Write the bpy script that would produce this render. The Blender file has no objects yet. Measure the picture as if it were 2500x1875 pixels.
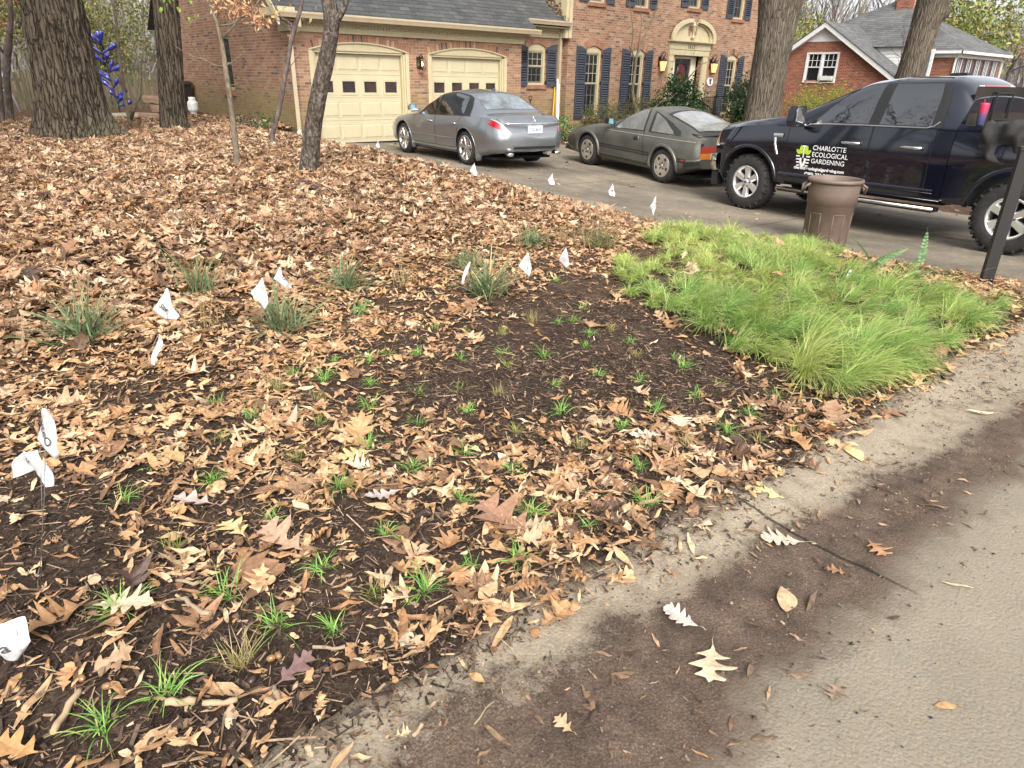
import bpy, bmesh, math, random
import numpy as np
from mathutils import Vector, Matrix

S = bpy.context.scene
COL = S.collection
rnd = random.Random(7)
RN = np.random.default_rng(11)
R = math.radians

# ---------------------------------------------------------------- camera, sky, sun, exposure
CAM = Vector((-7.573, -16.757, 1.611))
YAW, PIT, ROLL = R(40.922), R(24.125), R(-1.172)
fw = Vector((math.sin(YAW) * math.cos(PIT), math.cos(YAW) * math.cos(PIT), -math.sin(PIT)))
r0 = Vector((math.cos(YAW), -math.sin(YAW), 0))
d0 = fw.cross(r0)
rt = r0 * math.cos(ROLL) + d0 * math.sin(ROLL)
dn = d0 * math.cos(ROLL) - r0 * math.sin(ROLL)
cd = bpy.data.cameras.new('camera')
cd.sensor_width = 36; cd.lens = 1670 / 2500 * 36
cd.clip_start = .05; cd.clip_end = 2000
cam = bpy.data.objects.new('camera', cd); COL.objects.link(cam)
cam.matrix_world = Matrix(((rt.x, -dn.x, -fw.x, CAM.x), (rt.y, -dn.y, -fw.y, CAM.y), (rt.z, -dn.z, -fw.z, CAM.z), (0, 0, 0, 1)))
S.camera = cam

SUN_EL, SUN_AZ = R(42), R(212)          # azimuth of the sun measured from +Y towards +X
W = bpy.data.worlds.new('World'); S.world = W; W.use_nodes = True
nt = W.node_tree
sky = nt.nodes.new('ShaderNodeTexSky'); sky.sky_type = 'NISHITA'; sky.sun_disc = False
sky.sun_elevation = SUN_EL; sky.sun_rotation = SUN_AZ; sky.dust_density = 4; sky.air_density = 1.0
hs = nt.nodes.new('ShaderNodeHueSaturation'); hs.inputs['Saturation'].default_value = .22
nt.links.new(sky.outputs[0], hs.inputs['Color'])
bg = nt.nodes['Background']; bg.inputs[1].default_value = .15
nt.links.new(hs.outputs[0], bg.inputs[0])
sl = bpy.data.lights.new('sun', 'SUN'); sl.energy = 1.4; sl.angle = R(28); sl.color = (1, .955, .89)
so = bpy.data.objects.new('sun', sl); COL.objects.link(so)
sd = Vector((math.sin(SUN_AZ) * math.cos(SUN_EL), math.cos(SUN_AZ) * math.cos(SUN_EL), math.sin(SUN_EL)))
so.rotation_euler = (-sd).to_track_quat('-Z', 'Y').to_euler(); so.location = (0, -20, 30)
vs = S.view_settings
vs.view_transform = 'Standard'; vs.look = 'None'; vs.gamma = 1; vs.use_curve_mapping = False
vs.exposure = 1.2
S.cycles.use_denoising = True
S.cycles.max_bounces = 6; S.cycles.transparent_max_bounces = 6

# ---------------------------------------------------------------- helpers
def tag(o, label=None, cat=None, group=None, kind=None):
    for k, v in (('label', label), ('category', cat), ('group', group), ('kind', kind)):
        if v: o[k] = v
    return o

def empty(name, loc=(0, 0, 0), rz=0, parent=None, label=None, cat=None, group=None, tilt=None):
    o = bpy.data.objects.new(name, None); COL.objects.link(o)
    o.location = loc; o.rotation_euler = (tilt[0], tilt[1], rz) if tilt else (0, 0, rz)
    o.empty_display_size = .2
    if parent: o.parent = parent
    return tag(o, label, cat, group)

def link(name, me, parent=None, loc=None):
    o = bpy.data.objects.new(name, me); COL.objects.link(o)
    if parent: o.parent = parent
    if loc is not None: o.location = loc
    return o

class MB:
    """collects shapes into one mesh"""
    def __init__(s): s.v = []; s.f = []; s.m = []; s.sm = []; s.c = []; s.cur = (1, 1, 1)
    def add(s, vs, fs, m=0, smooth=False):
        b = len(s.v); s.v += [tuple(p) for p in vs]
        for f in fs:
            s.f.append([b + i for i in f]); s.m.append(m); s.sm.append(smooth); s.c.append(s.cur)
        return s
    def box(s, x0, x1, y0, y1, z0, z1, m=0, M=None):
        if x0 > x1: x0, x1 = x1, x0
        if y0 > y1: y0, y1 = y1, y0
        if z0 > z1: z0, z1 = z1, z0
        vs = [Vector((x, y, z)) for x in (x0, x1) for y in (y0, y1) for z in (z0, z1)]
        if M is not None: vs = [M @ v for v in vs]
        return s.add(vs, [(0, 1, 3, 2), (4, 6, 7, 5), (0, 4, 5, 1), (2, 3, 7, 6), (0, 2, 6, 4), (1, 5, 7, 3)], m)
    def tube(s, pts, rad, n=8, m=0, cap=True, smooth=True, flat=1.0):
        pts = [Vector(p) for p in pts]
        if not hasattr(rad, '__len__'): rad = [rad] * len(pts)
        t = (pts[1] - pts[0]).normalized()
        a = t.orthogonal().normalized(); b0 = len(s.v); vs = []; fs = []
        for i, p in enumerate(pts):
            t2 = (pts[min(i + 1, len(pts) - 1)] - pts[max(i - 1, 0)])
            t2 = t2.normalized() if t2.length > 1e-9 else t
            a = (a - t2 * a.dot(t2)); a = a.normalized() if a.length > 1e-6 else t2.orthogonal().normalized()
            b = t2.cross(a)
            for k in range(n):
                an = 2 * math.pi * k / n
                vs.append(p + (a * math.cos(an) + b * math.sin(an) * flat) * rad[i])
        for i in range(len(pts) - 1):
            for k in range(n):
                k2 = (k + 1) % n
                fs.append((i * n + k, i * n + k2, (i + 1) * n + k2, (i + 1) * n + k))
        s.add(vs, fs, m, smooth)
        if cap:
            s.f.append([b0 + k for k in reversed(range(n))]); s.m.append(m); s.sm.append(False); s.c.append(s.cur)
            e = b0 + (len(pts) - 1) * n
            s.f.append([e + k for k in range(n)]); s.m.append(m); s.sm.append(False); s.c.append(s.cur)
        return s
    def lathe(s, prof, n=24, m=0, M=None, smooth=True, a0=0., a1=2 * math.pi):
        """prof: (r, z) pairs, around z"""
        full = abs(a1 - a0 - 2 * math.pi) < 1e-6; nn = n if full else n + 1
        vs = []
        for r, z in prof:
            for k in range(nn):
                an = a0 + (a1 - a0) * k / n
                v = Vector((r * math.cos(an), r * math.sin(an), z)); vs.append(M @ v if M is not None else v)
        fs = []
        for i in range(len(prof) - 1):
            for k in range(n):
                k2 = (k + 1) % nn
                fs.append((i * nn + k, i * nn + k2, (i + 1) * nn + k2, (i + 1) * nn + k))
        return s.add(vs, fs, m, smooth)
    def prism(s, poly, f3, d0, d1, m=0):
        """2-D polygon extruded between depth d0 and d1; f3(u, w, d) -> point"""
        n = len(poly)
        vs = [f3(u, w, d0) for u, w in poly] + [f3(u, w, d1) for u, w in poly]
        fs = [list(range(n)), list(range(2 * n - 1, n - 1, -1))] + [(i, i + n, (i + 1) % n + n, (i + 1) % n) for i in range(n)]
        return s.add(vs, fs, m)
    def mesh(s, name, mats):
        me = bpy.data.meshes.new(name); me.from_pydata(s.v, [], s.f)
        for mt in mats: me.materials.append(mt)
        me.polygons.foreach_set('material_index', s.m); me.polygons.foreach_set('use_smooth', s.sm)
        if any(c != (1, 1, 1) for c in s.c):
            at = me.attributes.new('col', 'FLOAT_COLOR', 'FACE')
            at.data.foreach_set('color', np.array([(c[0], c[1], c[2], 1) for c in s.c], 'f').ravel())
        bm = bmesh.new(); bm.from_mesh(me); bmesh.ops.recalc_face_normals(bm, faces=bm.faces); bm.to_mesh(me); bm.free()
        me.update(); return me
    def build(s, name, mats, parent=None, loc=None):
        if not isinstance(mats, (list, tuple)): mats = [mats]
        return link(name, s.mesh(name, mats), parent, loc)

def np_mesh(name, V, F, mat, col=None, smooth=False, fcol=None):
    """V (n,3), F list of (k,m) int arrays, col per vertex (n,3) or per face"""
    me = bpy.data.meshes.new(name)
    me.vertices.add(len(V)); me.vertices.foreach_set('co', np.asarray(V, 'f').ravel())
    tot = [np.full(len(f), f.shape[1]) for f in F]; tot = np.concatenate(tot)
    idx = np.concatenate([f.ravel() for f in F]).astype('i')
    st = np.concatenate([[0], np.cumsum(tot)[:-1]]).astype('i')
    me.loops.add(len(idx)); me.loops.foreach_set('vertex_index', idx)
    me.polygons.add(len(tot)); me.polygons.foreach_set('loop_start', st)
    try: me.polygons.foreach_set('loop_total', tot.astype('i'))
    except Exception: pass
    me.polygons.foreach_set('use_smooth', np.full(len(tot), smooth))
    for m in (mat if isinstance(mat, (list, tuple)) else [mat]): me.materials.append(m)
    if col is not None or fcol is not None:
        c = col if col is not None else fcol
        at = me.attributes.new('col', 'FLOAT_COLOR', 'POINT' if col is not None else 'FACE')
        at.data.foreach_set('color', np.concatenate([c, np.ones((len(c), 1))], 1).astype('f').ravel())
    me.update(calc_edges=True); me.validate()
    return me

# ---------------------------------------------------------------- materials
def nd(nt, typ, ins=None, **props):
    n = nt.nodes.new(typ)
    for k, v in props.items(): setattr(n, k, v)
    for k, v in (ins or {}).items():
        sk = n.inputs[k]
        if isinstance(v, bpy.types.NodeSocket): nt.links.new(v, sk)
        elif isinstance(v, bpy.types.Node): nt.links.new(v.outputs[0], sk)
        else: sk.default_value = v
    return n
def c4(c): return (c[0], c[1], c[2], 1)
def newmat(name):
    m = bpy.data.materials.new(name); m.use_nodes = True
    return m, m.node_tree, m.node_tree.nodes['Principled BSDF']
def math_(nt, op, a, b=None, c=None):
    n = nt.nodes.new('ShaderNodeMath'); n.operation = op
    for i, v in enumerate((a, b, c)):
        if v is None: continue
        if isinstance(v, bpy.types.NodeSocket): nt.links.new(v, n.inputs[i])
        else: n.inputs[i].default_value = v
    return n.outputs[0]
def mix(nt, fac, a, b, blend='MIX'):
    n = nt.nodes.new('ShaderNodeMix'); n.data_type = 'RGBA'; n.blend_type = blend
    for i, v in ((0, fac), (6, a), (7, b)):
        if isinstance(v, bpy.types.NodeSocket): nt.links.new(v, n.inputs[i])
        else: n.inputs[i].default_value = v if i == 0 else c4(v)
    return n.outputs[2]
def ramp(nt, fac, stops, interp='LINEAR'):
    n = nt.nodes.new('ShaderNodeValToRGB'); n.color_ramp.interpolation = interp
    e = n.color_ramp.elements
    while len(e) < len(stops): e.new(.5)
    for i, (p, c) in enumerate(stops):
        e[i].position = p; e[i].color = c4(c) if hasattr(c, '__len__') else (c, c, c, 1)
    nt.links.new(fac, n.inputs[0]); return n.outputs[0]
def noise(nt, vec, scale, detail=4, rough=.55, dist=0.):
    return nd(nt, 'ShaderNodeTexNoise', {'Vector': vec, 'Scale': scale, 'Detail': detail, 'Roughness': rough, 'Distortion': dist}).outputs[0]
def objco(nt): return nt.nodes.new('ShaderNodeTexCoord').outputs['Object']
def geoco(nt): return nt.nodes.new('ShaderNodeNewGeometry').outputs['Position']
def scaled(nt, vec, s): return nd(nt, 'ShaderNodeMapping', {'Vector': vec, 'Scale': s}).outputs[0]
def bump(nt, b, h, dist=.01, strength=1.):
    n = nd(nt, 'ShaderNodeBump', {'Height': h, 'Distance': dist, 'Strength': strength}); nt.links.new(n.outputs[0], b.inputs['Normal'])

def simple(name, c, rough=.6, c2=None, scale=6, bumpd=0, metal=0, spec=.5, coat=0, stretch=(1, 1, 1), emit=None, lo=.35, hi=.65):
    m, nt, b = newmat(name)
    b.inputs['Roughness'].default_value = rough; b.inputs['Metallic'].default_value = metal
    b.inputs['Specular IOR Level'].default_value = spec; b.inputs['Coat Weight'].default_value = coat
    b.inputs['Coat Roughness'].default_value = .03
    b.inputs['Base Color'].default_value = c4(c)
    if c2 is not None or bumpd:
        n = noise(nt, scaled(nt, objco(nt), stretch), scale, 5, .6)
        if c2 is not None: nt.links.new(ramp(nt, n, [(lo, c), (hi, c2)]), b.inputs['Base Color'])
        if bumpd: bump(nt, b, n, bumpd)
    if emit: b.inputs['Emission Color'].default_value = c4(emit[0]); b.inputs['Emission Strength'].default_value = emit[1]
    return m

def attrmat(name, rough=.7, var=.25, scale=40, trans=0., bumpd=0., spec=.3):
    """colour from the mesh's 'col' attribute, mottled"""
    m, nt, b = newmat(name)
    a = nd(nt, 'ShaderNodeAttribute', attribute_name='col').outputs['Color']
    n = noise(nt, geoco(nt), scale, 3, .6)
    k = ramp(nt, n, [(.3, 1 - var), (.7, 1 + var * .6)])
    nt.links.new(mix(nt, 1., a, k, 'MULTIPLY'), b.inputs['Base Color'])
    nt.nodes[-1] if False else None
    b.inputs['Roughness'].default_value = rough; b.inputs['Specular IOR Level'].default_value = spec
    if bumpd: bump(nt, b, n, bumpd)
    if trans:
        tr = nt.nodes.new('ShaderNodeBsdfTranslucent'); nt.links.new(a, tr.inputs[0])
        ms = nd(nt, 'ShaderNodeMixShader', {0: trans}); nt.links.new(b.outputs[0], ms.inputs[1]); nt.links.new(tr.outputs[0], ms.inputs[2])
        nt.links.new(ms.outputs[0], nt.nodes['Material Output'].inputs[0])
    return m

def brickmat(name, axis, pal, mortar, moss=0.):
    m, nt, b = newmat(name)
    sp = nd(nt, 'ShaderNodeSeparateXYZ', {0: objco(nt)})
    u, w = sp.outputs[axis], sp.outputs[2]
    rw = math_(nt, 'DIVIDE', w, .0677); row = math_(nt, 'FLOOR', rw)
    uc = math_(nt, 'ADD', math_(nt, 'DIVIDE', u, .2127), math_(nt, 'MULTIPLY', math_(nt, 'FLOORED_MODULO', row, 2), .5))
    col = math_(nt, 'FLOOR', uc)
    fu, fwr = math_(nt, 'FRACT', uc), math_(nt, 'FRACT', rw)
    cv = nd(nt, 'ShaderNodeCombineXYZ', {0: col, 1: row}).outputs[0]
    wn = nd(nt, 'ShaderNodeTexWhiteNoise', {'Vector': cv}, noise_dimensions='2D').outputs['Value']
    st = []; acc = 0
    for f, c in pal: st.append((acc, c)); acc += f
    bc = ramp(nt, wn, st, 'CONSTANT')
    g = noise(nt, objco(nt), 35, 5, .7); g2 = noise(nt, objco(nt), 1.3, 4, .6)
    bc = mix(nt, 1., bc, ramp(nt, g, [(.25, .72), (.75, 1.2)]), 'MULTIPLY')
    bc = mix(nt, 1., bc, ramp(nt, g2, [(.3, .86), (.7, 1.1)]), 'MULTIPLY')
    mu = math_(nt, 'LESS_THAN', fu, .05); mw = math_(nt, 'LESS_THAN', fwr, .155)
    mk = math_(nt, 'MAXIMUM', mu, mw)
    out = mix(nt, mk, bc, mix(nt, 1., mortar, ramp(nt, g, [(.3, .8), (.7, 1.1)]), 'MULTIPLY'))
    if moss:
        lo = ramp(nt, math_(nt, 'ADD', w, math_(nt, 'MULTIPLY', g2, -1.5)), [(0, 1), (.75, 0)])
        out = mix(nt, math_(nt, 'MULTIPLY', lo, moss), out, (.17, .15, .055))
    nt.links.new(out, b.inputs['Base Color']); b.inputs['Roughness'].default_value = .85
    b.inputs['Specular IOR Level'].default_value = .2
    bump(nt, b, math_(nt, 'ADD', math_(nt, 'MULTIPLY', math_(nt, 'SUBTRACT', 1, mk), 1), math_(nt, 'MULTIPLY', g, .5)), .006)
    return m

PAL = [(.30, (.265, .14, .088)), (.22, (.295, .165, .102)), (.16, (.32, .195, .125)), (.12, (.245, .122, .08)), (.08, (.21, .125, .09)), (.07, (.125, .088, .074)), (.05, (.34, .23, .15))]
M_BRX = brickmat('house_brick_front', 0, PAL, (.37, .29, .205), .42)
M_BRY = brickmat('house_brick_side', 1, PAL, (.35, .275, .2), .6)
PAL2 = [(.4, (.25, .085, .05)), (.3, (.29, .105, .06)), (.2, (.21, .07, .045)), (.1, (.14, .06, .045))]
M_B2X = brickmat('neighbour_brick_front', 0, PAL2, (.35, .27, .22))
M_B2Y = brickmat('neighbour_brick_side', 1, PAL2, (.35, .27, .22))
M_BCOL = attrmat('brick_arch_colours', .85, .3, 45)
M_CREAM = simple('cream_paint', (.455, .39, .245), .5, (.41, .35, .215), 9)
M_GDOOR = simple('garage_door_paint', (.475, .415, .275), .42, (.44, .385, .25), 3)
M_BEIGE = simple('gutter_paint', (.42, .345, .235), .4, (.37, .30, .2), 4)
M_NAVY = simple('shutter_paint', (.030, .034, .046), .36, (.040, .046, .062), 8, spec=.7)
M_GLASS = simple('window_glass', (.012, .014, .016), .04, spec=.9)
M_DGLASS = simple('garage_glass', (.02, .02, .024), .06, (.06, .04, .035), 3, spec=.8)
M_MUNT = simple('sash_paint', (.36, .32, .21), .5); M_SCREEN = simple('dark_sash', (.13, .12, .095), .6)
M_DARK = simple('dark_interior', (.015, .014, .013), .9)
M_BLACKM = simple('black_metal', (.018, .017, .016), .45, metal=.3)
M_WHITE = simple('white_paint', (.64, .64, .62), .5, (.57, .57, .55), 5)

def shingle(name, ax, c1, c2, rowh=.14, tab=.3):
    """rows follow height, tabs follow the horizontal axis"""
    m, nt, b = newmat(name)
    sp = nd(nt, 'ShaderNodeSeparateXYZ', {0: objco(nt)})
    rw = math_(nt, 'DIVIDE', sp.outputs[2], rowh * .67); row = math_(nt, 'FLOOR', rw); fr = math_(nt, 'FRACT', rw)
    uc = math_(nt, 'ADD', math_(nt, 'DIVIDE', sp.outputs[ax], tab), math_(nt, 'MULTIPLY', row, .37))
    col = math_(nt, 'FLOOR', uc); fu = math_(nt, 'FRACT', uc)
    wn = nd(nt, 'ShaderNodeTexWhiteNoise', {'Vector': nd(nt, 'ShaderNodeCombineXYZ', {0: col, 1: row}).outputs[0]}, noise_dimensions='2D').outputs['Value']
    g = noise(nt, objco(nt), 90, 3, .7); g2 = noise(nt, objco(nt), .9, 4, .6)
    out = mix(nt, 1., mix(nt, wn, c1, c2), ramp(nt, g, [(.3, .75), (.7, 1.25)]), 'MULTIPLY')
    out = mix(nt, 1., out, ramp(nt, g2, [(.35, .8), (.65, 1.15)]), 'MULTIPLY')
    e = math_(nt, 'MAXIMUM', math_(nt, 'LESS_THAN', fu, .035), math_(nt, 'LESS_THAN', fr, .13))
    out = mix(nt, math_(nt, 'MULTIPLY', e, .75), out, (.012, .012, .012))
    nt.links.new(out, b.inputs['Base Color']); b.inputs['Roughness'].default_value = .9
    bump(nt, b, math_(nt, 'ADD', math_(nt, 'MULTIPLY', math_(nt, 'SUBTRACT', 1, fr), 1), math_(nt, 'MULTIPLY', g, .3)), .012)
    return m
M_SHX = shingle('garage_shingles', 0, (.040, .042, .041), (.070, .071, .069))
M_SHY = shingle('neighbour_shingles', 1, (.085, .085, .085), (.13, .13, .127))
M_SHX2 = shingle('neighbour_shingles_front', 0, (.085, .085, .085), (.13, .13, .127))

def barkmat(name, c1, c2, c3, sc=(9, 9, 1.6), scale=2.2, bd=.03, plates=0.):
    m, nt, b = newmat(name)
    v = scaled(nt, objco(nt), sc)
    n = noise(nt, v, scale, 6, .62, .6); n2 = noise(nt, objco(nt), 1.7, 4, .6); n3 = noise(nt, objco(nt), 38, 4, .65)
    c = ramp(nt, n, [(.32, c1), (.5, c2), (.7, c3)]); h = math_(nt, 'ADD', n, math_(nt, 'MULTIPLY', n3, .15))
    if plates:
        dv = nd(nt, 'ShaderNodeTexNoise', {'Vector': objco(nt), 'Scale': 5., 'Detail': 3.}).outputs['Color']
        w = nd(nt, 'ShaderNodeVectorMath', {0: scaled(nt, objco(nt), (plates, plates, plates * .085)), 1: nd(nt, 'ShaderNodeVectorMath', {0: dv, 1: (1.1, 1.1, .5)}, operation='MULTIPLY').outputs[0]}, operation='ADD').outputs[0]
        e = nd(nt, 'ShaderNodeTexVoronoi', {'Vector': w, 'Scale': 1.}, feature='DISTANCE_TO_EDGE').outputs[0]
        k = ramp(nt, e, [(.0, 0), (.09, .7), (.3, 1)])
        tone = mix(nt, ramp(nt, n3, [(.3, 0), (.7, 1)]), c2, c3); tone = mix(nt, ramp(nt, n, [(.35, 0), (.65, 1)]), tone, c2)
        c = mix(nt, k, c1, tone); h = math_(nt, 'ADD', k, math_(nt, 'MULTIPLY', n3, .35))
    c = mix(nt, 1., c, ramp(nt, n2, [(.3, .74), (.7, 1.22)]), 'MULTIPLY')
    mo = ramp(nt, noise(nt, objco(nt), .9, 4, .6), [(.52, 0), (.72, 1)])
    c = mix(nt, math_(nt, 'MULTIPLY', mo, .35), c, (.10, .11, .06))
    nt.links.new(c, b.inputs['Base Color']); b.inputs['Roughness'].default_value = .95; b.inputs['Specular IOR Level'].default_value = .15
    bump(nt, b, h, bd)
    return m
M_OAK = barkmat('oak_bark', (.026, .02, .014), (.085, .066, .047), (.165, .135, .10), plates=15)
M_OAK2 = barkmat('grey_oak_bark', (.055, .044, .034), (.125, .102, .078), (.195, .162, .127), (8, 8, 1.2), 2.6, .02, plates=24)
M_SMOOTH = barkmat('sapling_bark', (.08, .066, .045), (.16, .13, .09), (.23, .20, .15), (6, 6, 3), 4, .004)
M_CHERRY = barkmat('scaly_bark', (.022, .017, .014), (.085, .067, .054), (.23, .195, .165), (5, 5, 3.4), 4.5, .03)
M_TWIG = barkmat('twig_bark', (.06, .045, .04), (.115, .09, .08), (.19, .155, .14), (4, 4, 2), 4, .002)
M_LEAF = attrmat('dead_leaf', .62, .3, 60, .12, spec=.35)
M_GREEN = attrmat('green_leaf', .5, .2, 30, .25, spec=.4)
M_GRASS = attrmat('grass_blade', .5, .15, 20, .3, spec=.35)

# ---------------------------------------------------------------- shape of the ground
def ss(a, b, t):
    t = np.clip((np.asarray(t, float) - a) / (b - a), 0, 1); return t * t * (3 - 2 * t)
def road_z(x): return .05 - .0205 * (np.clip(x, -60, 12) + 7)
def drive_z(x, y):
    z = -.02 * (np.clip(x, -10, 30) - 1) - .185 * ss(-5, -11, y); k = ss(-13.4, -15.6, y)
    return z * (1 - k) + road_z(x) * k
def yard_z(x, y):
    k = ss(-15.5, -5.5, y)
    return (road_z(np.minimum(x, 1)) + .02) * (1 - k) + .385 * k + .008 * np.clip(y, 0, 40)
def edge_x(y): return np.interp(y, [-15.6, -14.4, -13.4, -12.4, -11, -8, -6, -4, 0], [.2, .3, .5, .42, -.05, 0, .05, .2, .6])
def G(x, y):
    x = np.asarray(x, float); y = np.asarray(y, float)
    t = ss(-2.1, .1, x - edge_x(y))
    t = t * (1 - ss(0.02, .4, y) * (x < .0))
    t = np.where((y > .2) & (x < .1), 0, t)
    g = yard_z(x, y) * (1 - t) + drive_z(x, y) * t
    return np.where(y < -15.5, road_z(x), g)
def g1(x, y): return float(G(x, y))
# ---------------------------------------------------------------- ground, driveway, road
def vnoise(x, y, s, seed=0):
    """cheap smooth value noise"""
    r = np.random.default_rng(seed).random((256, 256)); x = x / s; y = y / s
    xi = np.floor(x).astype(int); yi = np.floor(y).astype(int); fx = x - xi; fy = y - yi
    fx = fx * fx * (3 - 2 * fx); fy = fy * fy * (3 - 2 * fy)
    a = r[xi % 256, yi % 256]; b = r[(xi + 1) % 256, yi % 256]; c = r[xi % 256, (yi + 1) % 256]; d = r[(xi + 1) % 256, (yi + 1) % 256]
    return a * (1 - fx) * (1 - fy) + b * fx * (1 - fy) + c * (1 - fx) * fy + d * fx * fy

def grid_mesh(name, xs, ys, zf, mat, keep=None):
    X, Y = np.meshgrid(xs, ys); Z = zf(X, Y); V = np.stack([X, Y, Z], -1).reshape(-1, 3)
    nx = len(xs); i = np.arange(len(ys) - 1)[:, None] * nx + np.arange(nx - 1)[None]
    F = np.stack([i, i + 1, i + nx + 1, i + nx], -1).reshape(-1, 4)
    if keep is not None:
        c = V[F].mean(1); F = F[keep(c[:, 0], c[:, 1])]
    return np_mesh(name, V, [F], mat, smooth=True)

def soilmat():
    m, nt, b = newmat('mulch_soil')
    p = geoco(nt)
    n1 = noise(nt, p, 55, 6, .75, .4); n2 = noise(nt, p, 9, 4, .6); n3 = noise(nt, p, .8, 3, .5); n4 = noise(nt, p, 230, 3, .6)
    c = ramp(nt, n1, [(.30, (.024, .016, .012)), (.5, (.072, .048, .035)), (.66, (.14, .094, .065)), (.8, (.25, .17, .115))])
    c = mix(nt, 1., c, ramp(nt, n2, [(.3, .6), (.7, 1.3)]), 'MULTIPLY')
    sp = nd(nt, 'ShaderNodeSeparateXYZ', {0: p})
    yy = math_(nt, 'ADD', sp.outputs[1], math_(nt, 'MULTIPLY', n3, 1.2))
    k = ramp(nt, math_(nt, 'MULTIPLY_ADD', yy, .1, 1.75), [(.45, 0), (.72, 1)])
    leafc = ramp(nt, n2, [(.3, (.05, .03, .018)), (.55, (.13, .078, .045)), (.8, (.22, .14, .085))])
    c = mix(nt, k, c, mix(nt, 1., leafc, ramp(nt, n1, [(.3, .6), (.7, 1.4)]), 'MULTIPLY'))
    nt.links.new(c, b.inputs['Base Color']); b.inputs['Roughness'].default_value = .95; b.inputs['Specular IOR Level'].default_value = .15
    bump(nt, b, math_(nt, 'ADD', math_(nt, 'MULTIPLY', n1, 1.), math_(nt, 'ADD', math_(nt, 'MULTIPLY', n2, 1.6), math_(nt, 'MULTIPLY', n4, .35))), .02)
    return m

def concretemat():
    m, nt, b = newmat('driveway_concrete')
    p = geoco(nt)
    n1 = noise(nt, p, 1.1, 6, .62, .3); n2 = noise(nt, p, 14, 5, .65); n3 = noise(nt, p, 160, 3, .6); n4 = noise(nt, scaled(nt, p, (1, .18, 1)), 2.6, 4, .6)
    c = ramp(nt, n1, [(.3, (.125, .105, .08)), (.5, (.195, .165, .125)), (.7, (.27, .222, .16))])
    c = mix(nt, 1., c, ramp(nt, n2, [(.3, .8), (.7, 1.15)]), 'MULTIPLY')
    c = mix(nt, 1., c, ramp(nt, n3, [(.35, .85), (.65, 1.1)]), 'MULTIPLY')
    c = mix(nt, 1., c, ramp(nt, n4, [(.32, .72), (.6, 1.08)]), 'MULTIPLY')
    sp = nd(nt, 'ShaderNodeSeparateXYZ', {0: p})
    j = math_(nt, 'LESS_THAN', math_(nt, 'ABSOLUTE', math_(nt, 'SUBTRACT', math_(nt, 'FRACT', math_(nt, 'MULTIPLY', math_(nt, 'ADD', sp.outputs[1], 40.6), .26)), .5)), .003)
    j2 = math_(nt, 'LESS_THAN', math_(nt, 'ABSOLUTE', math_(nt, 'SUBTRACT', sp.outputs[0], 3.05)), .012)
    c = mix(nt, math_(nt, 'MULTIPLY', math_(nt, 'MAXIMUM', j, j2), .8), c, (.03, .025, .02))
    nt.links.new(c, b.inputs['Base Color']); b.inputs['Roughness'].default_value = .8; b.inputs['Specular IOR Level'].default_value = .3
    bump(nt, b, math_(nt, 'ADD', n3, n2), .003)
    return m

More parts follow.
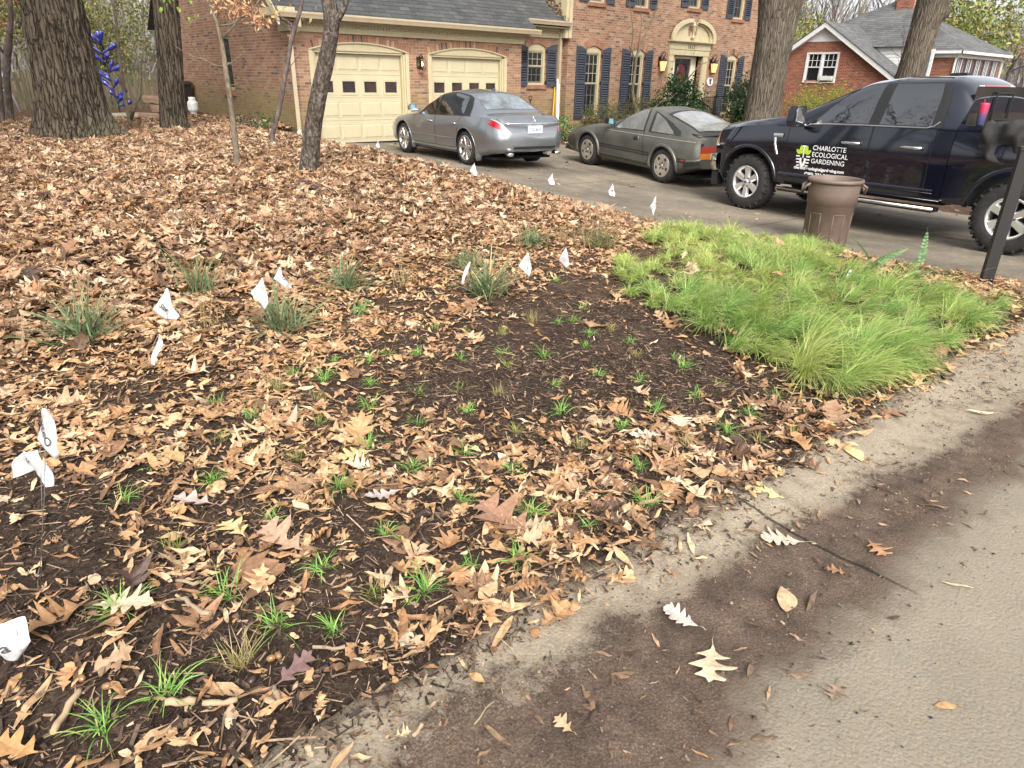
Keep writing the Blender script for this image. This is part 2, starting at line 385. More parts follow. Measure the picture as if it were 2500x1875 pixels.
def roadmat():
    """pale worn kerb strip, a band of washed-out soil, then bare aggregate pavement"""
    m, nt, b = newmat('street_pavement')
    p = geoco(nt); sp = nd(nt, 'ShaderNodeSeparateXYZ', {0: p}); y = sp.outputs[1]; x = sp.outputs[0]
    a = noise(nt, p, 2.1, 5, .6, .2); a2 = noise(nt, p, 9, 5, .65); f = noise(nt, p, 150, 4, .7); f2 = noise(nt, p, 420, 3, .6)
    vo = nd(nt, 'ShaderNodeTexVoronoi', {'Vector': p, 'Scale': 95.}); vd = vo.outputs['Distance']; vc = vo.outputs['Color']
    stone = ramp(nt, nd(nt, 'ShaderNodeSeparateXYZ', {0: vc}).outputs[0], [(.0, (.19, .17, .14)), (.35, (.30, .26, .20)), (.7, (.24, .24, .23)), (1., (.42, .34, .23))])
    pale = mix(nt, ramp(nt, f, [(.4, 0), (.62, 1)]), (.37, .30, .20), stone)
    pale = mix(nt, 1., pale, ramp(nt, a2, [(.3, .78), (.7, 1.15)]), 'MULTIPLY')
    aggr = mix(nt, ramp(nt, f, [(.42, 0), (.6, 1)]), (.26, .218, .16), mix(nt, .6, stone, (.21, .18, .14)))
    aggr = mix(nt, 1., aggr, ramp(nt, a, [(.3, .86), (.7, 1.1)]), 'MULTIPLY')
    dirt = ramp(nt, f, [(.26, (.045, .031, .022)), (.5, (.098, .069, .05)), (.66, (.16, .115, .083)), (.8, (.28, .225, .165))])
    dirt = mix(nt, 1., dirt, ramp(nt, a2, [(.3, .62), (.7, 1.4)]), 'MULTIPLY')
    damp = mix(nt, ramp(nt, a2, [(.4, 0), (.62, 1)]), mix(nt, .5, dirt, pale), dirt)
    w = math_(nt, 'ADD', y, math_(nt, 'ADD', math_(nt, 'MULTIPLY', math_(nt, 'SUBTRACT', a, .5), .42), math_(nt, 'ADD', math_(nt, 'MULTIPLY', math_(nt, 'SUBTRACT', a2, .5), .22), math_(nt, 'MULTIPLY', math_(nt, 'SUBTRACT', f, .5), .16))))
    w2 = math_(nt, 'ADD', w, math_(nt, 'MULTIPLY', math_(nt, 'ADD', x, 6), .01))
    w = math_(nt, 'ADD', w, math_(nt, 'MULTIPLY', math_(nt, 'ADD', x, 6.7), .088))
    k1 = ramp(nt, math_(nt, 'MULTIPLY_ADD', w, -1., -15.), [(.61, 0), (.66, .45), (.72, 1)])       # pale -> dirt
    k2 = ramp(nt, math_(nt, 'MULTIPLY_ADD', w2, -.5, -7.5), [(.565, 0), (.635, 1)])      # dirt -> pavement
    c = mix(nt, k1, pale, mix(nt, k2, dirt, aggr))
    w0 = math_(nt, 'ADD', y, math_(nt, 'ADD', math_(nt, 'MULTIPLY', math_(nt, 'SUBTRACT', a2, .5), .26), math_(nt, 'MULTIPLY', math_(nt, 'SUBTRACT', f, .5), .14)))
    k0 = ramp(nt, math_(nt, 'ADD', w0, 16.), [(.44, 0), (.53, 1)])
    c = mix(nt, math_(nt, 'MULTIPLY', k0, .92), c, mix(nt, 1., dirt, (.8, .74, .7), 'MULTIPLY'))
    # soil washed thinly over the pale strip
    k3 = math_(nt, 'MULTIPLY', ramp(nt, a2, [(.42, 0), (.62, 1)]), math_(nt, 'SUBTRACT', 1, k1))
    c = mix(nt, math_(nt, 'MULTIPLY', k3, .6), c, damp)
    j = math_(nt, 'LESS_THAN', math_(nt, 'ABSOLUTE', math_(nt, 'ADD', math_(nt, 'ADD', x, 5.28), math_(nt, 'MULTIPLY', a2, .03))), .008)
    c = mix(nt, math_(nt, 'MULTIPLY', math_(nt, 'MULTIPLY', j, math_(nt, 'SUBTRACT', 1, k2)), .8), c, (.015, .012, .01))
    nt.links.new(c, b.inputs['Base Color']); b.inputs['Roughness'].default_value = .9; b.inputs['Specular IOR Level'].default_value = .25
    bump(nt, b, math_(nt, 'ADD', math_(nt, 'MULTIPLY', f, 1.), math_(nt, 'ADD', math_(nt, 'MULTIPLY', f2, .5), math_(nt, 'MULTIPLY', vd, -.8))), .003)
    return m

def axis_lines(lo, hi, step, far):
    a = list(np.arange(lo, hi + 1e-6, step)); s = step
    out = a[:]; x = hi
    while x < far: s *= 1.5; x += s; out.append(x)
    s = step; x = lo
    while x > -far: s *= 1.5; x -= s; out.insert(0, x)
    return np.array(out)
M_SOIL = soilmat(); M_CONC = concretemat(); M_ROAD = roadmat()
def ground_z(x, y):
    g = G(x, y)
    near = (x > -11) & (x < 1) & (y > -15.45) & (y < 3)
    k = np.clip((edge_x(y) - .1 - x) / .4, 0, 1) * np.clip((y + 15.47) / .12, 0, 1)
    return g + near * k * (.05 * (vnoise(x, y, .31, 3) - .5) + .025 * (vnoise(x, y, .11, 4) - .5)) - (y < -15.5) * .03 - ((x > edge_x(y) + .05) & (y > -15.6) & (y < .05) & (x < 7.4)) * .02
tag(link('ground', grid_mesh('ground', axis_lines(-9.5, 1.6, .055, 600), axis_lines(-15.7, -3.0, .055, 600), ground_z, M_SOIL)), kind='structure')
dx = np.concatenate([np.linspace(-.2, 1, 12), np.linspace(1.3, 7.05, 18)])
def drive_sheet():
    ys = np.linspace(-15.6, -.02, 60); t = np.linspace(0, 1, 30); V = []
    for yv in ys:
        x0 = edge_x(yv) - .12 + .05 * math.sin(yv * 5.1); x1 = np.interp(yv, [-15.6, -13, -9, 0], [6.6, 5.2, 6.6, 7.05])
        xs = x0 + (x1 - x0) * t; V.append(np.stack([xs, np.full(30, yv), drive_z(xs, np.full(30, yv)) + .004], -1))
    V = np.concatenate(V); i = np.arange(59)[:, None] * 30 + np.arange(29)[None]
    return np_mesh('driveway', V, [np.stack([i, i + 1, i + 31, i + 30], -1).reshape(-1, 4)], M_CONC, smooth=True)
tag(link('driveway', drive_sheet()), kind='structure')
def road_sheet():
    xs = np.concatenate([[-120, -60, -30, -16], np.arange(-12, 4, .06), [6, 10, 20, 40, 80, 140]])
    ys = np.concatenate([[-24.5, -22, -20], np.arange(-18.6, -15.40, .05), [-15.38]])
    def z(x, y):
        yy = y + .16 * (vnoise(x, y, .45, 8) - .5) + .05 * (vnoise(x, y, .09, 9) - .5)
        return road_z(x) + .008 + (x < .3) * (.03 * ss(-15.75, -15.52, yy) - .09 * ss(-15.5, -15.41, yy)) - .012 * np.exp(-((y + 15.95) / .2) ** 2)
    return grid_mesh('road', xs, ys, z, M_ROAD)
tag(link('road', road_sheet()), kind='structure')
# ---------------------------------------------------------------- the brick house
H = empty('brick_house', (0, 0, 0), label='two-storey brick house with cream trim, navy shutters and an attached double garage', cat='house')

def arc_top(x0, x1, zs, za, n=10):
    """points of a segmental arch from (x0,zs) over the apex za to (x1,zs)"""
    h = za - zs; c = (x1 - x0) / 2; Rr = (c * c + h * h) / (2 * h); zc = za - Rr
    a = math.asin(c / Rr)
    return [((x0 + x1) / 2 + Rr * math.sin(t), zc + Rr * math.cos(t)) for t in np.linspace(-a, a, n)]

def wall_holes(name, outer, holes, f3, depth, mats, parent=H):
    """flat wall with openings and their reveals; f3(u, w, d), d grows into the wall"""
    bm = bmesh.new(); edges = []
    loops = [outer] + holes
    for lp in loops:
        vs = [bm.verts.new(f3(u, w, 0)) for u, w in lp]
        edges += [bm.edges.new((vs[i], vs[(i + 1) % len(vs)])) for i in range(len(vs))]
    bmesh.ops.triangle_fill(bm, edges=edges, use_beauty=True)
    for lp in holes:
        a = [bm.verts.new(f3(u, w, 0)) for u, w in lp]; b = [bm.verts.new(f3(u, w, depth)) for u, w in lp]
        n = len(lp)
        for i in range(n): bm.faces.new((a[i], a[(i + 1) % n], b[(i + 1) % n], b[i]))
    me = bpy.data.meshes.new(name); bm.to_mesh(me); bm.free()
    for m in mats: me.materials.append(m)
    return link(name, me, parent)
def FX(Y): return lambda u, w, d: (u, Y + d, w)          # a wall facing the street
def FXn(X): return lambda u, w, d: (X + d, u, w)         # a wall facing -X

# garage front, side wall, recessed link, main front
D1 = (.39, 3.17); D2 = (3.76, 6.51)
h1 = [(D1[0], -.1)] + arc_top(*D1, 2.15, 2.335, 14) + [(D1[1], -.1)]
h2 = [(D2[0], -.1)] + arc_top(*D2, 2.15, 2.335, 14) + [(D2[1], -.1)]
wall_holes('wall', [(0, -.5), (0, 2.9), (7.06, 2.9), (7.06, -.5)], [h1, h2], FX(0), .22, [M_BRX])
def rect(u0, u1, w0, w1): return [(u0, w0), (u0, w1), (u1, w1), (u1, w0)]
RIDGE_Y, EAVE_Z, SL = 4.75, 2.80, .9
side_w = (3.99, 4.83, 1.16, 2.50)
wall_holes('wall', [(0, -.2), (9.5, -.2), (9.5, 2.85), (RIDGE_Y, 2.85 + SL * (RIDGE_Y - .0)), (0, 2.85)], [rect(*side_w)], FXn(0), .14, [M_BRY])
rw = (7.63, 8.38, 1.42)
wall_holes('wall', [(7.0, -.5), (7.0, 3.3), (9.15, 3.3), (9.15, -.5)], [[(rw[0], rw[2])] + arc_top(rw[0], rw[1], 2.45, 2.58) + [(rw[1], rw[2])]], FX(.36), .14, [M_BRX])
WX = [(9.91, 10.66), (12.07, 12.82), (17.73, 18.48), (19.95, 20.70)]
UX = [WX[0], WX[1], (14.94, 15.69), WX[2], WX[3]]
mh = [[(a, .42)] + arc_top(a, b, 2.47, 2.59) + [(b, .42)] for a, b in WX]
mh += [rect(a, b, (3.98 if i == 2 else 3.8), 5.3) for i, (a, b) in enumerate(UX)]
mh.append(rect(14.37, 16.12, .42, 2.5))
YM = .15
wall_holes('wall', [(9.1, -.8), (9.1, 6.0), (21.6, 6.0), (21.6, -.8)], mh, FX(YM), .16, [M_BRX])
MB().box(9.1, 9.3, YM + .01, .5, -.6, 2.74, 0).build('wall', [M_BRY], H)
# left return of the main house above the garage roof: lap siding with a corner board
sd_ = MB()
for i in range(24):
    z = 2.75 + i * .14
    sd_.add([(9.1, .32, z), (9.1, 9.5, z), (9.135, 9.5, z + .14), (9.135, .32, z + .14), (9.16, .32, z), (9.16, 9.5, z)], [(0, 1, 2, 3), (0, 4, 5, 1)])
sd_.build('siding', M_CREAM, H)
MB().box(8.985, 9.098, .0, .34, 2.75, 6.0).box(8.88, 8.983, .06, .3, 2.75, 6.0).build('corner_board', M_CREAM, H)
MB().box(9.1, 21.6, .16 + .2, 9.5, 5.9, 6.0).build('upper_ceiling', M_DARK, H)
MB().box(21.45, 21.6, YM + .17, 9.5, -.8, 6.0).build('wall', [M_BRY], H)
MB().box(8.85, 21.85, -.3, 10, 6.0, 6.25).build('main_eave', M_CREAM, H)
e = MB(); e.add([(8.8, -.4, 6.25), (21.9, -.4, 6.25), (21.9, 5, 9.6), (8.8, 5, 9.6), (8.8, 10.2, 6.25), (21.9, 10.2, 6.25)], [(0, 1, 2, 3), (3, 2, 5, 4), (0, 3, 4), (1, 5, 2)]); e.build('main_roof', M_SHX, H)
MB().box(.02, 21.4, 9.4, 9.5, -.5, 6).build('wall', [M_BRX], H)
MB().box(.2, 7.0, .5, .6, -.1, 2.7).box(7.1, 9, .9, 1.0, -.1, 3).box(9.3, 21.3, 1.2, 1.3, .2, 6).build('dark_rooms', M_DARK, H)

# garage roof with a step where the link sits back
rf = MB()
def rp(x, y, up=0): return (x, y, EAVE_Z + .05 + SL * (y + .35) + up)
for (xa, xb, ya) in ((-.42, 7.36, -.36), (7.36, 8.99, -.0)):
    for yb0, yb1 in ((ya, RIDGE_Y),):
        a, b, c, d = rp(xa, yb0), rp(xb, yb0), rp(xb, yb1), rp(xa, yb1)
        t = .06
        rf.add([a, b, c, d] + [(p[0], p[1], p[2] - t) for p in (a, b, c, d)], [(0, 1, 2, 3), (7, 6, 5, 4), (0, 4, 5, 1), (1, 5, 6, 2), (3, 7, 4, 0)])
a = rp(-.42, RIDGE_Y); rf.add([a, (8.99, a[1], a[2]), (8.99, 9.9, EAVE_Z), (-.42, 9.9, EAVE_Z)], [(0, 1, 2, 3)])
rf.build('garage_roof', M_SHX, H)
rk = MB()
for k in range(1):
    a, b = rp(-.43, -.38, -.03), rp(-.43, RIDGE_Y, -.03)
    rk.add([(-.45, a[1], a[2] - .2), (-.45, a[1], a[2]), (-.45, b[1], b[2]), (-.45, b[1], b[2] - .2), (-.40, a[1], a[2] - .2), (-.40, a[1], a[2]), (-.40, b[1], b[2]), (-.40, b[1], b[2] - .2)],
           [(0, 1, 2, 3), (4, 7, 6, 5), (0, 4, 5, 1), (0, 3, 7, 4), (1, 5, 6, 2)])
    rk.add([(-.40, a[1] + .05, a[2] - .1), (.02, a[1] + .05, a[2] - .1), (.02, b[1], b[2] - .1), (-.40, b[1], b[2] - .1)], [(0, 1, 2, 3)])
rk.build('rake_board', M_CREAM, H)
# cornice: frieze board, dentils, soffit, returns
fz = MB().box(-.06, 7.12, -.05, -.002, 2.5, 2.74).box(-.42, 7.3, -.35, -.0, 2.76, 2.79)
fz.box(-.1, 7.16, -.09, -.052, 2.69, 2.76).box(-.12, 7.2, -.2, -.092, 2.72, 2.76)
fz.box(-.06, -.003, .0, .55, 2.5, 2.74).box(-.42, -.004, -.34, .62, 2.80, 2.96).box(-.3, -.064, -.04, .6, 2.74, 2.80)
x = -.05
while x < 7.1:
    fz.box(x, x + .042, -.088, -.053, 2.625, 2.672); x += .085
fz.box(7.06, 8.99, .31, .358, 2.74, 2.98).box(7.2, 8.99, .01, .36, 3.0, 3.03).box(7.1, 8.98, .26, .308, 2.93, 3.0)
x = 7.35
while x < 8.9:
    fz.box(x, x + .042, .262, .306, 2.87, 2.915); x += .085
fz.build('frieze', M_CREAM, H)
def gutter(x0, x1, y, z):
    g = MB(); pr = [(0, .12), (-.005, .02), (.02, 0), (.10, 0), (.10, .12)]
    poly = [(-.125, .12), (-.125, .09), (-.105, .05), (-.085, .0), (0, .0), (0, .12), (-.01, .12), (-.01, .015), (-.08, .015), (-.098, .06), (-.113, .1), (-.113, .12)]
    g.prism(poly, lambda u, w, d: (d, y + u, z + w), x0, x1)
    g.box(x0, x0 + .01, y - .11, y, z, z + .11).box(x1 - .01, x1, y - .11, y, z, z + .11)
    return g.build('gutter', M_BEIGE, H)
gutter(-.44, 7.40, -.36, 2.75); gutter(7.30, 8.98, 0.0, 3.06)
fl = MB().box(-.44, 7.38, -.372, -.352, 2.86, 2.885).box(7.32, 8.98, -.012, .008, 3.17, 3.195); fl.build('drip_edge', M_CREAM, H)
def downspout(pts, w=.075):
    m = MB(); m.tube(pts, w * .72, 4, flat=.8, smooth=False); return m.build('downspout', M_BEIGE, H)
downspout([(.02, -.42, 2.76), (.02, -.42, 2.58), (-.02, -.34, 2.50), (-.05, -.1, 2.36), (-.06, -.075, 2.25), (-.06, -.075, .25), (-.09, -.2, .18)], .10)
downspout([(8.87, .2, 3.1), (8.88, .29, 2.95), (8.90, .29, 2.8), (8.90, .29, -.1)], .105)

# brick arches: one voussoir at a time, coloured per brick
def brick_arch(x0, x1, zs, za, Y, th, n, parent=H):
    m = MB(); h = za - zs; c = (x1 - x0) / 2; Rr = (c * c + h * h) / (2 * h); zc = za - Rr; xm = (x0 + x1) / 2
    a = math.asin(c / Rr) * 1.04
    cols = [(.265, .12, .072), (.285, .135, .08), (.24, .11, .068), (.30, .155, .09), (.235, .108, .066)]
    for i in range(n):
        t0 = -a + 2 * a * (i + .08) / n; t1 = -a + 2 * a * (i + .92) / n
        m.cur = rnd.choice(cols) if rnd.random() > .16 else rnd.choice([(.09, .062, .052), (.34, .235, .15)])
        m.prism([(xm + r * math.sin(t), zc + r * math.cos(t)) for r, t in ((Rr, t0), (Rr + th, t0), (Rr + th, t1), (Rr, t1))], FX(Y), -.006, .03)
    m.cur = (.33, .26, .185)
    m.prism([(xm + r * math.sin(t), zc + r * math.cos(t)) for r, ts in ((Rr, np.linspace(-a, a, 12)), (Rr + th, np.linspace(a, -a, 12))) for t in ts], FX(Y), -.003, .02)
    return m.build('brick_arch', M_BCOL, parent)
for d in (D1, D2): brick_arch(d[0], d[1], 2.15, 2.335, 0, .15, 40)
brick_arch(rw[0], rw[1], 2.45, 2.58, .36, .14, 13)
for a, b in WX: brick_arch(a, b, 2.47, 2.59, YM, .2, 13)

# garage doors
def garage_door(x0, x1, first):
    tr = MB()
    arc = arc_top(x0, x1, 2.15, 2.335, 16)
    tr.prism([(x0, 2.13)] + arc + [(x1, 2.13)], FX(0), .02, .05)
    tr.prism([(p[0], p[1]) for p in arc] + [(p[0], p[1] - .03) for p in reversed(arc)], FX(0), -.02, .019)
    for xa, s in ((x0, 1), (x1, -1)):
        tr.box(xa, xa + s * .10, .0, .06, 0, 2.129).box(xa + s * .1, xa + s * .15, .04, .14, 0, 2.10).box(xa + s * .15, xa + s * .19, .075, .17, 0, 2.10)
    tr.box(x0 + .15, x1 - .15, .051, .15, 2.08, 2.129)
    tr.build('door_trim', M_CREAM, H)
    d = MB(); xa, xb = x0 + .17, x1 - .17; w = xb - xa
    px = [xa + w * (k + .5) / 4 for k in range(4)]
    d0 = .17
    zr = [(0.0, .53), (.535, 1.065), (1.07, 1.6), (1.605, 2.12)]
    ws = []
    for ri, (za, zb) in enumerate(zr):
        if ri == 2:
            d.box(xa, xb, d0, d0 + .04, za, 1.18).box(xa, xb, d0, d0 + .04, 1.465, zb)
            e = xa
            for x in px:
                d.box(e, x - .185, d0, d0 + .04, 1.18, 1.465); e = x + .185
                for (u0, u1, v0, v1) in ((x - .235, x + .235, 1.475, 1.505), (x - .235, x + .235, 1.135, 1.17), (x - .235, x - .195, 1.17, 1.475), (x + .195, x + .235, 1.17, 1.475)):
                    d.box(u0, u1, d0 - .012, d0 - .001, v0, v1)
                for (u0, u1, v0, v1) in ((x - .195, x + .195, 1.45, 1.475), (x - .195, x + .195, 1.17, 1.19), (x - .195, x - .178, 1.19, 1.45), (x + .178, x + .195, 1.19, 1.45)):
                    d.box(u0, u1, d0 - .006, d0 + .02, v0, v1)
                ws.append(x)
            d.box(e, xb, d0, d0 + .04, 1.18, 1.465)
        else:
            d.box(xa, xb, d0, d0 + .04, za, zb)
            for x in px:
                u0, u1, v0, v1 = x - .28, x + .28, za + .10, zb - .10
                g = .03
                vs = [(u0, d0, v0), (u1, d0, v0), (u1, d0, v1), (u0, d0, v1), (u0 + g, d0 - .012, v0 + g), (u1 - g, d0 - .012, v0 + g), (u1 - g, d0 - .012, v1 - g), (u0 + g, d0 - .012, v1 - g)]
                d.add(vs, [(4, 5, 6, 7), (0, 1, 5, 4), (1, 2, 6, 5), (2, 3, 7, 6), (3, 0, 4, 7)])
                for (q0, q1, q2, q3) in ((u0 - .02, u1 + .02, v0 - .02, v0), (u0 - .02, u1 + .02, v1, v1 + .02), (u0 - .02, u0, v0, v1), (u1, u1 + .02, v0, v1)):
                    d.box(q0, q1, d0 - .006, d0 - .001, q2, q3)
    o = d.build('garage_door', M_GDOOR, H)
    for x in ws: MB().box(x - .18, x + .18, d0 + .015, d0 + .025, 1.185, 1.455).build('pane', M_DGLASS, o)
    if first: MB().box(x0 + .17, x1 - .17, d0 - .01, d0 + .03, -.02, -.001).build('weather_strip', M_DARK, H)
garage_door(*D1, True); garage_door(*D2, False)

# windows, shutters, sills
def window(x0, x1, zb, zs, za, Y, rail, cols=3, rows=3, parent=H, arch=True, lower=None):
    f = MB(); t = .075
    if arch: f.prism([(x0, zs - .07)] + arc_top(x0, x1, zs, za) + [(x1, zs - .07)], FX(Y), .05, .10)
    top = zs - .07 if arch else zs
    for xa, s in ((x0, 1), (x1, -1)): f.box(xa, xa + s * t, Y + .05, Y + .14, zb, top - .001)
    f.box(x0 + t, x1 - t, Y + .05, Y + .15, zb, zb + .05).box(x0 + t, x1 - t, Y + .06, Y + .14, top - .03, top - .001)
    o = f.build('window', M_CREAM, parent)
    a, b = x0 + t, x1 - t
    s = MB(); w = b - a
    def sash(z0, z1, y, s):
        s.box(a, a + .03, y, y + .03, z0, z1).box(b - .03, b, y, y + .03, z0, z1).box(a + .03, b - .03, y, y + .03, z0, z0 + .045).box(a + .03, b - .03, y, y + .03, z1 - .035, z1)
        for k in range(1, cols): s.box(a + w * k / cols - .007, a + w * k / cols + .007, y + .004, y + .026, z0 + .046, z1 - .036)
        for k in range(1, rows):
            z = z0 + .045 + (z1 - z0 - .08) * k / rows; s.box(a + .031, b - .031, y + .001, y + .028, z - .007, z + .007)
    s2 = MB(); sash(rail, top - .032, Y + .09, s); sash(zb + .052, rail - .001, Y + .121, s2)
    s.build('sash', M_MUNT, o); s2.build('sash', M_SCREEN, o)
    MB().box(a + .002, b - .002, Y + .104, Y + .107, rail + .01, top - .04).box(a + .002, b - .002, Y + .135, Y + .138, zb + .06, rail - .01).build('pane', M_GLASS, o)
    MB().box(a - .05, b + .05, Y + .19, Y + .2, zb, top).build('interior', M_DARK, o)
    return o
def brick_sill(x0, x1, z, Y):
    m = MB(); n = 10
    for i in range(n):
        m.cur = rnd.choice([(.26, .12, .072), (.285, .135, .08), (.235, .108, .068)])
        m.box(x0 + (x1 - x0) * (i + .06) / n, x0 + (x1 - x0) * (i + .94) / n, Y - .06, Y + .05, z - .11, z)
    m.cur = (.33, .26, .185); m.box(x0, x1, Y - .052, Y + .05, z - .105, z - .006)
    m.build('brick_sill', M_BCOL, H)
_sh = {}
def shutter(x0, x1, z0, z1, Y, hi, mid=None, swing=0.):
    """louvred shutter; hi = side on which the top is higher ('l', 'r' or None for flat)"""
    w = x1 - x0; key = (round(w, 2), round(z1 - z0, 2), hi, mid is None)
    if key not in _sh:
        m = MB(); t = .05; hgt = z1 - z0
        dz = .09 if hi else 0
        m.box(0, t, 0, .032, 0, hgt - (0 if hi == 'l' else dz)).box(w - t, w, 0, .032, 0, hgt - (0 if hi == 'r' else dz))
        q = [(t, hgt - .17), (w - t, hgt - .17)]; up = [(u, hgt - dz + (dz * math.sin(math.pi / 2 * (1 - (u - t) / (w - 2 * t))) if hi == 'l' else dz * math.sin(math.pi / 2 * (u - t) / (w - 2 * t)) if hi == 'r' else 0)) for u in np.linspace(w - t, t, 7)]
        m.prism(q + up, lambda u, ww, d: (u, d, ww), .001, .031)
        m.box(t, w - t, .001, .031, 0, .11)
        zs = [(.11, hgt - .17)]
        if mid is not None:
            mm = mid - z0; m.box(t, w - t, .001, .031, mm - .04, mm + .04); zs = [(.11, mm - .04), (mm + .04, hgt - .17)]
        for za, zb in zs:
            n = int(round((zb - za) / .07)); p = (zb - za) / n
            for k in range(n):
                z = za + p * k
                m.add([(t, -.004, z + .004), (w - t, -.004, z + .004), (w - t, .024, z + p * .66), (t, .024, z + p * .66), (t, .004, z), (w - t, .004, z), (w - t, .032, z + p * .6), (t, .032, z + p * .6)], [(0, 1, 2, 3), (7, 6, 5, 4), (0, 4, 5, 1), (3, 2, 6, 7)])
        m.box(t, w - t, .0335, .036, .05, hgt - .2, 1)
        _sh[key] = m.mesh('shutter', [M_NAVY, M_DARK])
    o = link('shutter', _sh[key], H, (x0, Y - .045, z0))
    return o
def hinges(xs, zs, Y):
    m = MB()
    for x in xs:
        for z in zs: m.box(x - .012, x + .012, Y - .05, Y - .002, z - .05, z + .05).box(x - .05, x + .05, Y - .03, Y - .012, z - .012, z + .012)
    m.build('hinge', M_BLACKM, H)
window(rw[0], rw[1], 1.42, 2.45, 2.58, .36, 1.93, 3, 2)
shutter(7.10, 7.61, 1.38, 2.55, .36, 'l', 1.95); shutter(8.39, 8.80, 1.37, 2.57, .36, 'r', 1.95)
brick_sill(7.58, 8.40, 1.41, .36); hinges([8.385], [1.5, 2.36], .36)
for a, b in WX:
    window(a, b, .42, 2.47, 2.59, YM, 1.47, 3, 3)
    shutter(a - .43, a - .005, .42, 2.57, YM, 'l', 1.5); shutter(b + .012, b + .41, .42, 2.57, YM, 'r', 1.5)
    hinges([b + .0], [1.5, 2.3], YM); brick_sill(a - .05, b + .05, .42, YM)
for i, (a, b) in enumerate(UX):
    z = 3.98 if i == 2 else 3.8
    window(a, b, z, 5.3, 5.3, YM, 4.55, 3, 2, arch=False)
    shutter(a - .43, a - .005, z, 5.3, YM, None, 4.55); shutter(b + .012, b + .41, z, 5.3, YM, None, 4.55)
    brick_sill(a - .05, b + .03, z, YM)
# narrow window in the garage side wall, dark box below it
f = MB(); ya, yb, za, zb = side_w
f.box(.05, .11, ya, ya + .06, za, zb).box(.05, .11, yb - .06, yb, za, zb).box(.05, .11, ya + .06, yb - .06, zb - .06, zb).box(.05, .12, ya + .06, yb - .06, za, za + .06).box(.06, .1, ya + .06, yb - .06, 1.80, 1.85)
o = f.build('window', M_MUNT, H); MB().box(.09, .095, ya + .06, yb - .06, za + .05, zb - .05).build('pane', M_GLASS, o)
m = MB()
for i in range(6):
    m.cur = rnd.choice([(.26, .12, .072), (.235, .11, .07)]); m.box(-.07, .04, ya - .06 + i * .15, ya + .08 + i * .15, za - .16, za - .05)
m.build('brick_sill', M_BCOL, H)

# front door with its cream surround
ds = MB(); P0, P1, P2, P3 = 14.11, 14.37, 16.12, 16.42
for a, b in ((P0, P1), (P2, P3)):
    ds.box(a, b, YM - .06, YM - .002, .42, 2.46).box(a + .06, b - .06, YM - .075, YM - .061, .7, 2.2).box(a - .03, b + .03, YM - .085, YM - .0615, .42, .62).box(a - .02, b + .02, YM - .08, YM - .0612, 2.26, 2.31)
ds.box(P0 - .02, P3 + .02, YM - .08, YM - .003, 2.462, 2.64).box(P0 - .03, P3 + .03, YM - .10, YM - .004, 2.65, 2.85)
ds.box(P0 - .06, P3 + .10, YM - .16, YM - .005, 2.851, 2.89).box(P0 - .1, P3 + .15, YM - .22, YM - .006, 2.891, 2.935)
ds.build('door_surround', M_CREAM, H)
pc = MB(); xm = (P0 + P3) / 2 + .05; hw = 1.30; hz = .72
def ell(t, r=1., k=1.): return (xm + hw * r * math.sin(t), 2.936 + (hz * k + .0) * math.cos(t) ** .85 if math.cos(t) > 0 else 2.936)
ts = np.linspace(-math.pi / 2, math.pi / 2, 41)
out = [ell(t) for t in ts]; inn = [ell(t, .87, .83) for t in ts]
gap = .17
for i in range(40):
    if abs((ts[i] + ts[i + 1]) / 2) < gap: continue
    pc.prism([out[i], out[i + 1], inn[i + 1], inn[i]], FX(YM), -.2, -.12)
    i2 = [ell(t, .90, .87) for t in ts[i:i + 2]]; i3 = [ell(t, .80, .77) for t in ts[i:i + 2]]
    pc.prism([i2[0], i2[1], i3[1], i3[0]], FX(YM), -.115, -.06)
# tympanum with the two scroll openings and the urn slot
tym = [ell(t, .86, .82) for t in ts]
holes = []
for s in (-1, 1):
    holes.append([(xm + s * (.165 + .115 * math.cos(a) * (1.05 if math.sin(a) > 0 else .8)), 3.24 + .185 * math.sin(a)) for a in np.linspace(0, 2 * math.pi, 18)[:-1]])
lo = [p for p in tym if abs(p[0] - xm) > .1]
L_ = [p for p in tym if p[0] < xm - .1]; R_ = [p for p in tym if p[0] > xm + .1]
poly = L_ + [(xm - .1, 3.43), (xm - .05, 3.41), (xm + .05, 3.41), (xm + .1, 3.43)] + R_
wall_holes('pediment_panel', poly, holes, FX(YM - .05), .04, [M_CREAM])
pc.build('pediment', M_CREAM, H)
u = MB(); u.lathe([(.0, 3.02), (.09, 3.02), (.06, 3.08), (.03, 3.14), (.035, 3.2), (.085, 3.3), (.1, 3.42), (.11, 3.43), (.11, 3.45), (.05, 3.47), (.03, 3.5), (.045, 3.53), (.0, 3.57)], 14, M=Matrix.Translation((xm, YM - .09, 0)))
u.build('urn_ornament', M_CREAM, H)
fd = MB(); dy = YM + .24
fd.box(14.80, 15.74, dy, dy + .05, .43, 2.36)
for (u0, u1, v0, v1) in ((14.9, 15.23, .55, 1.05), (15.31, 15.64, .55, 1.05)): fd.box(u0, u1, dy - .012, dy - .001, v0, v1)
dr = fd.build('front_door', simple('front_door_paint', (.022, .024, .03), .35), H)
MB().box(14.93, 15.61, dy - .008, dy - .001, 1.2, 2.2).build('pane', M_GLASS, dr)
MB().lathe([(.0, 0), (.03, 0), (.035, .02), (.0, .05)], 10, M=Matrix.Translation((15.66, dy - .001, 1.35)) @ Matrix.Rotation(R(90), 4, 'X')).build('door_knob', simple('brass', (.4, .28, .1), .3, metal=1), dr)
dw = MB(); dw.prism([(15.24 + .27 * math.cos(a), 1.72 + .46 * math.sin(a)) for a in np.linspace(0, 2 * math.pi, 29)[:-1]], FX(dy), -.016, -.009)
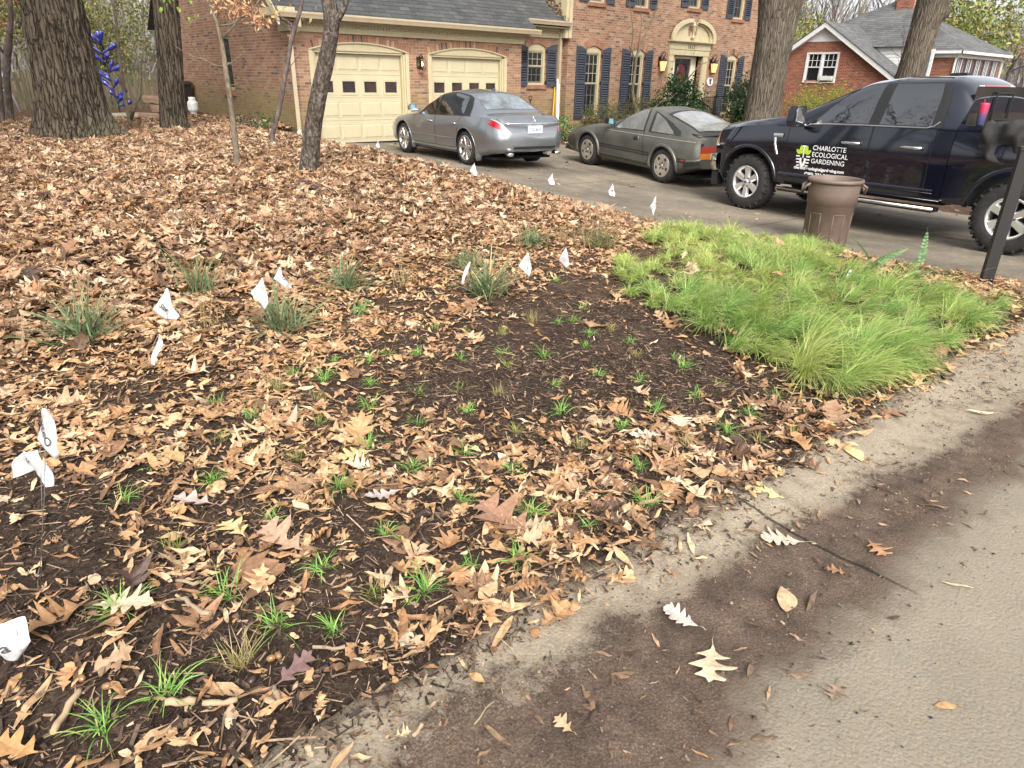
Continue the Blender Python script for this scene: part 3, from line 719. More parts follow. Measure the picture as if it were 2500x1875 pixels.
dw.build('oval_panel', simple('burgundy', (.13, .018, .026), .3, (.085, .014, .02), 7, coat=.5), dr)
sl_ = MB(); sl_.box(14.371, 14.60, dy + .0, dy + .06, .43, 2.45).box(14.60, 14.66, dy - .05, dy + .05, .43, 2.45).box(14.72, 14.799, dy - .04, dy + .05, .43, 2.45).box(15.741, 15.80, dy - .06, dy + .05, .43, 2.45).box(15.86, 16.11, dy + .0, dy + .06, .43, 2.45).box(14.66, 15.86, dy - .03, dy + .05, 2.361, 2.45)
sl_.build('door_frame', simple('door_frame_paint', (.66, .6, .45), .5), H)
MB().box(15.80, 15.86, dy + .01, dy + .03, .9, 2.36).box(14.66, 14.72, dy + .01, dy + .03, .9, 2.36).build('sidelight', M_GLASS, H)
cu = bpy.data.curves.new('house_number', 'FONT'); cu.body = '7615'; cu.size = .17; cu.extrude = .006; cu.align_x = 'CENTER'; cu.space_character = 1.25
hn = bpy.data.objects.new('house_number', cu); COL.objects.link(hn)
hm = bpy.data.meshes.new_from_object(hn.evaluated_get(bpy.context.evaluated_depsgraph_get())); bpy.data.objects.remove(hn); hm.materials.clear(); hm.materials.append(M_BLACKM); hn = link('house_number', hm, H, (15.27, YM - .108, 2.69)); hn.rotation_euler = (R(90), 0, 0)
# oval plaque
pq = MB(); ring = [(.19 * math.cos(a), .2 * math.sin(a)) for a in np.linspace(0, 2 * math.pi, 25)[:-1]]
pq.prism([(16.79 + u, 1.61 + .76 * w) for u, w in ring], FX(YM), -.03, -.002)
po = pq.build('plaque', simple('plaque_white', (.72, .70, .66), .5), H)
em = MB()
for (u, w, a, b) in ((0, -.01, .05, .075), (-.04, .05, .03, .06), (.04, .06, .035, .05), (.02, -.07, .06, .03)):
    em.prism([(16.79 + u + a * math.cos(t), 1.61 + w + b * math.sin(t)) for t in np.linspace(0, 6.283, 11)[:-1]], FX(YM), -.036, -.031)
em.build('plaque_emblem', simple('emblem_brown', (.07, .045, .04), .6), po)

# lanterns
M_LAMP = simple('lamp_glass_lit', (.5, .36, .2), .3, emit=((1, .50, .16), .75)); M_BULB = simple('bulb', (1, .9, .7), .3, emit=((1, .68, .34), 22))
M_CLEAR, _nt, _b = newmat('lantern_glass'); _b.inputs['Roughness'].default_value = .1; _b.inputs['Transmission Weight'].default_value = 1; _b.inputs['IOR'].default_value = 1.02; _b.inputs['Base Color'].default_value = (1, .93, .8, 1)
def lantern(x, y, z, big):
    m = MB()
    if big:
        m.box(x - .05, x + .05, y + .16, y + .2, z - .02, z + .3)
        m.tube([(x, y + .17, z + .1), (x, y + .1, z + .34), (x, y + .0, z + .46), (x + .01, y - .06, z + .42), (x, y - .05, z + .34), (x, y, z + .3)], .014, 6)
        m.tube([(x, y + .17, z + .2), (x - .05, y + .1, z + .3), (x - .08, y + .05, z + .42), (x - .03, y + .04, z + .47)], .01, 6)
        m.lathe([(.0, .31), (.03, .29), (.05, .24), (.15, .16), (.155, .15), (.0, .15)], 6, M=Matrix.Translation((x, y, z)))
        for k in range(6):
            a = k * math.pi / 3; m.tube([(x + .135 * math.cos(a), y + .135 * math.sin(a), z + .15), (x + .085 * math.cos(a), y + .085 * math.sin(a), z - .16)], .007, 4)
        m.lathe([(.0, -.21), (.03, -.2), (.09, -.165), (.0, -.155)], 6, M=Matrix.Translation((x, y, z)))
        o = m.build('lantern', M_BLACKM, H)
        MB().lathe([(.128, .149), (.08, -.154)], 6, M=Matrix.Translation((x, y, z)), smooth=False).build('lantern_glass', M_LAMP, o)
    else:
        m.box(x - .07, x + .07, y + .13, y + .16, z - .14, z + .14).box(x - .075, x + .075, y - .08, y + .07, z - .16, z - .145)
        m.tube([(x, y + .13, z + .1), (x, y + .07, z + .2), (x, y + .0, z + .2), (x, y, z + .16)], .012, 6)
        m.lathe([(.0, .17), (.02, .16), (.03, .12), (.1, .1), (.1, .09), (.0, .09)], 8, M=Matrix.Translation((x, y, z)))
        for sx in (-1, 1):
            for sy in (-1, 1): m.box(x + sx * .07 - .006, x + sx * .07 + .006, y + sy * .07 - .006, y + sy * .07 + .006, z - .145, z + .09)
        o = m.build('lantern', M_BLACKM, H)
        MB().box(x - .062, x + .062, y - .062, y + .062, z - .144, z + .088).build('lantern_glass', M_CLEAR, o)
    MB().lathe([(.0, -.045), (.018, -.03), (.022, 0), (.012, .035), (.0, .05)], 8, M=Matrix.Translation((x, y, z - (.02 if big else .03)))).build('bulb', M_BULB, o)
lantern(3.47, -.16, 1.92, False); lantern(13.62, YM - .2, 2.08, True); lantern(16.68, YM - .2, 2.08, True)

# stoop, steps and railing
st = MB().box(13.9, 17.3, -1.5, YM - .002, -.7, .40)
for k in range(3): st.box(14.2, 16.3, -1.5 - .3 * (k + 1), -1.5 - .3 * k - .001, -.7, .40 - .18 * (k + 1))
st.build('brick_stoop', M_BRX, H)
rl = MB()
def railing(p0, p1, n):
    p0, p1 = Vector(p0), Vector(p1)
    rl.tube([p0 + Vector((0, 0, .9)), p1 + Vector((0, 0, .9))], .02, 6); rl.tube([p0 + Vector((0, 0, .1)), p1 + Vector((0, 0, .1))], .012, 4)
    for k in range(n + 1):
        p = p0.lerp(p1, k / n); rl.tube([p + Vector((0, 0, .0)), p + Vector((0, 0, .9))], .011 if 0 < k < n else .022, 4)
railing((17.2, -1.4, .2), (17.2, .1, .2), 9); railing((16.4, .0, .17), (17.2, .0, .17), 6)
railing((16.45, -1.45, .1), (16.45, -2.7, -.55), 8); railing((14.1, -1.45, .1), (14.1, -2.7, -.55), 8); railing((16.45, -1.45, .15), (17.2, -1.45, .15), 5)
rl.build('railing', M_BLACKM, H)
# ---------------------------------------------------------------- vehicles
class Loft:
    """car body from K guide curves (x, half width, height) running front to back, bottom centre to top centre"""
    def __init__(s, curves, x0, x1, sig=.05, n=150, sub=4, tens=.5, sharp=()):
        pad = 40; xs = np.linspace(x0, x1, n); dxx = abs(xs[1] - xs[0]); K = len(curves)
        P = np.zeros((n, K, 2))
        kr = max(1, int(3 * sig / dxx)); kern = np.exp(-.5 * (np.arange(-kr, kr + 1) * dxx / sig) ** 2); kern /= kern.sum()
        for k, c in enumerate(curves):
            c = sorted(c); cx = [p[0] for p in c]
            for j in (1, 2):
                a = np.interp(xs, cx, [p[j] for p in c]); b = np.concatenate([2 * a[0] - a[kr:0:-1], a, 2 * a[-1] - a[-2:-kr - 2:-1]])
                P[:, k, j - 1] = np.convolve(b, kern, 'valid')
        P[:, 0, 0] = 0; P[:, -1, 0] = 0
        cols = []
        for k in range(K - 1):
            p0 = P[:, max(k - 1, 0)]; p1 = P[:, k]; p2 = P[:, k + 1]; p3 = P[:, min(k + 2, K - 1)]
            m1 = (p2 - p0) * tens * (k not in sharp); m2 = (p3 - p1) * tens * ((k + 1) not in sharp)
            L = np.linalg.norm(p2 - p1, axis=1, keepdims=True) + 1e-6
            for m in (m1, m2):
                l = np.linalg.norm(m, axis=1, keepdims=True) + 1e-9; m *= np.minimum(1, L / l)
            for t in np.arange(sub) / sub:
                cols.append((2 * t ** 3 - 3 * t ** 2 + 1) * p1 + (t ** 3 - 2 * t ** 2 + t) * m1 + (-2 * t ** 3 + 3 * t ** 2) * p2 + (t ** 3 - t ** 2) * m2)
        cols.append(P[:, -1]); s.D = np.stack(cols, 1); s.D[:, :, 0] = np.maximum(s.D[:, :, 0], 0); s.xs = xs; s.warp = lambda x: x; s.sub = sub; s.x0 = x0; s.x1 = x1; s.K = K
    def S(s, x, v):
        n, nv, _ = s.D.shape
        fx = np.clip((np.asarray(x, float) - s.x0) / (s.x1 - s.x0) * (n - 1), 0, n - 1.001); fv = np.clip(np.asarray(v, float) * s.sub, 0, nv - 1.001)
        i = fx.astype(int); j = fv.astype(int); a = (fx - i)[..., None]; b = (fv - j)[..., None]; D = s.D
        q = (D[i, j] * (1 - a) + D[i + 1, j] * a) * (1 - b) + (D[i, j + 1] * (1 - a) + D[i + 1, j + 1] * a) * b
        return np.concatenate([s.warp(np.asarray(x, float))[..., None] + 0 * q[..., :1], q], -1)
    def N(s, x, v):
        e = .012; f = .06
        du = s.S(x + e, v) - s.S(x - e, v); dv = s.S(x, np.minimum(v + f, s.K - 1.01)) - s.S(x, np.maximum(v - f, 0))
        n = np.cross(dv, du); n /= np.linalg.norm(n, axis=-1, keepdims=True) + 1e-9
        c = s.S(x, v); ref = np.stack([0 * c[..., 0], c[..., 1], c[..., 2] - .55], -1)
        sg = np.sign((n * ref).sum(-1, keepdims=True)); sg[sg == 0] = 1
        return n * sg
    def at(s, x, z, off=0., side=1, lo=1., hi=None):
        """point on the side of the body at (x, z)"""
        vv = np.linspace(lo, hi or s.K - 3, 60); pp = s.S(np.full(60, float(x)), vv); v = np.interp(z, pp[:, 2], vv)
        p = s.S(np.array([float(x)]), np.array([v]))[0]; n = s.N(np.array([float(x)]), np.array([v]))[0]
        p = p + n * off; return Vector((p[0], p[1] * side, p[2])), Vector((n[0], n[1] * side, n[2])), v
    def mesh(s, name, mats):
        n, nv, _ = s.D.shape; V = []
        ring = 2 * nv - 2
        X = np.repeat(s.warp(s.xs)[:, None], nv, 1)
        Lf = np.stack([X, s.D[:, :, 0], s.D[:, :, 1]], -1); Rt = Lf[:, -2:0:-1] * np.array([1, -1, 1])
        V = np.concatenate([Lf, Rt], 1).reshape(-1, 3)
        i = np.arange(n - 1)[:, None] * ring; k = np.arange(ring)[None]; k2 = (k + 1) % ring
        F = np.stack([i + k, i + ring + k, i + ring + k2, i + k2], -1).reshape(-1, 4)
        me = bpy.data.meshes.new(name)
        me.from_pydata([tuple(p) for p in V], [], [tuple(f) for f in F] + [tuple(range(ring)), tuple(range((n - 1) * ring + ring - 1, (n - 1) * ring - 1, -1))])
        for m in mats: me.materials.append(m)
        bm = bmesh.new(); bm.from_mesh(me); bmesh.ops.recalc_face_normals(bm, faces=bm.faces); bm.to_mesh(me); bm.free()
        return me
    def panel(s, mb, va, vb, xa, xb, off, m=0, ns=12, nt=8, side=1, thick=.0, full=False, wob=None):
        """patch lying off the body: t runs va..vb, s runs xa..xb; xa/xb may be (at va, at vb) pairs"""
        if not hasattr(xa, '__len__'): xa = (xa, xa)
        if not hasattr(xb, '__len__'): xb = (xb, xb)
        if not hasattr(va, '__len__'): va = (va, va)
        if not hasattr(vb, '__len__'): vb = (vb, vb)
        t = np.linspace(0, 1, nt + 1)[:, None]; q = np.linspace(0, 1, ns + 1)[None]
        XA = np.interp(t, np.linspace(0, 1, len(xa)), xa); XB = np.interp(t, np.linspace(0, 1, len(xb)), xb)
        x = XA + (XB - XA) * q; v = (va[0] + (va[1] - va[0]) * q) * (1 - t) + (vb[0] + (vb[1] - vb[0]) * q) * t
        p = s.S(x, v); nn = s.N(x, v)
        def put(o):
            a = (p + nn * o); a = a * np.array([1, side, 1]); return a
        a = put(off); w = ns + 1
        fs = [(j * w + i, j * w + i + 1, (j + 1) * w + i + 1, (j + 1) * w + i) for j in range(nt) for i in range(ns)]
        vs = [tuple(r) for r in a.reshape(-1, 3)]
        if full:
            b = a * np.array([1, -1, 1]); base = len(vs); vs += [tuple(r) for r in b.reshape(-1, 3)]
            fs += [tuple(base + k for k in reversed(f)) for f in fs]
        if thick and not full:
            b = put(off - thick); base = len(vs); vs += [tuple(r) for r in b.reshape(-1, 3)]
            rim = [i for i in range(w)] + [j * w + ns for j in range(1, nt + 1)] + [nt * w + i for i in range(ns - 1, -1, -1)] + [j * w for j in range(nt - 1, 0, -1)]
            for k in range(len(rim)):
                i0, i1 = rim[k], rim[(k + 1) % len(rim)]; fs.append((i0, i1, base + i1, base + i0))
        mb.add(vs, fs, m, True); return mb
    def ribbon(s, mb, pts, w, off, m=0, side=1, rise=0.):
        """strip following (x, z) points on the side"""
        P = [s.at(x, z, off, side) for x, z in pts]; n = len(P); vs = []
        for i, (p, nn, v) in enumerate(P):
            t = (P[min(i + 1, n - 1)][0] - P[max(i - 1, 0)][0]).normalized(); b = nn.cross(t).normalized() * w / 2
            vs += [p - b - nn * (off + .004), p - b, p + nn * rise, p + b, p + b - nn * (off + .004)]
        fs = [(i * 5 + k, i * 5 + k + 1, i * 5 + k + 6, i * 5 + k + 5) for i in range(n - 1) for k in range(4)]
        mb.add(vs, fs, m, True); return mb

def cut_body(name, me, parent, cyls, well_mat):
    """wheel openings cut out of the closed body"""
    o = link(name, me, parent)
    for (x, z, r, w) in cyls:
        m = MB(); m.lathe([(0, -w), (r, -w), (r, w), (0, w)], 40, M=Matrix.Translation((x, 0, z)) @ Matrix.Rotation(R(90), 4, 'X'))
        m.lathe
        c = m.build('cutter', [well_mat]); bm = bmesh.new(); bm.from_mesh(c.data); bmesh.ops.remove_doubles(bm, verts=bm.verts, dist=1e-5); bmesh.ops.recalc_face_normals(bm, faces=bm.faces); bm.to_mesh(c.data); bm.free()
        c.parent = parent
        bo = o.modifiers.new('b', 'BOOLEAN'); bo.object = c; bo.operation = 'DIFFERENCE'; bo.solver = 'EXACT'; bo.material_mode = 'TRANSFER'
        dg = bpy.context.evaluated_depsgraph_get(); me2 = bpy.data.meshes.new_from_object(o.evaluated_get(dg)); o.modifiers.clear(); o.data = me2
        bpy.data.objects.remove(c)
    o.data.name = name
    o.data.polygons.foreach_set('use_smooth', [True] * len(o.data.polygons)); o.data.set_sharp_from_angle(angle=R(38))
    return o

def paint(name, c, metal, rough, coat, dust=None, flake=0):
    m, nt, b = newmat(name)
    n = noise(nt, objco(nt), 2.2, 5, .6); n2 = noise(nt, objco(nt), 40, 3, .6)
    col = mix(nt, ramp(nt, n, [(.35, 0), (.7, 1)]), c, tuple(v * 1.12 for v in c))
    if dust:
        k = math_(nt, 'MULTIPLY', ramp(nt, n, [(.4, 0), (.62, 1)]), ramp(nt, n2, [(.3, .3), (.7, 1)])); col = mix(nt, math_(nt, 'MULTIPLY', k, .5), col, dust)
        nt.links.new(math_(nt, 'MULTIPLY_ADD', k, .3, rough), b.inputs['Roughness'])
    else: b.inputs['Roughness'].default_value = rough
    nt.links.new(col, b.inputs['Base Color']); b.inputs['Metallic'].default_value = metal; b.inputs['Coat Weight'].default_value = coat; b.inputs['Coat Roughness'].default_value = .04
    return m
M_NAVYP = paint('dark_blue_paint', (.003, .0044, .0115), .0, .14, 1); M_GREYP = paint('silver_grey_paint', (.265, .28, .295), .75, .32, 1); M_DULLP = paint('faded_grey_paint', (.092, .09, .078), .35, .34, .2, (.19, .18, .148))
M_TYRE = simple('tyre_rubber', (.016, .015, .014), .85, (.03, .028, .026), 12, .002); M_CHROME = simple('chrome', (.78, .77, .75), .14, metal=1); M_ALLOY = simple('alloy', (.52, .51, .49), .25, metal=.85)
M_OLDALLOY = simple('dull_alloy', (.50, .46, .38), .42, (.40, .36, .29), 14, metal=.55); M_BLACKP = simple('black_plastic', (.014, .014, .014), .5); M_WELL = simple('wheel_well', (.006, .006, .006), .95)
M_CARG = simple('car_glass', (.006, .007, .008), .01, spec=1., coat=1.); M_CARG.node_tree.nodes['Principled BSDF'].inputs['IOR'].default_value = 1.75; M_CARG.node_tree.nodes['Principled BSDF'].inputs['Coat IOR'].default_value = 1.6; _n = M_CARG.node_tree; bump(_n, _n.nodes['Principled BSDF'], noise(_n, scaled(_n, objco(_n), (1, 1, 2.2)), 3.2, 2, .5), .004); M_CARG2 = simple('dusty_car_glass', (.09, .09, .075), .16, (.16, .155, .13), 5, spec=.9, coat=.6)
M_SEAT = simple('pale_seat', (.28, .24, .19), .7); M_RED = simple('red_lens', (.30, .008, .014), .12, coat=1, spec=.7); M_RED2 = simple('faded_red_lens', (.24, .028, .016), .3, coat=.4); M_AMBER = simple('amber_lens', (.45, .14, .02), .25, coat=.6); M_CLEARL = simple('clear_lens', (.6, .6, .58), .12, coat=1, metal=.3)
M_PLATE = simple('plate_white', (.66, .67, .70), .4); M_PLTXT = simple('plate_blue', (.03, .05, .16), .5); M_LIME = simple('lime_vinyl', (.42, .58, .05), .45); M_WVINYL = simple('white_vinyl', (.78, .78, .76), .45)

def wheel(parent, x, z, yface, side, rt, rr, wt, style, rimmat, steer=0.):
    """yface = half track to the outer tyre face; built about the local y axis"""
    w = empty('wheel', (x, side * yface, z), 0, parent); w.rotation_euler = (0, 0, steer)
    A = Matrix.Rotation(R(-90) * side, 4, 'X')           # local z of the lathe becomes outward
    m = MB(); s = .018
    prof = [(rr - .01, -wt), (rr + .02, -wt + .002), (rt - .05, -wt + .01), (rt - .012, -wt + .04), (rt, -wt + .07), (rt, -.07), (rt - .012, -.035), (rt - .05, .002), (rr + .035, .006), (rr + .012, -.004), (rr - .005, -.02)]
    m.lathe(prof, 56, M=A)
    nb = 44
    for k in range(nb):
        a = 2 * math.pi * k / nb
        for zc, da in ((-.045, .0), (-wt / 2, .07), (-wt + .05, .035)):
            T = A @ Matrix.Rotation(a + da, 4, 'Z'); m.box(rt - .004, rt + (.0015 if style == 'truck' else .001), -rt * .052, rt * .04, zc - .03, zc + .03, 0, T)
    if style == 'truck':
        for k in range(22):
            T = A @ Matrix.Rotation(2 * math.pi * k / 22, 4, 'Z'); m.box(rt - .05, rt - .008, -.014, .006, -.03, .0022, 0, T)
    m.build('tyre', M_TYRE, w)
    r = MB()
    r.lathe([(rr - .005, -.02), (rr + .008, -.002), (rr - .012, -.004), (rr - .025, -.02), (rr - .03, -.10), (rr - .03, -wt + .02)], 48, M=A)
    r.lathe([(0, -.13), (rr - .03, -.13)], 30, 1, M=A); r.lathe([(0, -.121), (rr * .62, -.121), (rr * .62, -.129)], 30, 2, M=A)
    def spoke(a, r0, r1, w0, w1, z0, z1, th=.035, m_=0):
        T = A @ Matrix.Rotation(a, 4, 'Z')
        vs = [(r0, -w0, z0), (r0, w0, z0), (r1, w1, z1), (r1, -w1, z1)]; b_ = .008
        v2 = [(p[0], p[1] * 1.25 + (b_ if p[1] > 0 else -b_), p[2] - th) for p in vs]
        r.add([T @ Vector(p) for p in vs + v2], [(0, 1, 2, 3), (0, 3, 7, 4), (1, 5, 6, 2), (0, 4, 5, 1), (2, 6, 7, 3)], m_)
    if style == 'truck':
        for k in range(6):
            a = math.pi / 2 + k * math.pi / 3
            spoke(a, .05, rr - .012, .026, .04, -.022, -.012); spoke(a - .13, .07, rr - .014, .012, .018, -.034, -.026, m_=0); spoke(a + .13, .07, rr - .014, .012, .018, -.034, -.026)
            T = A @ Matrix.Rotation(a + math.pi / 6, 4, 'Z'); r.lathe([(0, -.012), (.011, -.014), (.013, -.03), (.013, -.05)], 8, 2, M=T @ Matrix.Translation((.068, 0, 0)))
        r.lathe([(0, -.006), (.03, -.008), (.04, -.014), (.055, -.03), (.085, -.034), (.09, -.06)], 24, 0, M=A); r.lathe([(0, -.0045), (.026, -.0055), (.028, -.008)], 20, 3, M=A @ Matrix.Diagonal((1, .55, 1, 1)))
    elif style == 'sedan':
        for k in range(7):
            a = math.pi / 2 + k * 2 * math.pi / 7
            for d in (-.13, .13): spoke(a + d * .72, .04, rr - .008, .016, .02, -.03, -.01)
        r.lathe([(0, -.018), (.03, -.02), (.045, -.03), (.08, -.035), (.085, -.06)], 24, 0, M=A)
        for k in range(5):
            T = A @ Matrix.Rotation(k * 2 * math.pi / 5, 4, 'Z') @ Matrix.Translation((.058, 0, 0)); r.lathe([(0, -.03), (.009, -.03), (.009, -.04)], 8, 2, M=T)
    else:
        r.lathe([(0, -.02), (.05, -.02), (.075, -.012), (.13, -.006), (rr - .03, -.002), (rr - .01, -.012)], 40, 0, M=A)
        for k in range(5):
            a = k * 2 * math.pi / 5 + .3
            for d in (-.12, .0, .12):
                T = A @ Matrix.Rotation(a + d, 4, 'Z'); r.box(rr - .075, rr - .03, -.007, .007, -.004, .0025, 2, T)
            T = A @ Matrix.Rotation(a + .63, 4, 'Z') @ Matrix.Translation((.06, 0, 0)); r.lathe([(0, -.006), (.014, -.006), (.015, -.02)], 8, 2, M=T)
        r.lathe([(.0, -.008), (.03, -.009), (.032, -.02)], 16, 0, M=A)
    r.build('rim', [rimmat, M_WELL, M_BLACKP, M_PLTXT], w)
    return w

def text_on(name, body, size, x, z, L, off, mat, parent, side=1, shear=0., align='LEFT', bold=0.0, spacing=1.):
    """flat lettering wrapped onto a body side: reads left to right with the nose on the left of the picture"""
    cu = bpy.data.curves.new(name, 'FONT'); cu.body = body; cu.size = size; cu.shear = shear; cu.align_x = align; cu.offset = bold; cu.space_character = spacing
    t = bpy.data.objects.new(name, cu); COL.objects.link(t)
    dg = bpy.context.evaluated_depsgraph_get(); me = bpy.data.meshes.new_from_object(t.evaluated_get(dg)); bpy.data.objects.remove(t); bpy.data.curves.remove(cu)
    bm = bmesh.new(); bm.from_mesh(me)
    for v in bm.verts:
        p, n, _ = L.at(x - v.co.x, z + v.co.y, off, side); v.co = p
    bm.to_mesh(me); bm.free(); me.materials.clear(); me.materials.append(mat)
    return link(name, me, parent)

def place_vehicle(name, front, rear, halftrack, label, cat, wb, rt, side=1):
    """front/rear: ground contact of the near-side wheels (x, y)"""
    f = Vector((*front, g1(*front))); r = Vector((*rear, g1(*rear)))
    d = (f - r).normalized(); yaw = math.atan2(d.y, d.x); pitch = -math.asin(d.z)
    lft = Vector((-math.sin(yaw), math.cos(yaw), 0))
    mid = (f + r) / 2 - lft * halftrack * side; base = mid + d * wb / 2
    o = empty(name, base, 0, None, label, cat); roll = R(1.1)
    o.rotation_euler = (roll, pitch, yaw); o.rotation_mode = 'XYZ'
    o.rotation_euler = (Matrix.Rotation(yaw, 3, 'Z') @ Matrix.Rotation(pitch, 3, 'Y') @ Matrix.Rotation(-roll, 3, 'X') if False else Matrix.Rotation(yaw, 3, 'Z') @ Matrix.Rotation(pitch, 3, 'Y')).to_euler()
    o.location.z = (f.z + r.z) / 2 + d.z * wb / 2
    return o

M_RIMS = simple('bright_alloy', (.74, .73, .71), .28, metal=.75)
# ================= pickup truck
T = place_vehicle('pickup_truck', (2.32, -10.76), (1.88, -14.43), .995, 'dark navy blue crew cab pickup truck with garden company lettering on its door', 'pickup truck', 3.69, .41)
zc = [  # cab and front end guide curves: (x, y, z)
 [(.98, 0, .42), (.5, 0, .34), (-3.2, 0, .42)],
 [(.98, .50, .44), (.85, .74, .40), (.5, .84, .36), (-.6, .84, .44), (-3.2, .84, .44)],
 [(.98, .62, .56), (.88, .86, .52), (.6, .95, .50), (-.6, .955, .48), (-3.2, .955, .48)],
 [(.98, .68, .74), (.88, .90, .72), (.5, .985, .74), (-.6, .975, .72), (-3.2, .975, .72)],
 [(.96, .70, .96), (.85, .93, .95), (.4, 1.01, .98), (-.3, 1.0, 1.0), (-.6, .99, 1.02), (-3.2, .99, 1.02)],
 [(.90, .68, 1.10), (.78, .88, 1.14), (.3, .965, 1.19), (-.3, .96, 1.22), (-.62, .955, 1.235), (-1.15, .95, 1.30), (-2.8, .95, 1.315), (-3.2, .945, 1.34)],
 [(.88, .60, 1.16), (.72, .78, 1.21), (.2, .86, 1.26), (-.55, .88, 1.29), (-.72, .86, 1.37), (-1.42, .79, 1.70), (-1.7, .77, 1.76), (-2.8, .77, 1.74), (-3.05, .79, 1.62), (-3.2, .82, 1.50)],
 [(.87, .55, 1.18), (.70, .70, 1.235), (.2, .78, 1.285), (-.50, .80, 1.32), (-.68, .78, 1.39), (-1.50, .67, 1.835), (-1.8, .665, 1.88), (-2.75, .665, 1.865), (-2.97, .675, 1.80), (-3.2, .70, 1.60)],
 [(.87, .30, 1.20), (.68, .36, 1.255), (.2, .4, 1.31), (-.42, .42, 1.335), (-.60, .42, 1.40), (-1.50, .40, 1.90), (-1.9, .40, 1.95), (-2.75, .40, 1.93), (-2.98, .42, 1.85), (-3.2, .44, 1.63)],
 [(.87, 0, 1.20), (.68, 0, 1.25), (.2, 0, 1.30), (-.38, 0, 1.33), (-.56, 0, 1.40), (-1.50, 0, 1.92), (-1.9, 0, 1.965), (-2.75, 0, 1.945), (-2.98, 0, 1.86), (-3.2, 0, 1.64)],
]
def trx(x): return x if -1.9 < x < .45 else (.45 + (x - .45) * .70 if x >= .45 else -1.9 + (x + 1.9) * .80)
def trz(k, x, z):
    if k >= 6: z += .065 * max(0, 1 - abs(x + .45) / .75) - (.045 if x < -1.2 else .045 * max(0, (-x - .8) / .4) if x < -.8 else 0)
    if k == 5: z += .05 * max(0, 1 - abs(x + .3) / .7)
    return z
zc = [[(trx(x), y, trz(k, x, z) + (.03 if k >= 7 and x <= -2.7 else 0)) for x, y, z in c] for k, c in enumerate(zc)]
TL = Loft(zc, trx(.98), trx(-3.14), .045, 190, 4, .5, sharp=(1, 5))
tb = cut_body('body', TL.mesh('truck_body', [M_NAVYP, M_WELL]), T, [(0, .43, .505, 1.2)], M_WELL)
bedc = [
 [(-2.90, 0, .46), (-4.98, 0, .50)],
 [(-2.90, .84, .47), (-4.98, .82, .52)],
 [(-2.90, .955, .50), (-4.98, .93, .56)],
 [(-2.90, .975, .72), (-4.98, .95, .74)],
 [(-2.90, .99, 1.02), (-3.45, 1.015, 1.04), (-3.95, 1.015, 1.04), (-4.4, .99, 1.04), (-4.98, .97, 1.04)],
 [(-2.90, .955, 1.30), (-4.98, .935, 1.30)],
 [(-2.90, .93, 1.375), (-4.98, .91, 1.38)],
 [(-2.90, .86, 1.375), (-4.98, .85, 1.38)],
 [(-2.90, .84, .82), (-4.98, .83, .84)],
 [(-2.90, 0, .80), (-4.98, 0, .82)],
]
BL = Loft(bedc, -2.90, -4.98, .05, 80, 4, .5, sharp=(1, 6, 7, 8))
cut_body('bed', BL.mesh('truck_bed', [M_NAVYP, M_WELL]), T, [(-3.69, .43, .515, 1.2)], M_WELL)
MB().box(-2.92, -2.90, -.84, .84, .8, 1.36).build('bed_front_panel', M_NAVYP, T)
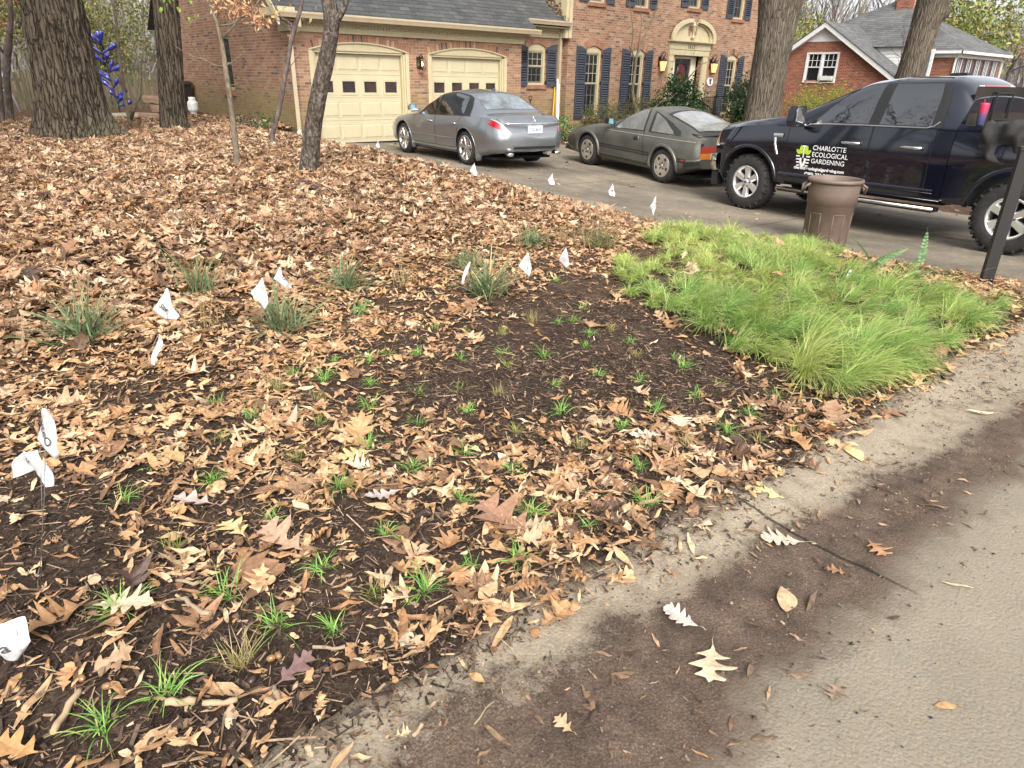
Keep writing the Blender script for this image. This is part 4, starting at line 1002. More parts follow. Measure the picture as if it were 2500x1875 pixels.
# wheel-arch lips
for (L, ax, rr_, a0, a1) in ((TL, 0, .515, -8, 188), (BL, -3.69, .525, -8, 178)):
    for sd in (1, -1):
        m = MB(); pts = [(ax + rr_ * math.cos(R(a)), .43 + rr_ * math.sin(R(a))) for a in np.linspace(a0, a1, 28)]
        pts = [p for p in pts if (L is TL and p[0] < .74) or (L is BL and p[0] < -2.93)]
        L.ribbon(m, pts, .05, .014, 0, sd, .006); m.build('wheel_arch', M_NAVYP, T)
wx = [(-.95, -1.42)]
for sd in (1, -1):
    # doors with a dark gap round them, handles, glass, chrome sill trim
    for (xa, xb, nm) in ((-.64, -1.86, 'front'), (-1.885, -2.67, 'rear')):
        g = MB(); TL.panel(g, 2.15, 4.98, (xa + .009, xa + .009), (xb - .009, xb - .009), .0012, 0, 14, 12, sd)
        g.build('door_gap', M_WELL, T)
        m = MB(); TL.panel(m, 2.2, 4.97, xa, xb, .0028, 0, 16, 14, sd); d = m.build('door', M_NAVYP, T)
        h = MB(); hx = xb + .13
        p0, n0, _ = TL.at(hx + .22, 1.09, .035, sd); p1, n1, _ = TL.at(hx - .02, 1.09, .035, sd)
        h.tube([p0 - n0 * .03, p0, p0.lerp(p1, .5) + n0 * .006, p1, p1 - n1 * .03], .019, 8, flat=.7); h.build('handle', M_CHROME, d)
        if nm == 'front' and sd == 1: TRUCK_DOOR = d
    fr = MB(); TL.panel(fr, (5.06, 5.06), (6.9, 6.9), (-.80, -1.46), (-2.72, -2.60), .003, 0, 30, 8, sd); fr.build('window_frame', M_BLACKP, T)
    for (xa, xb) in (((-.93, -1.50), (-1.78, -1.80)), ((-1.93, -1.93), (-2.59, -2.51))):
        m = MB(); TL.panel(m, (5.14, 5.14), (6.78, 6.78), xa, xb, .007, 0, 14, 8, sd); m.build('window_glass', M_CARG, T)
    m = MB(); TL.ribbon(m, [(x, float(TL.S(np.array([x]), np.array([5.06]))[0, 2])) for x in np.linspace(-.80, -2.53, 40)] + [(-2.61, 1.345), (-2.665, 1.40)], .016, .010, 0, sd, .004); m.build('belt_trim', M_CHROME, T)
    m = MB(); TL.ribbon(m, [(x, .60) for x in np.linspace(-.56, -2.80, 24)], .055, .012, 0, sd, .006); m.build('door_moulding', M_NAVYP, T)
    # running board
    m = MB(); m.box(-.62, -2.86, sd * .84, sd * 1.02, .36, .41).tube([(-.6, sd * 1.02, .40), (-2.88, sd * 1.02, .40)], .022, 8, 1).box(-.8, -.9, sd * .6, sd * .86, .34, .38).box(-2.6, -2.7, sd * .6, sd * .86, .34, .38)
    m.build('running_board', [M_BLACKP, M_CHROME], T)
    # mirror
    m = MB(); mx, my = -.98, sd * 1.16
    m.prism([(-.10, -.10), (-.13, .0), (-.12, .12), (-.08, .17), (.08, .17), (.12, .12), (.13, -.02), (.1, -.1)], lambda u, w, d: (mx + d + .10 * (1 - abs(w) * 1.2), my + u * sd, 1.36 + w), -.02, .10)
    m.tube([(mx + .05, sd * .93, 1.27), (mx + .06, sd * 1.08, 1.29)], .035, 8, flat=.6); mo = m.build('mirror', M_NAVYP, T)
    MB().prism([(-.09, -.08), (-.11, .1), (-.08, .15), (.08, .15), (.11, .1), (.09, -.08)], lambda u, w, d: (mx + d + .10 * (1 - abs(w) * 1.2), my + u * sd, 1.36 + w), -.026, -.021).build('mirror_glass', M_CARG, mo)
    MB().prism([(-.135, -.0), (-.13, .15), (.0, .178), (.0, .0)], lambda u, w, d: (mx + d + .10 * (1 - abs(w) * 1.2), my + u * sd, 1.36 + w), .101, .112).build('mirror_cap', M_CHROME, mo)
    # headlight and bumper corner
    m = MB(); TL.panel(m, 3.75, 4.95, (trx(.93), trx(.90)), (trx(.66), trx(.80)), .006, 0, 8, 6, sd); hl = m.build('headlight', M_CLEARL, T)
    m = MB(); TL.panel(m, 3.9, 4.9, (trx(.72), trx(.80)), (trx(.665), trx(.745)), .010, 0, 3, 6, sd); m.build('side_marker', M_AMBER, hl)
    # fender vent badge
    m = MB(); TL.ribbon(m, [(-.40, 1.125), (-.47, 1.125), (-.56, 1.125)], .05, .012, 0, sd, .003); TL.ribbon(m, [(-.43, 1.09), (-.445, 1.0), (-.50, .86)], .035, .014, 0, sd, .004); m.build('fender_vent', M_CHROME, T)
bu = MB(); Lb = [(.60, .98, .60), (.73, .95, .58), (.82, .80, .56), (.87, .45, .55), (.88, 0, .55)]
ring = [p for p in Lb] + [(p[0], -p[1], p[2]) for p in reversed(Lb[:-1])]
prof = [(-.02, -.12), (.0, -.1), (.02, .0), (.015, .12), (-.02, .14)]
vs = [];
for p in ring:
    for d_, z_ in prof: vs.append((p[0] + d_, p[1] * (1 + d_ * .6), p[2] + .06 + z_))
bu.add(vs, [(i * 5 + k, i * 5 + k + 1, (i + 1) * 5 + k + 1, (i + 1) * 5 + k) for i in range(len(ring) - 1) for k in range(4)], 0, True); bu.build('bumper', M_CHROME, T)
MB().box(.5, .80, -.8, .8, .32, .44).box(.6, .72, .78, .93, .30, .50).box(.6, .72, -.93, -.78, .30, .50).build('front_valance', M_BLACKP, T)
m = MB(); TL.panel(m, 8.999, 7.0, (-.58, -.66), (-1.44, -1.40), .006, 0, 12, 12, 1, full=True); m.build('windscreen', M_CARG, T)
m = MB()
for k in range(9): m.box(.80, .835, -.62, .62, .70 + k * .047, .725 + k * .047)
m.build('grille', M_CHROME, T)
m = MB()
bgv = [(-3.150, -.80, 1.36), (-3.150, .80, 1.36), (-3.085, .68, 1.82), (-3.085, -.68, 1.82)]
bgv = [(-2.895 + (.025 if z > 1.6 else 0), y * .98, z - .02) for _, y, z in bgv]; m.add(bgv + [(x - .006, y, z) for x, y, z in bgv], [(4, 5, 6, 7), (0, 4, 7, 3), (1, 2, 6, 5)])
bgl = m.build('back_glass', simple('tinted_glass', (.012, .011, .009), .05, (.03, .026, .02), 2.5, spec=.8), T)
m = MB().box(-2.915, -2.903, -.22, -.2, 1.42, 1.74).box(-2.915, -2.903, .2, .22, 1.42, 1.74).box(-2.915, -2.903, -.2, .2, 1.72, 1.74).box(-2.915, -2.903, -.2, .2, 1.42, 1.44); m.build('sliding_frame', M_BLACKP, bgl)
m = MB(); TL.panel(m, 8.2, 8.999, trx(-3.0), trx(-3.10), .008, 0, 4, 4, 1, full=True); m.build('brake_light', M_RED, T)
for sd in (1, -1): m = MB(); TL.panel(m, 7.85, 8.2, trx(-3.0), trx(-3.10), .009, 0, 4, 3, sd); m.build('cargo_light', M_CLEARL, T)
MB().prism([(-2.2, 1.90), (-2.24, 1.955), (-2.42, 1.96), (-2.45, 1.90)], lambda u, w, d: (u, d, w), -.06, .06).build('roof_antenna', M_BLACKP, T)
for (ax, st) in ((0, 0.0), (-3.69, 0)):
    for sd in (1, -1): wheel(T, ax, .41, .985, sd, .41, .235, .28, 'truck', M_RIMS, st)
MB().tube([(0, -.8, .4), (0, .8, .4)], .06, 8).tube([(-3.69, -.8, .4), (-3.69, .8, .4)], .06, 8).box(.3, -4.8, -.45, -.35, .42, .52).box(.3, -4.8, .35, .45, .42, .52).build('chassis', M_WELL, T)
# door lettering
lx, lz = -.86, .985
text_on('company_name', 'CHARLOTTE\nECOLOGICAL\nGARDENING', .088, -1.075, .965, TL, .0052, M_WVINYL, TRUCK_DOOR, bold=.0006)
text_on('web_address', 'charlotteecologicalgardening.com', .058, -1.205, .693, TL, .0052, M_WVINYL, TRUCK_DOOR, align='CENTER', bold=.0022)
text_on('phone_number', '(980) 331-2858', .071, -1.215, .610, TL, .0052, M_WVINYL, TRUCK_DOOR, align='CENTER', bold=.0022)
def decal(name, polys, mat):
    bm = bmesh.new()
    for po in polys:
        vs = [bm.verts.new(TL.at(-.94 - u, .865 + w, .0054)[0]) for u, w in po]; bm.faces.new(vs)
    me = bpy.data.meshes.new(name); bm.to_mesh(me); bm.free(); me.materials.append(mat); link(name, me, TRUCK_DOOR)
def leafp(cx, cy, l, w, a, n=9):
    o = []
    for k in range(2 * n):
        t = k / n if k < n else 2 - k / n; s = 1 if k < n else -1
        u, v = l * t, s * w * math.sin(math.pi * t) ** .8; o.append((cx + u * math.cos(a) - v * math.sin(a), cy + u * math.sin(a) + v * math.cos(a)))
    return o
decal('leaf_emblem', [leafp(-.022, .03, .125, .032, R(103)), leafp(.022, .03, .125, .032, R(77)), leafp(-.045, .03, .095, .026, R(140)), leafp(.045, .03, .095, .026, R(40))], M_LIME)
sp_ = [[(-.008, .13), (.008, .13), (.008, -.02), (-.008, -.02)], [(-.03, .13), (.03, .13), (.03, .148), (-.03, .148)], [(-.05, -.02), (-.018, -.02), (-.018, -.06), (0, -.1), (.0, -.155), (-.035, -.12), (-.05, -.07)], [(.05, -.02), (.018, -.02), (.018, -.06), (0, -.1), (.0, -.155), (.035, -.12), (.05, -.07)]]
for k in range(4):
    w_ = .062 - .006 * k; x_ = .052 if k < 3 else .045; y_ = .012 - k * .042
    for s_ in (-1, 1): sp_.append([(s_ * x_, y_), (s_ * (x_ + w_), y_), (s_ * (x_ + w_), y_ - .018), (s_ * x_, y_ - .018)])
decal('spade_emblem', sp_, M_WVINYL)

# ================= silver-grey sedan
SD = place_vehicle('sedan', (1.22, -2.62), (.94, -5.42), .905, 'silver grey saloon with multi-spoke alloy wheels, parked nose to the garage doors', 'car', 2.80, .34)
sc = [
 [(.96, 0, .26), (.6, 0, .20), (-3.2, 0, .20), (-3.98, 0, .34)],
 [(.96, .42, .27), (.8, .66, .22), (.4, .78, .20), (-3.2, .78, .21), (-3.75, .70, .30), (-3.9, .6, .33), (-3.99, .45, .36)],
 [(.96, .50, .36), (.82, .76, .32), (.45, .87, .30), (-3.2, .87, .30), (-3.7, .84, .36), (-3.9, .72, .40), (-3.99, .52, .43)],
 [(.97, .52, .50), (.82, .80, .50), (.45, .905, .50), (-1.4, .905, .50), (-3.2, .91, .50), (-3.65, .90, .53), (-3.85, .81, .55), (-3.95, .69, .56), (-4.0, .54, .57)],
 [(.93, .52, .62), (.78, .79, .66), (.4, .90, .70), (-1.4, .925, .74), (-3.2, .925, .76), (-3.6, .90, .76), (-3.82, .80, .74), (-3.93, .68, .70), (-4.0, .54, .66)],
 [(.88, .50, .68), (.72, .72, .74), (.3, .83, .82), (-.5, .875, .90), (-1.6, .885, .925), (-2.8, .885, .955), (-3.4, .84, .97), (-3.72, .78, .94), (-3.86, .69, .86), (-3.95, .62, .74), (-4.0, .52, .68)],
 [(.86, .44, .71), (.66, .62, .78), (.2, .70, .87), (-.55, .78, .95), (-.9, .77, 1.07), (-1.45, .70, 1.27), (-2.0, .68, 1.31), (-2.6, .69, 1.26), (-3.1, .72, 1.08), (-3.35, .74, 1.0), (-3.74, .68, .98), (-3.83, .62, .92), (-3.95, .54, .75), (-4.0, .46, .685)],
 [(.85, .38, .72), (.62, .54, .80), (.2, .60, .89), (-.52, .68, .965), (-.85, .67, 1.08), (-1.45, .575, 1.355), (-2.0, .56, 1.405), (-2.6, .565, 1.355), (-3.05, .62, 1.14), (-3.32, .66, 1.015), (-3.73, .6, 1.0), (-3.82, .56, .94), (-3.95, .48, .755), (-4.0, .40, .69)],
 [(.84, .2, .73), (.6, .28, .82), (.2, .32, .915), (-.42, .36, .98), (-.75, .36, 1.07), (-1.42, .32, 1.40), (-1.95, .31, 1.45), (-2.6, .32, 1.40), (-3.0, .36, 1.19), (-3.34, .4, 1.025), (-3.74, .36, 1.01), (-3.82, .33, .95), (-3.95, .28, .76), (-4.0, .22, .69)],
 [(.84, 0, .73), (.6, 0, .82), (.2, 0, .92), (-.38, 0, .985), (-.7, 0, 1.06), (-1.4, 0, 1.41), (-1.95, 0, 1.465), (-2.6, 0, 1.415), (-3.0, 0, 1.21), (-3.36, 0, 1.03), (-3.75, 0, 1.015), (-3.82, 0, .955), (-3.95, 0, .76), (-4.0, 0, .69)],
]
SL_ = Loft(sc, .97, -3.99, .055, 200, 4, .5, sharp=(1, 5))
cut_body('body', SL_.mesh('sedan_body', [M_GREYP, M_WELL]), SD, [(0, .35, .385, 1.2), (-2.8, .35, .385, 1.2)], M_WELL)
def arch_lip(L, par, ax, az, r, mat, w=.03, off=.006):
    for sd in (1, -1):
        m = MB(); L.ribbon(m, [(ax + r * math.cos(R(a)), az + r * math.sin(R(a))) for a in np.linspace(-15, 195, 30)], w, off, 0, sd, .004); m.build('wheel_arch', mat, par)
arch_lip(SL_, SD, 0, .35, .392, M_GREYP, .022, .004); arch_lip(SL_, SD, -2.8, .35, .392, M_GREYP, .022, .004)
for sd in (1, -1):
    for (xa, xb, nm) in (((-.52, -.60), (-1.56, -1.56), 'f'), ((-1.58, -1.58), (-2.36, -2.62), 'r')):
        g = MB(); SL_.panel(g, 2.1, 4.97, (xa[0] + .008, xa[1] + .008), (xb[0] - .008, xb[1] - .008), .0012, 0, 12, 10, sd); g.build('door_gap', M_WELL, SD)
        m = MB(); SL_.panel(m, 2.14, 4.96, xa, xb, .0024, 0, 14, 12, sd); d = m.build('door', M_GREYP, SD)
        hx = xb[1] + (.12 if nm == 'f' else .16); p0, n0, _ = SL_.at(hx + .17, .80, .022, sd); p1, n1, _ = SL_.at(hx, .80, .022, sd)
        h = MB().tube([p0 - n0 * .02, p0, p1, p1 - n1 * .02], .014, 6); h.build('handle', M_CHROME, d)
    m = MB(); SL_.panel(m, (5.03, 5.03), (6.95, 6.85), (-.66, -1.36), (-2.98, -2.72), .0025, 0, 34, 10, sd); m.build('window_frame', M_BLACKP, SD)
    for (xa, xb) in (((-.84, -1.40), (-1.53, -1.55)), ((-1.61, -1.63), (-2.72, -2.60))):
        m = MB(); SL_.panel(m, 5.10, (6.78, 6.78) if xa[0] > -1 else (6.78, 6.5), xa, xb, .006, 0, 12, 8, sd); m.build('window_glass', M_CARG, SD)
    m = MB(); SL_.ribbon(m, [(x, float(SL_.S(np.array([x]), np.array([5.0]))[0, 2])) for x in np.linspace(-.66, -2.98, 40)], .012, .007, 0, sd, .003); m.build('belt_trim', M_CHROME, SD)
    m = MB(); SL_.ribbon(m, [(x, .50) for x in np.linspace(-.46, -2.36, 24)], .018, .008, 0, sd, .004); m.build('door_moulding', M_GREYP, SD)
    m = MB(); SL_.ribbon(m, [(x, .275) for x in np.linspace(-.42, -2.40, 24)], .05, .012, 0, sd, .006); m.build('sill', M_GREYP, SD)
    m = MB(); m.prism([(-.09, -.05), (-.11, .02), (-.08, .08), (.06, .09), (.11, .04), (.1, -.04)], lambda u, w, d: (-.80 + d + .06 * (1 - abs(w) * 3), sd * (1.0 + u * .9 * sd * sd), 1.03 + w), -.02, .07)
    m.tube([(-.76, sd * .85, .97), (-.76, sd * .94, 1.0)], .02, 6); mo = m.build('mirror', M_GREYP, SD)
    MB().prism([(-.08, -.04), (-.09, .02), (-.06, .07), (.05, .08), (.09, .04), (.08, -.03)], lambda u, w, d: (-.80 + d + .06 * (1 - abs(w) * 3), sd * (1.0 + u * .9), 1.03 + w), -.026, -.021).build('mirror_glass', simple('mirror_blue', (.25, .4, .48), .08, metal=.8), mo)
    m = MB(); SL_.panel(m, (4.12, 4.35), (4.92, 4.85), (-3.97, -3.92), (-3.60, -3.66), .006, 0, 10, 6, sd); SL_.panel(m, (4.74, 4.80), (4.97, 4.93), (-3.95, -3.9), (-3.60, -3.66), .007, 1, 10, 3, sd); m.build('tail_light', [M_RED, M_CLEARL], SD)
    m = MB(); SL_.panel(m, 3.9, 4.9, (.93, .88), (.45, .40), .005, 0, 10, 5, sd); m.build('headlight', M_CLEARL, SD)
    m = MB(); m.prism([(-.03, .38), (.03, .38), (.02, .2), (-.03, .13), (-.06, .2)], lambda u, w, d: (-2.8 - .40 + u, sd * d, w), .78, .885); m.prism([(-.0, .38), (.03, .36), (.01, .2), (-.03, .16), (-.04, .2)], lambda u, w, d: (-.40 + u, sd * d, w), .80, .885); m.build('mud_flap', M_GREYP, SD)
    m = MB(); m.lathe([(.0, 0), (.055, 0), (.06, .01), (.06, .14), (.05, .14), (.045, .02)], 20, M=Matrix.Translation((-4.03, sd * .58, .30)) @ Matrix.Rotation(R(90), 4, 'Y') @ Matrix.Diagonal((.62, 1.15, 1, 1))); m.build('exhaust_tip', M_CHROME, SD)
m = MB(); SL_.panel(m, 8.999, 7.0, (-.62, -.78), (-1.36, -1.33), .006, 0, 12, 12, 1, full=True); m.build('windscreen', M_CARG, SD)
M_REARG = simple('rear_glass', (.30, .34, .35), .08, (.10, .12, .12), 3.2, metal=.35, spec=.9, coat=1.)
m = MB(); SL_.panel(m, 8.999, 7.15, (-2.66, -2.72), (-3.22, -3.16), .006, 0, 12, 12, 1, full=True); m.build('rear_window', M_REARG, SD)
m = MB(); yy = np.linspace(-.66, .66, 13); pts = [Vector((-3.985 + .12 * (abs(y) / .8) ** 2.2, y, .875)) for y in yy]; m.tube(pts, .022, 8, flat=.6); m.build('boot_trim', M_CHROME, SD)
m = MB(); ZS = [SL_.at(-3.62, z_, .002, sd_)[0] for sd_ in (1,) for z_ in (.7, .8)]
for sd_ in (1, -1): m = MB(); SL_.ribbon(m, [(-3.72, .945), (-3.80, .90), (-3.86, .80), (-3.90, .70), (-3.93, .62)], .010, .004, 0, sd_, .0); m.build('boot_gap', M_WELL, SD)
m = MB(); m.box(-4.012, -3.985, -.17, .17, .69, .83); po = m.build('number_plate', M_PLATE, SD)
def flat_text(name, body, size, loc, rot, mat, parent, ext=.002, bold=0., spacing=1.):
    cu = bpy.data.curves.new(name, 'FONT'); cu.body = body; cu.size = size; cu.extrude = ext; cu.align_x = 'CENTER'; cu.align_y = 'CENTER'; cu.offset = bold; cu.space_character = spacing
    t = bpy.data.objects.new(name, cu); COL.objects.link(t)
    dg = bpy.context.evaluated_depsgraph_get(); me = bpy.data.meshes.new_from_object(t.evaluated_get(dg)); bpy.data.objects.remove(t); bpy.data.curves.remove(cu)
    me.materials.clear(); me.materials.append(mat); o = link(name, me, parent, loc); o.rotation_euler = rot; return o
flat_text('plate_number', 'TDJ-8650', .075, (-4.0135, 0, .755), (R(90), 0, R(-90)), M_PLTXT, po, .001, .001)
m = MB(); m.lathe([(.055, -.004), (.063, .004), (.055, .008)], 24, M=Matrix.Translation((-3.965, 0, .945)) @ Matrix.Rotation(R(-90), 4, 'Y') @ Matrix.Diagonal((1.05, .8, 1, 1)))
m.prism([(-.03, -.04), (-.012, .035), (.012, .035), (.03, -.04), (.018, -.04), (.0, .02), (-.018, -.04)], lambda u, w, d: (-3.97 + d, u, .945 + w), -.006, .006); m.build('boot_emblem', M_CHROME, SD)
m = MB(); m.box(-4.03, -3.95, -.5, .5, .40, .44); m.build('bumper_grille', M_WELL, SD)
MB().prism([(-2.45, 1.425), (-2.5, 1.48), (-2.58, 1.47), (-2.6, 1.41)], lambda u, w, d: (u, d, w), -.02, .02).build('roof_antenna', M_GREYP, SD)
for ax in (0, -2.8):
    for sd in (1, -1): wheel(SD, ax, .34, .90, sd, .34, .245, .23, 'sedan', M_ALLOY)
MB().box(.5, -3.6, -.7, .7, .17, .21).build('underbody', M_WELL, SD)

SD.scale = (.96, .96, .95)
# ================= old hatchback coupe
Z = place_vehicle('coupe', (3.60, -6.12), (3.22, -8.42), .845, 'dusty dark grey eighties hatchback coupe with triangular rear side window', 'car', 2.32, .315)
cc = [
 [(.98, 0, .30), (.6, 0, .20), (-2.6, 0, .20), (-3.38, 0, .36)],
 [(.98, .50, .31), (.8, .66, .22), (.4, .72, .19), (-2.6, .72, .20), (-3.38, .66, .37)],
 [(.98, .58, .37), (.8, .76, .33), (.4, .81, .30), (-2.7, .81, .30), (-3.3, .78, .40), (-3.40, .70, .42)],
 [(.99, .60, .47), (.8, .79, .47), (.35, .84, .48), (-.4, .825, .48), (-2.0, .825, .48), (-2.4, .845, .48), (-2.9, .835, .5), (-3.3, .80, .54), (-3.42, .72, .56)],
 [(.93, .58, .56), (.75, .76, .60), (.3, .845, .66), (-.4, .83, .68), (-1.9, .83, .69), (-2.4, .85, .70), (-2.9, .835, .71), (-3.25, .79, .72), (-3.38, .70, .72)],
 [(.86, .56, .61), (.65, .70, .67), (.2, .765, .755), (-.5, .78, .82), (-1.5, .785, .845), (-2.5, .775, .865), (-3.1, .74, .875), (-3.33, .68, .86)],
 [(.84, .50, .63), (.6, .62, .69), (.2, .66, .785), (-.50, .70, .865), (-.78, .69, .94), (-1.32, .635, 1.14), (-1.6, .625, 1.165), (-2.0, .63, 1.11), (-2.8, .66, .965), (-3.2, .66, .90), (-3.30, .63, .87)],
 [(.83, .44, .635), (.58, .54, .70), (.2, .58, .80), (-.46, .62, .875), (-.74, .61, .95), (-1.32, .52, 1.215), (-1.6, .51, 1.245), (-1.95, .52, 1.205), (-2.8, .58, 1.0), (-3.2, .60, .915), (-3.28, .58, .875)],
 [(.83, .24, .64), (.56, .30, .71), (.2, .32, .815), (-.40, .34, .885), (-.66, .34, .955), (-1.30, .30, 1.25), (-1.6, .29, 1.285), (-1.95, .30, 1.25), (-2.8, .34, 1.03), (-3.2, .36, .925), (-3.28, .34, .88)],
 [(.83, 0, .64), (.55, 0, .71), (.2, 0, .82), (-.38, 0, .89), (-.62, 0, .955), (-1.30, 0, 1.255), (-1.6, 0, 1.295), (-1.95, 0, 1.26), (-2.8, 0, 1.04), (-3.2, 0, .93), (-3.28, 0, .885)],
]
ZL = Loft(cc, .99, -3.41, .04, 190, 4, .5, sharp=(1, 5))
zw = lambda x: np.where(np.asarray(x) < -2.72, -2.72 + (np.asarray(x) + 2.72) * .66, x); ZL.warp = zw
cut_body('body', ZL.mesh('coupe_body', [M_DULLP, M_WELL]), Z, [(0, .32, .345, 1.2), (-2.32, .32, .345, 1.2)], M_WELL)
for ax in (0, -2.32):
    for sd in (1, -1):
        m = MB(); ZL.ribbon(m, [(ax + .375 * math.cos(R(a)), .32 + .36 * math.sin(R(a))) for a in np.linspace(-8, 188, 30)], .06, .022, 0, sd, .012); m.build('wheel_arch', M_DULLP, Z)
M_TRIM = simple('black_trim', (.02, .02, .019), .45); M_BUMP = simple('bumper_grey', (.035, .034, .031), .5, (.05, .048, .042), 6)
for sd in (1, -1):
    g = MB(); ZL.panel(g, 2.1, 4.98, (-.42, -.565), (-1.79, -1.69), .0012, 0, 14, 10, sd); g.build('door_gap', M_WELL, Z)
    m = MB(); ZL.panel(m, 2.15, 4.97, (-.43, -.575), (-1.78, -1.68), .0024, 0, 16, 12, sd); d = m.build('door', M_DULLP, Z)
    p, n, _ = ZL.at(-1.55, .72, .004, sd); m = MB(); ZL.ribbon(m, [(-1.44, .72), (-1.50, .72), (-1.57, .72)], .075, .006, 0, sd, .0); m.build('handle', M_TRIM, d); m = MB(); ZL.ribbon(m, [(-1.575, .72), (-1.595, .72)], .08, .008, 0, sd, .002); m.build('handle_trim', M_CHROME, d)
    m = MB(); ZL.panel(m, (5.02, 5.02), (6.95, 6.95), (-.62, -1.22), (-1.70, -1.56), .003, 0, 20, 8, sd); ZL.panel(m, (5.02, 5.02), (6.75, 5.6), (-1.80, -1.70), (-2.66, -2.60), .003, 0, 16, 8, sd); m.build('window_frame', M_TRIM, Z)
    m = MB(); ZL.panel(m, 5.12, 6.80, (-.74, -1.24), (-1.65, -1.54), .007, 0, 14, 8, sd); m.build('window_glass', M_CARG2, Z)
    m = MB(); ZL.panel(m, (5.16, 5.16), (6.45, 5.45), (-1.88, -1.77), (-2.48, -2.42), .007, 0, 14, 8, sd); m.build('quarter_window', M_CARG2, Z)
    for z_ in (.50, .455):
        for xs__ in (np.linspace(-.40, -1.92, 20), np.linspace(-2.70, -3.02, 8)): m = MB(); ZL.ribbon(m, [(x, z_) for x in xs__], .018, .008, 0, sd, .003); m.build('side_moulding', M_TRIM, Z)
    m = MB(); ZL.ribbon(m, [(x, .30) for x in np.linspace(-.40, -1.95, 20)], .06, .012, 0, sd, .006); m.build('sill', M_BUMP, Z)
    m = MB(); ZL.ribbon(m, [(x, .775 + (-x - .6) * .012) for x in np.linspace(-.58, -3.2, 30)], .012, .005, 0, sd, .002); m.build('pinstripe', simple('pale_stripe', (.30, .27, .21), .5), Z)
    m = MB(); ZL.panel(m, 2.2, 3.6, (.99, .99), (.44, .52), .010, 0, 10, 6, sd); m.build('front_bumper', M_BUMP, Z)
    m = MB(); ZL.panel(m, 1.6, 2.9, (-3.42, -3.42), (-3.0, -3.0), .016, 0, 8, 6, sd, .02); ZL.panel(m, 2.2, 2.7, (-3.42, -3.42), (-2.96, -2.96), .022, 1, 8, 3, sd); m.build('rear_bumper', [M_DULLP, M_TRIM], Z)
    m = MB(); ZL.ribbon(m, [(.78, .53), (.70, .535), (.60, .54)], .035, .008, 0, sd, .002); m.build('side_marker', M_AMBER, Z); m = MB(); ZL.ribbon(m, [(-2.86, .475), (-2.92, .475), (-2.97, .475)], .035, .012, 0, sd, .003); m.build('rear_marker', M_RED2, Z)
    m = MB(); m.prism([(-.07, -.05), (-.08, .03), (-.05, .07), (.08, .07), (.08, -.04)], lambda u, w, d: (-.72 + d, sd * (.86 + u), .94 + w), -.05, .06); m.tube([(-.70, sd * .70, .89), (-.70, sd * .80, .92)], .025, 6); mo = m.build('mirror', M_TRIM, Z)
    MB().prism([(-.06, -.04), (-.07, .025), (-.045, .06), (.07, .06), (.07, -.03)], lambda u, w, d: (-.72 + d, sd * (.86 + u), .94 + w), -.056, -.051).build('mirror_glass', simple('mirror_teal', (.10, .19, .22), .1, metal=.7), mo)
# rear lights: separate cells across the tail
for (y0, y1, z0, z1, mt_) in ((.30, .735, .64, .75, M_RED2), (.50, .735, .53, .635, M_AMBER), (.40, .495, .53, .635, M_CLEARL), (.20, .395, .53, .635, M_RED2)):
    for sd in (1, -1): MB().box(-3.182, -3.165, sd * y0, sd * y1, z0, z1).build('tail_light', mt_, Z)
MB().box(-3.174, -3.14, -.72, .72, .51, .80).build('tail_panel', M_TRIM, Z)
m = MB(); m.box(-3.186, -3.172, -.16, .16, .55, .68); m.build('number_plate', M_PLATE, Z)
m = MB(); ZL.panel(m, 8.999, 7.0, (-.60, -.72), (-1.24, -1.26), .005, 0, 12, 12, 1, full=True); m.build('windscreen', M_CARG2, Z)
m = MB(); ZL.panel(m, 8.999, 6.95, (-1.98, -2.02), (-3.12, -3.06), .004, 0, 14, 12, 1, full=True); m.build('hatch_frame', M_TRIM, Z)
m = MB(); ZL.panel(m, 8.999, 7.15, (-2.04, -2.10), (-3.04, -2.98), .008, 0, 14, 12, 1, full=True); m.build('hatch_glass', simple('dusty_hatch_glass', (.15, .15, .135), .2, (.27, .27, .25), 4, spec=.8, coat=.5), Z)
m = MB(); yy = np.linspace(-.70, .70, 15); vs = []
for y in yy:
    b = .10 * (abs(y) / .7) ** 2; vs += [(-2.92 + b * .6, y, .965 - b * .3), (-3.06 + b, y, .955 - b * .3), (-3.14 + b, y, .935 - b * .4), (-3.06 + b, y, .90 - b * .4)]
m.add(vs, [(i * 4 + k, i * 4 + (k + 1) % 4, (i + 1) * 4 + (k + 1) % 4, (i + 1) * 4 + k) for i in range(14) for k in range(4)] + [(0, 1, 2, 3), tuple(56 + k for k in (3, 2, 1, 0))], 0, True); m.build('spoiler', M_TRIM, Z)
MB().prism([(.18, .825), (-.1, .885), (-.42, .90), (-.42, .87), (.1, .82)], lambda u, w, d: (u, d, w), .12, .40).build('bonnet_scoop', M_DULLP, Z)
MB().prism([(.97, .30), (1.02, .22), (.6, .20), (.6, .28)], lambda u, w, d: (u, d, w), -.68, .68).build('front_spoiler', M_BUMP, Z)
for ax in (0, -2.32):
    for sd in (1, -1): wheel(Z, ax, .315, .835, sd, .315, .20, .22, 'coupe', M_OLDALLOY)
MB().box(.4, -3.0, -.62, .62, .17, .21).build('underbody', M_WELL, Z)
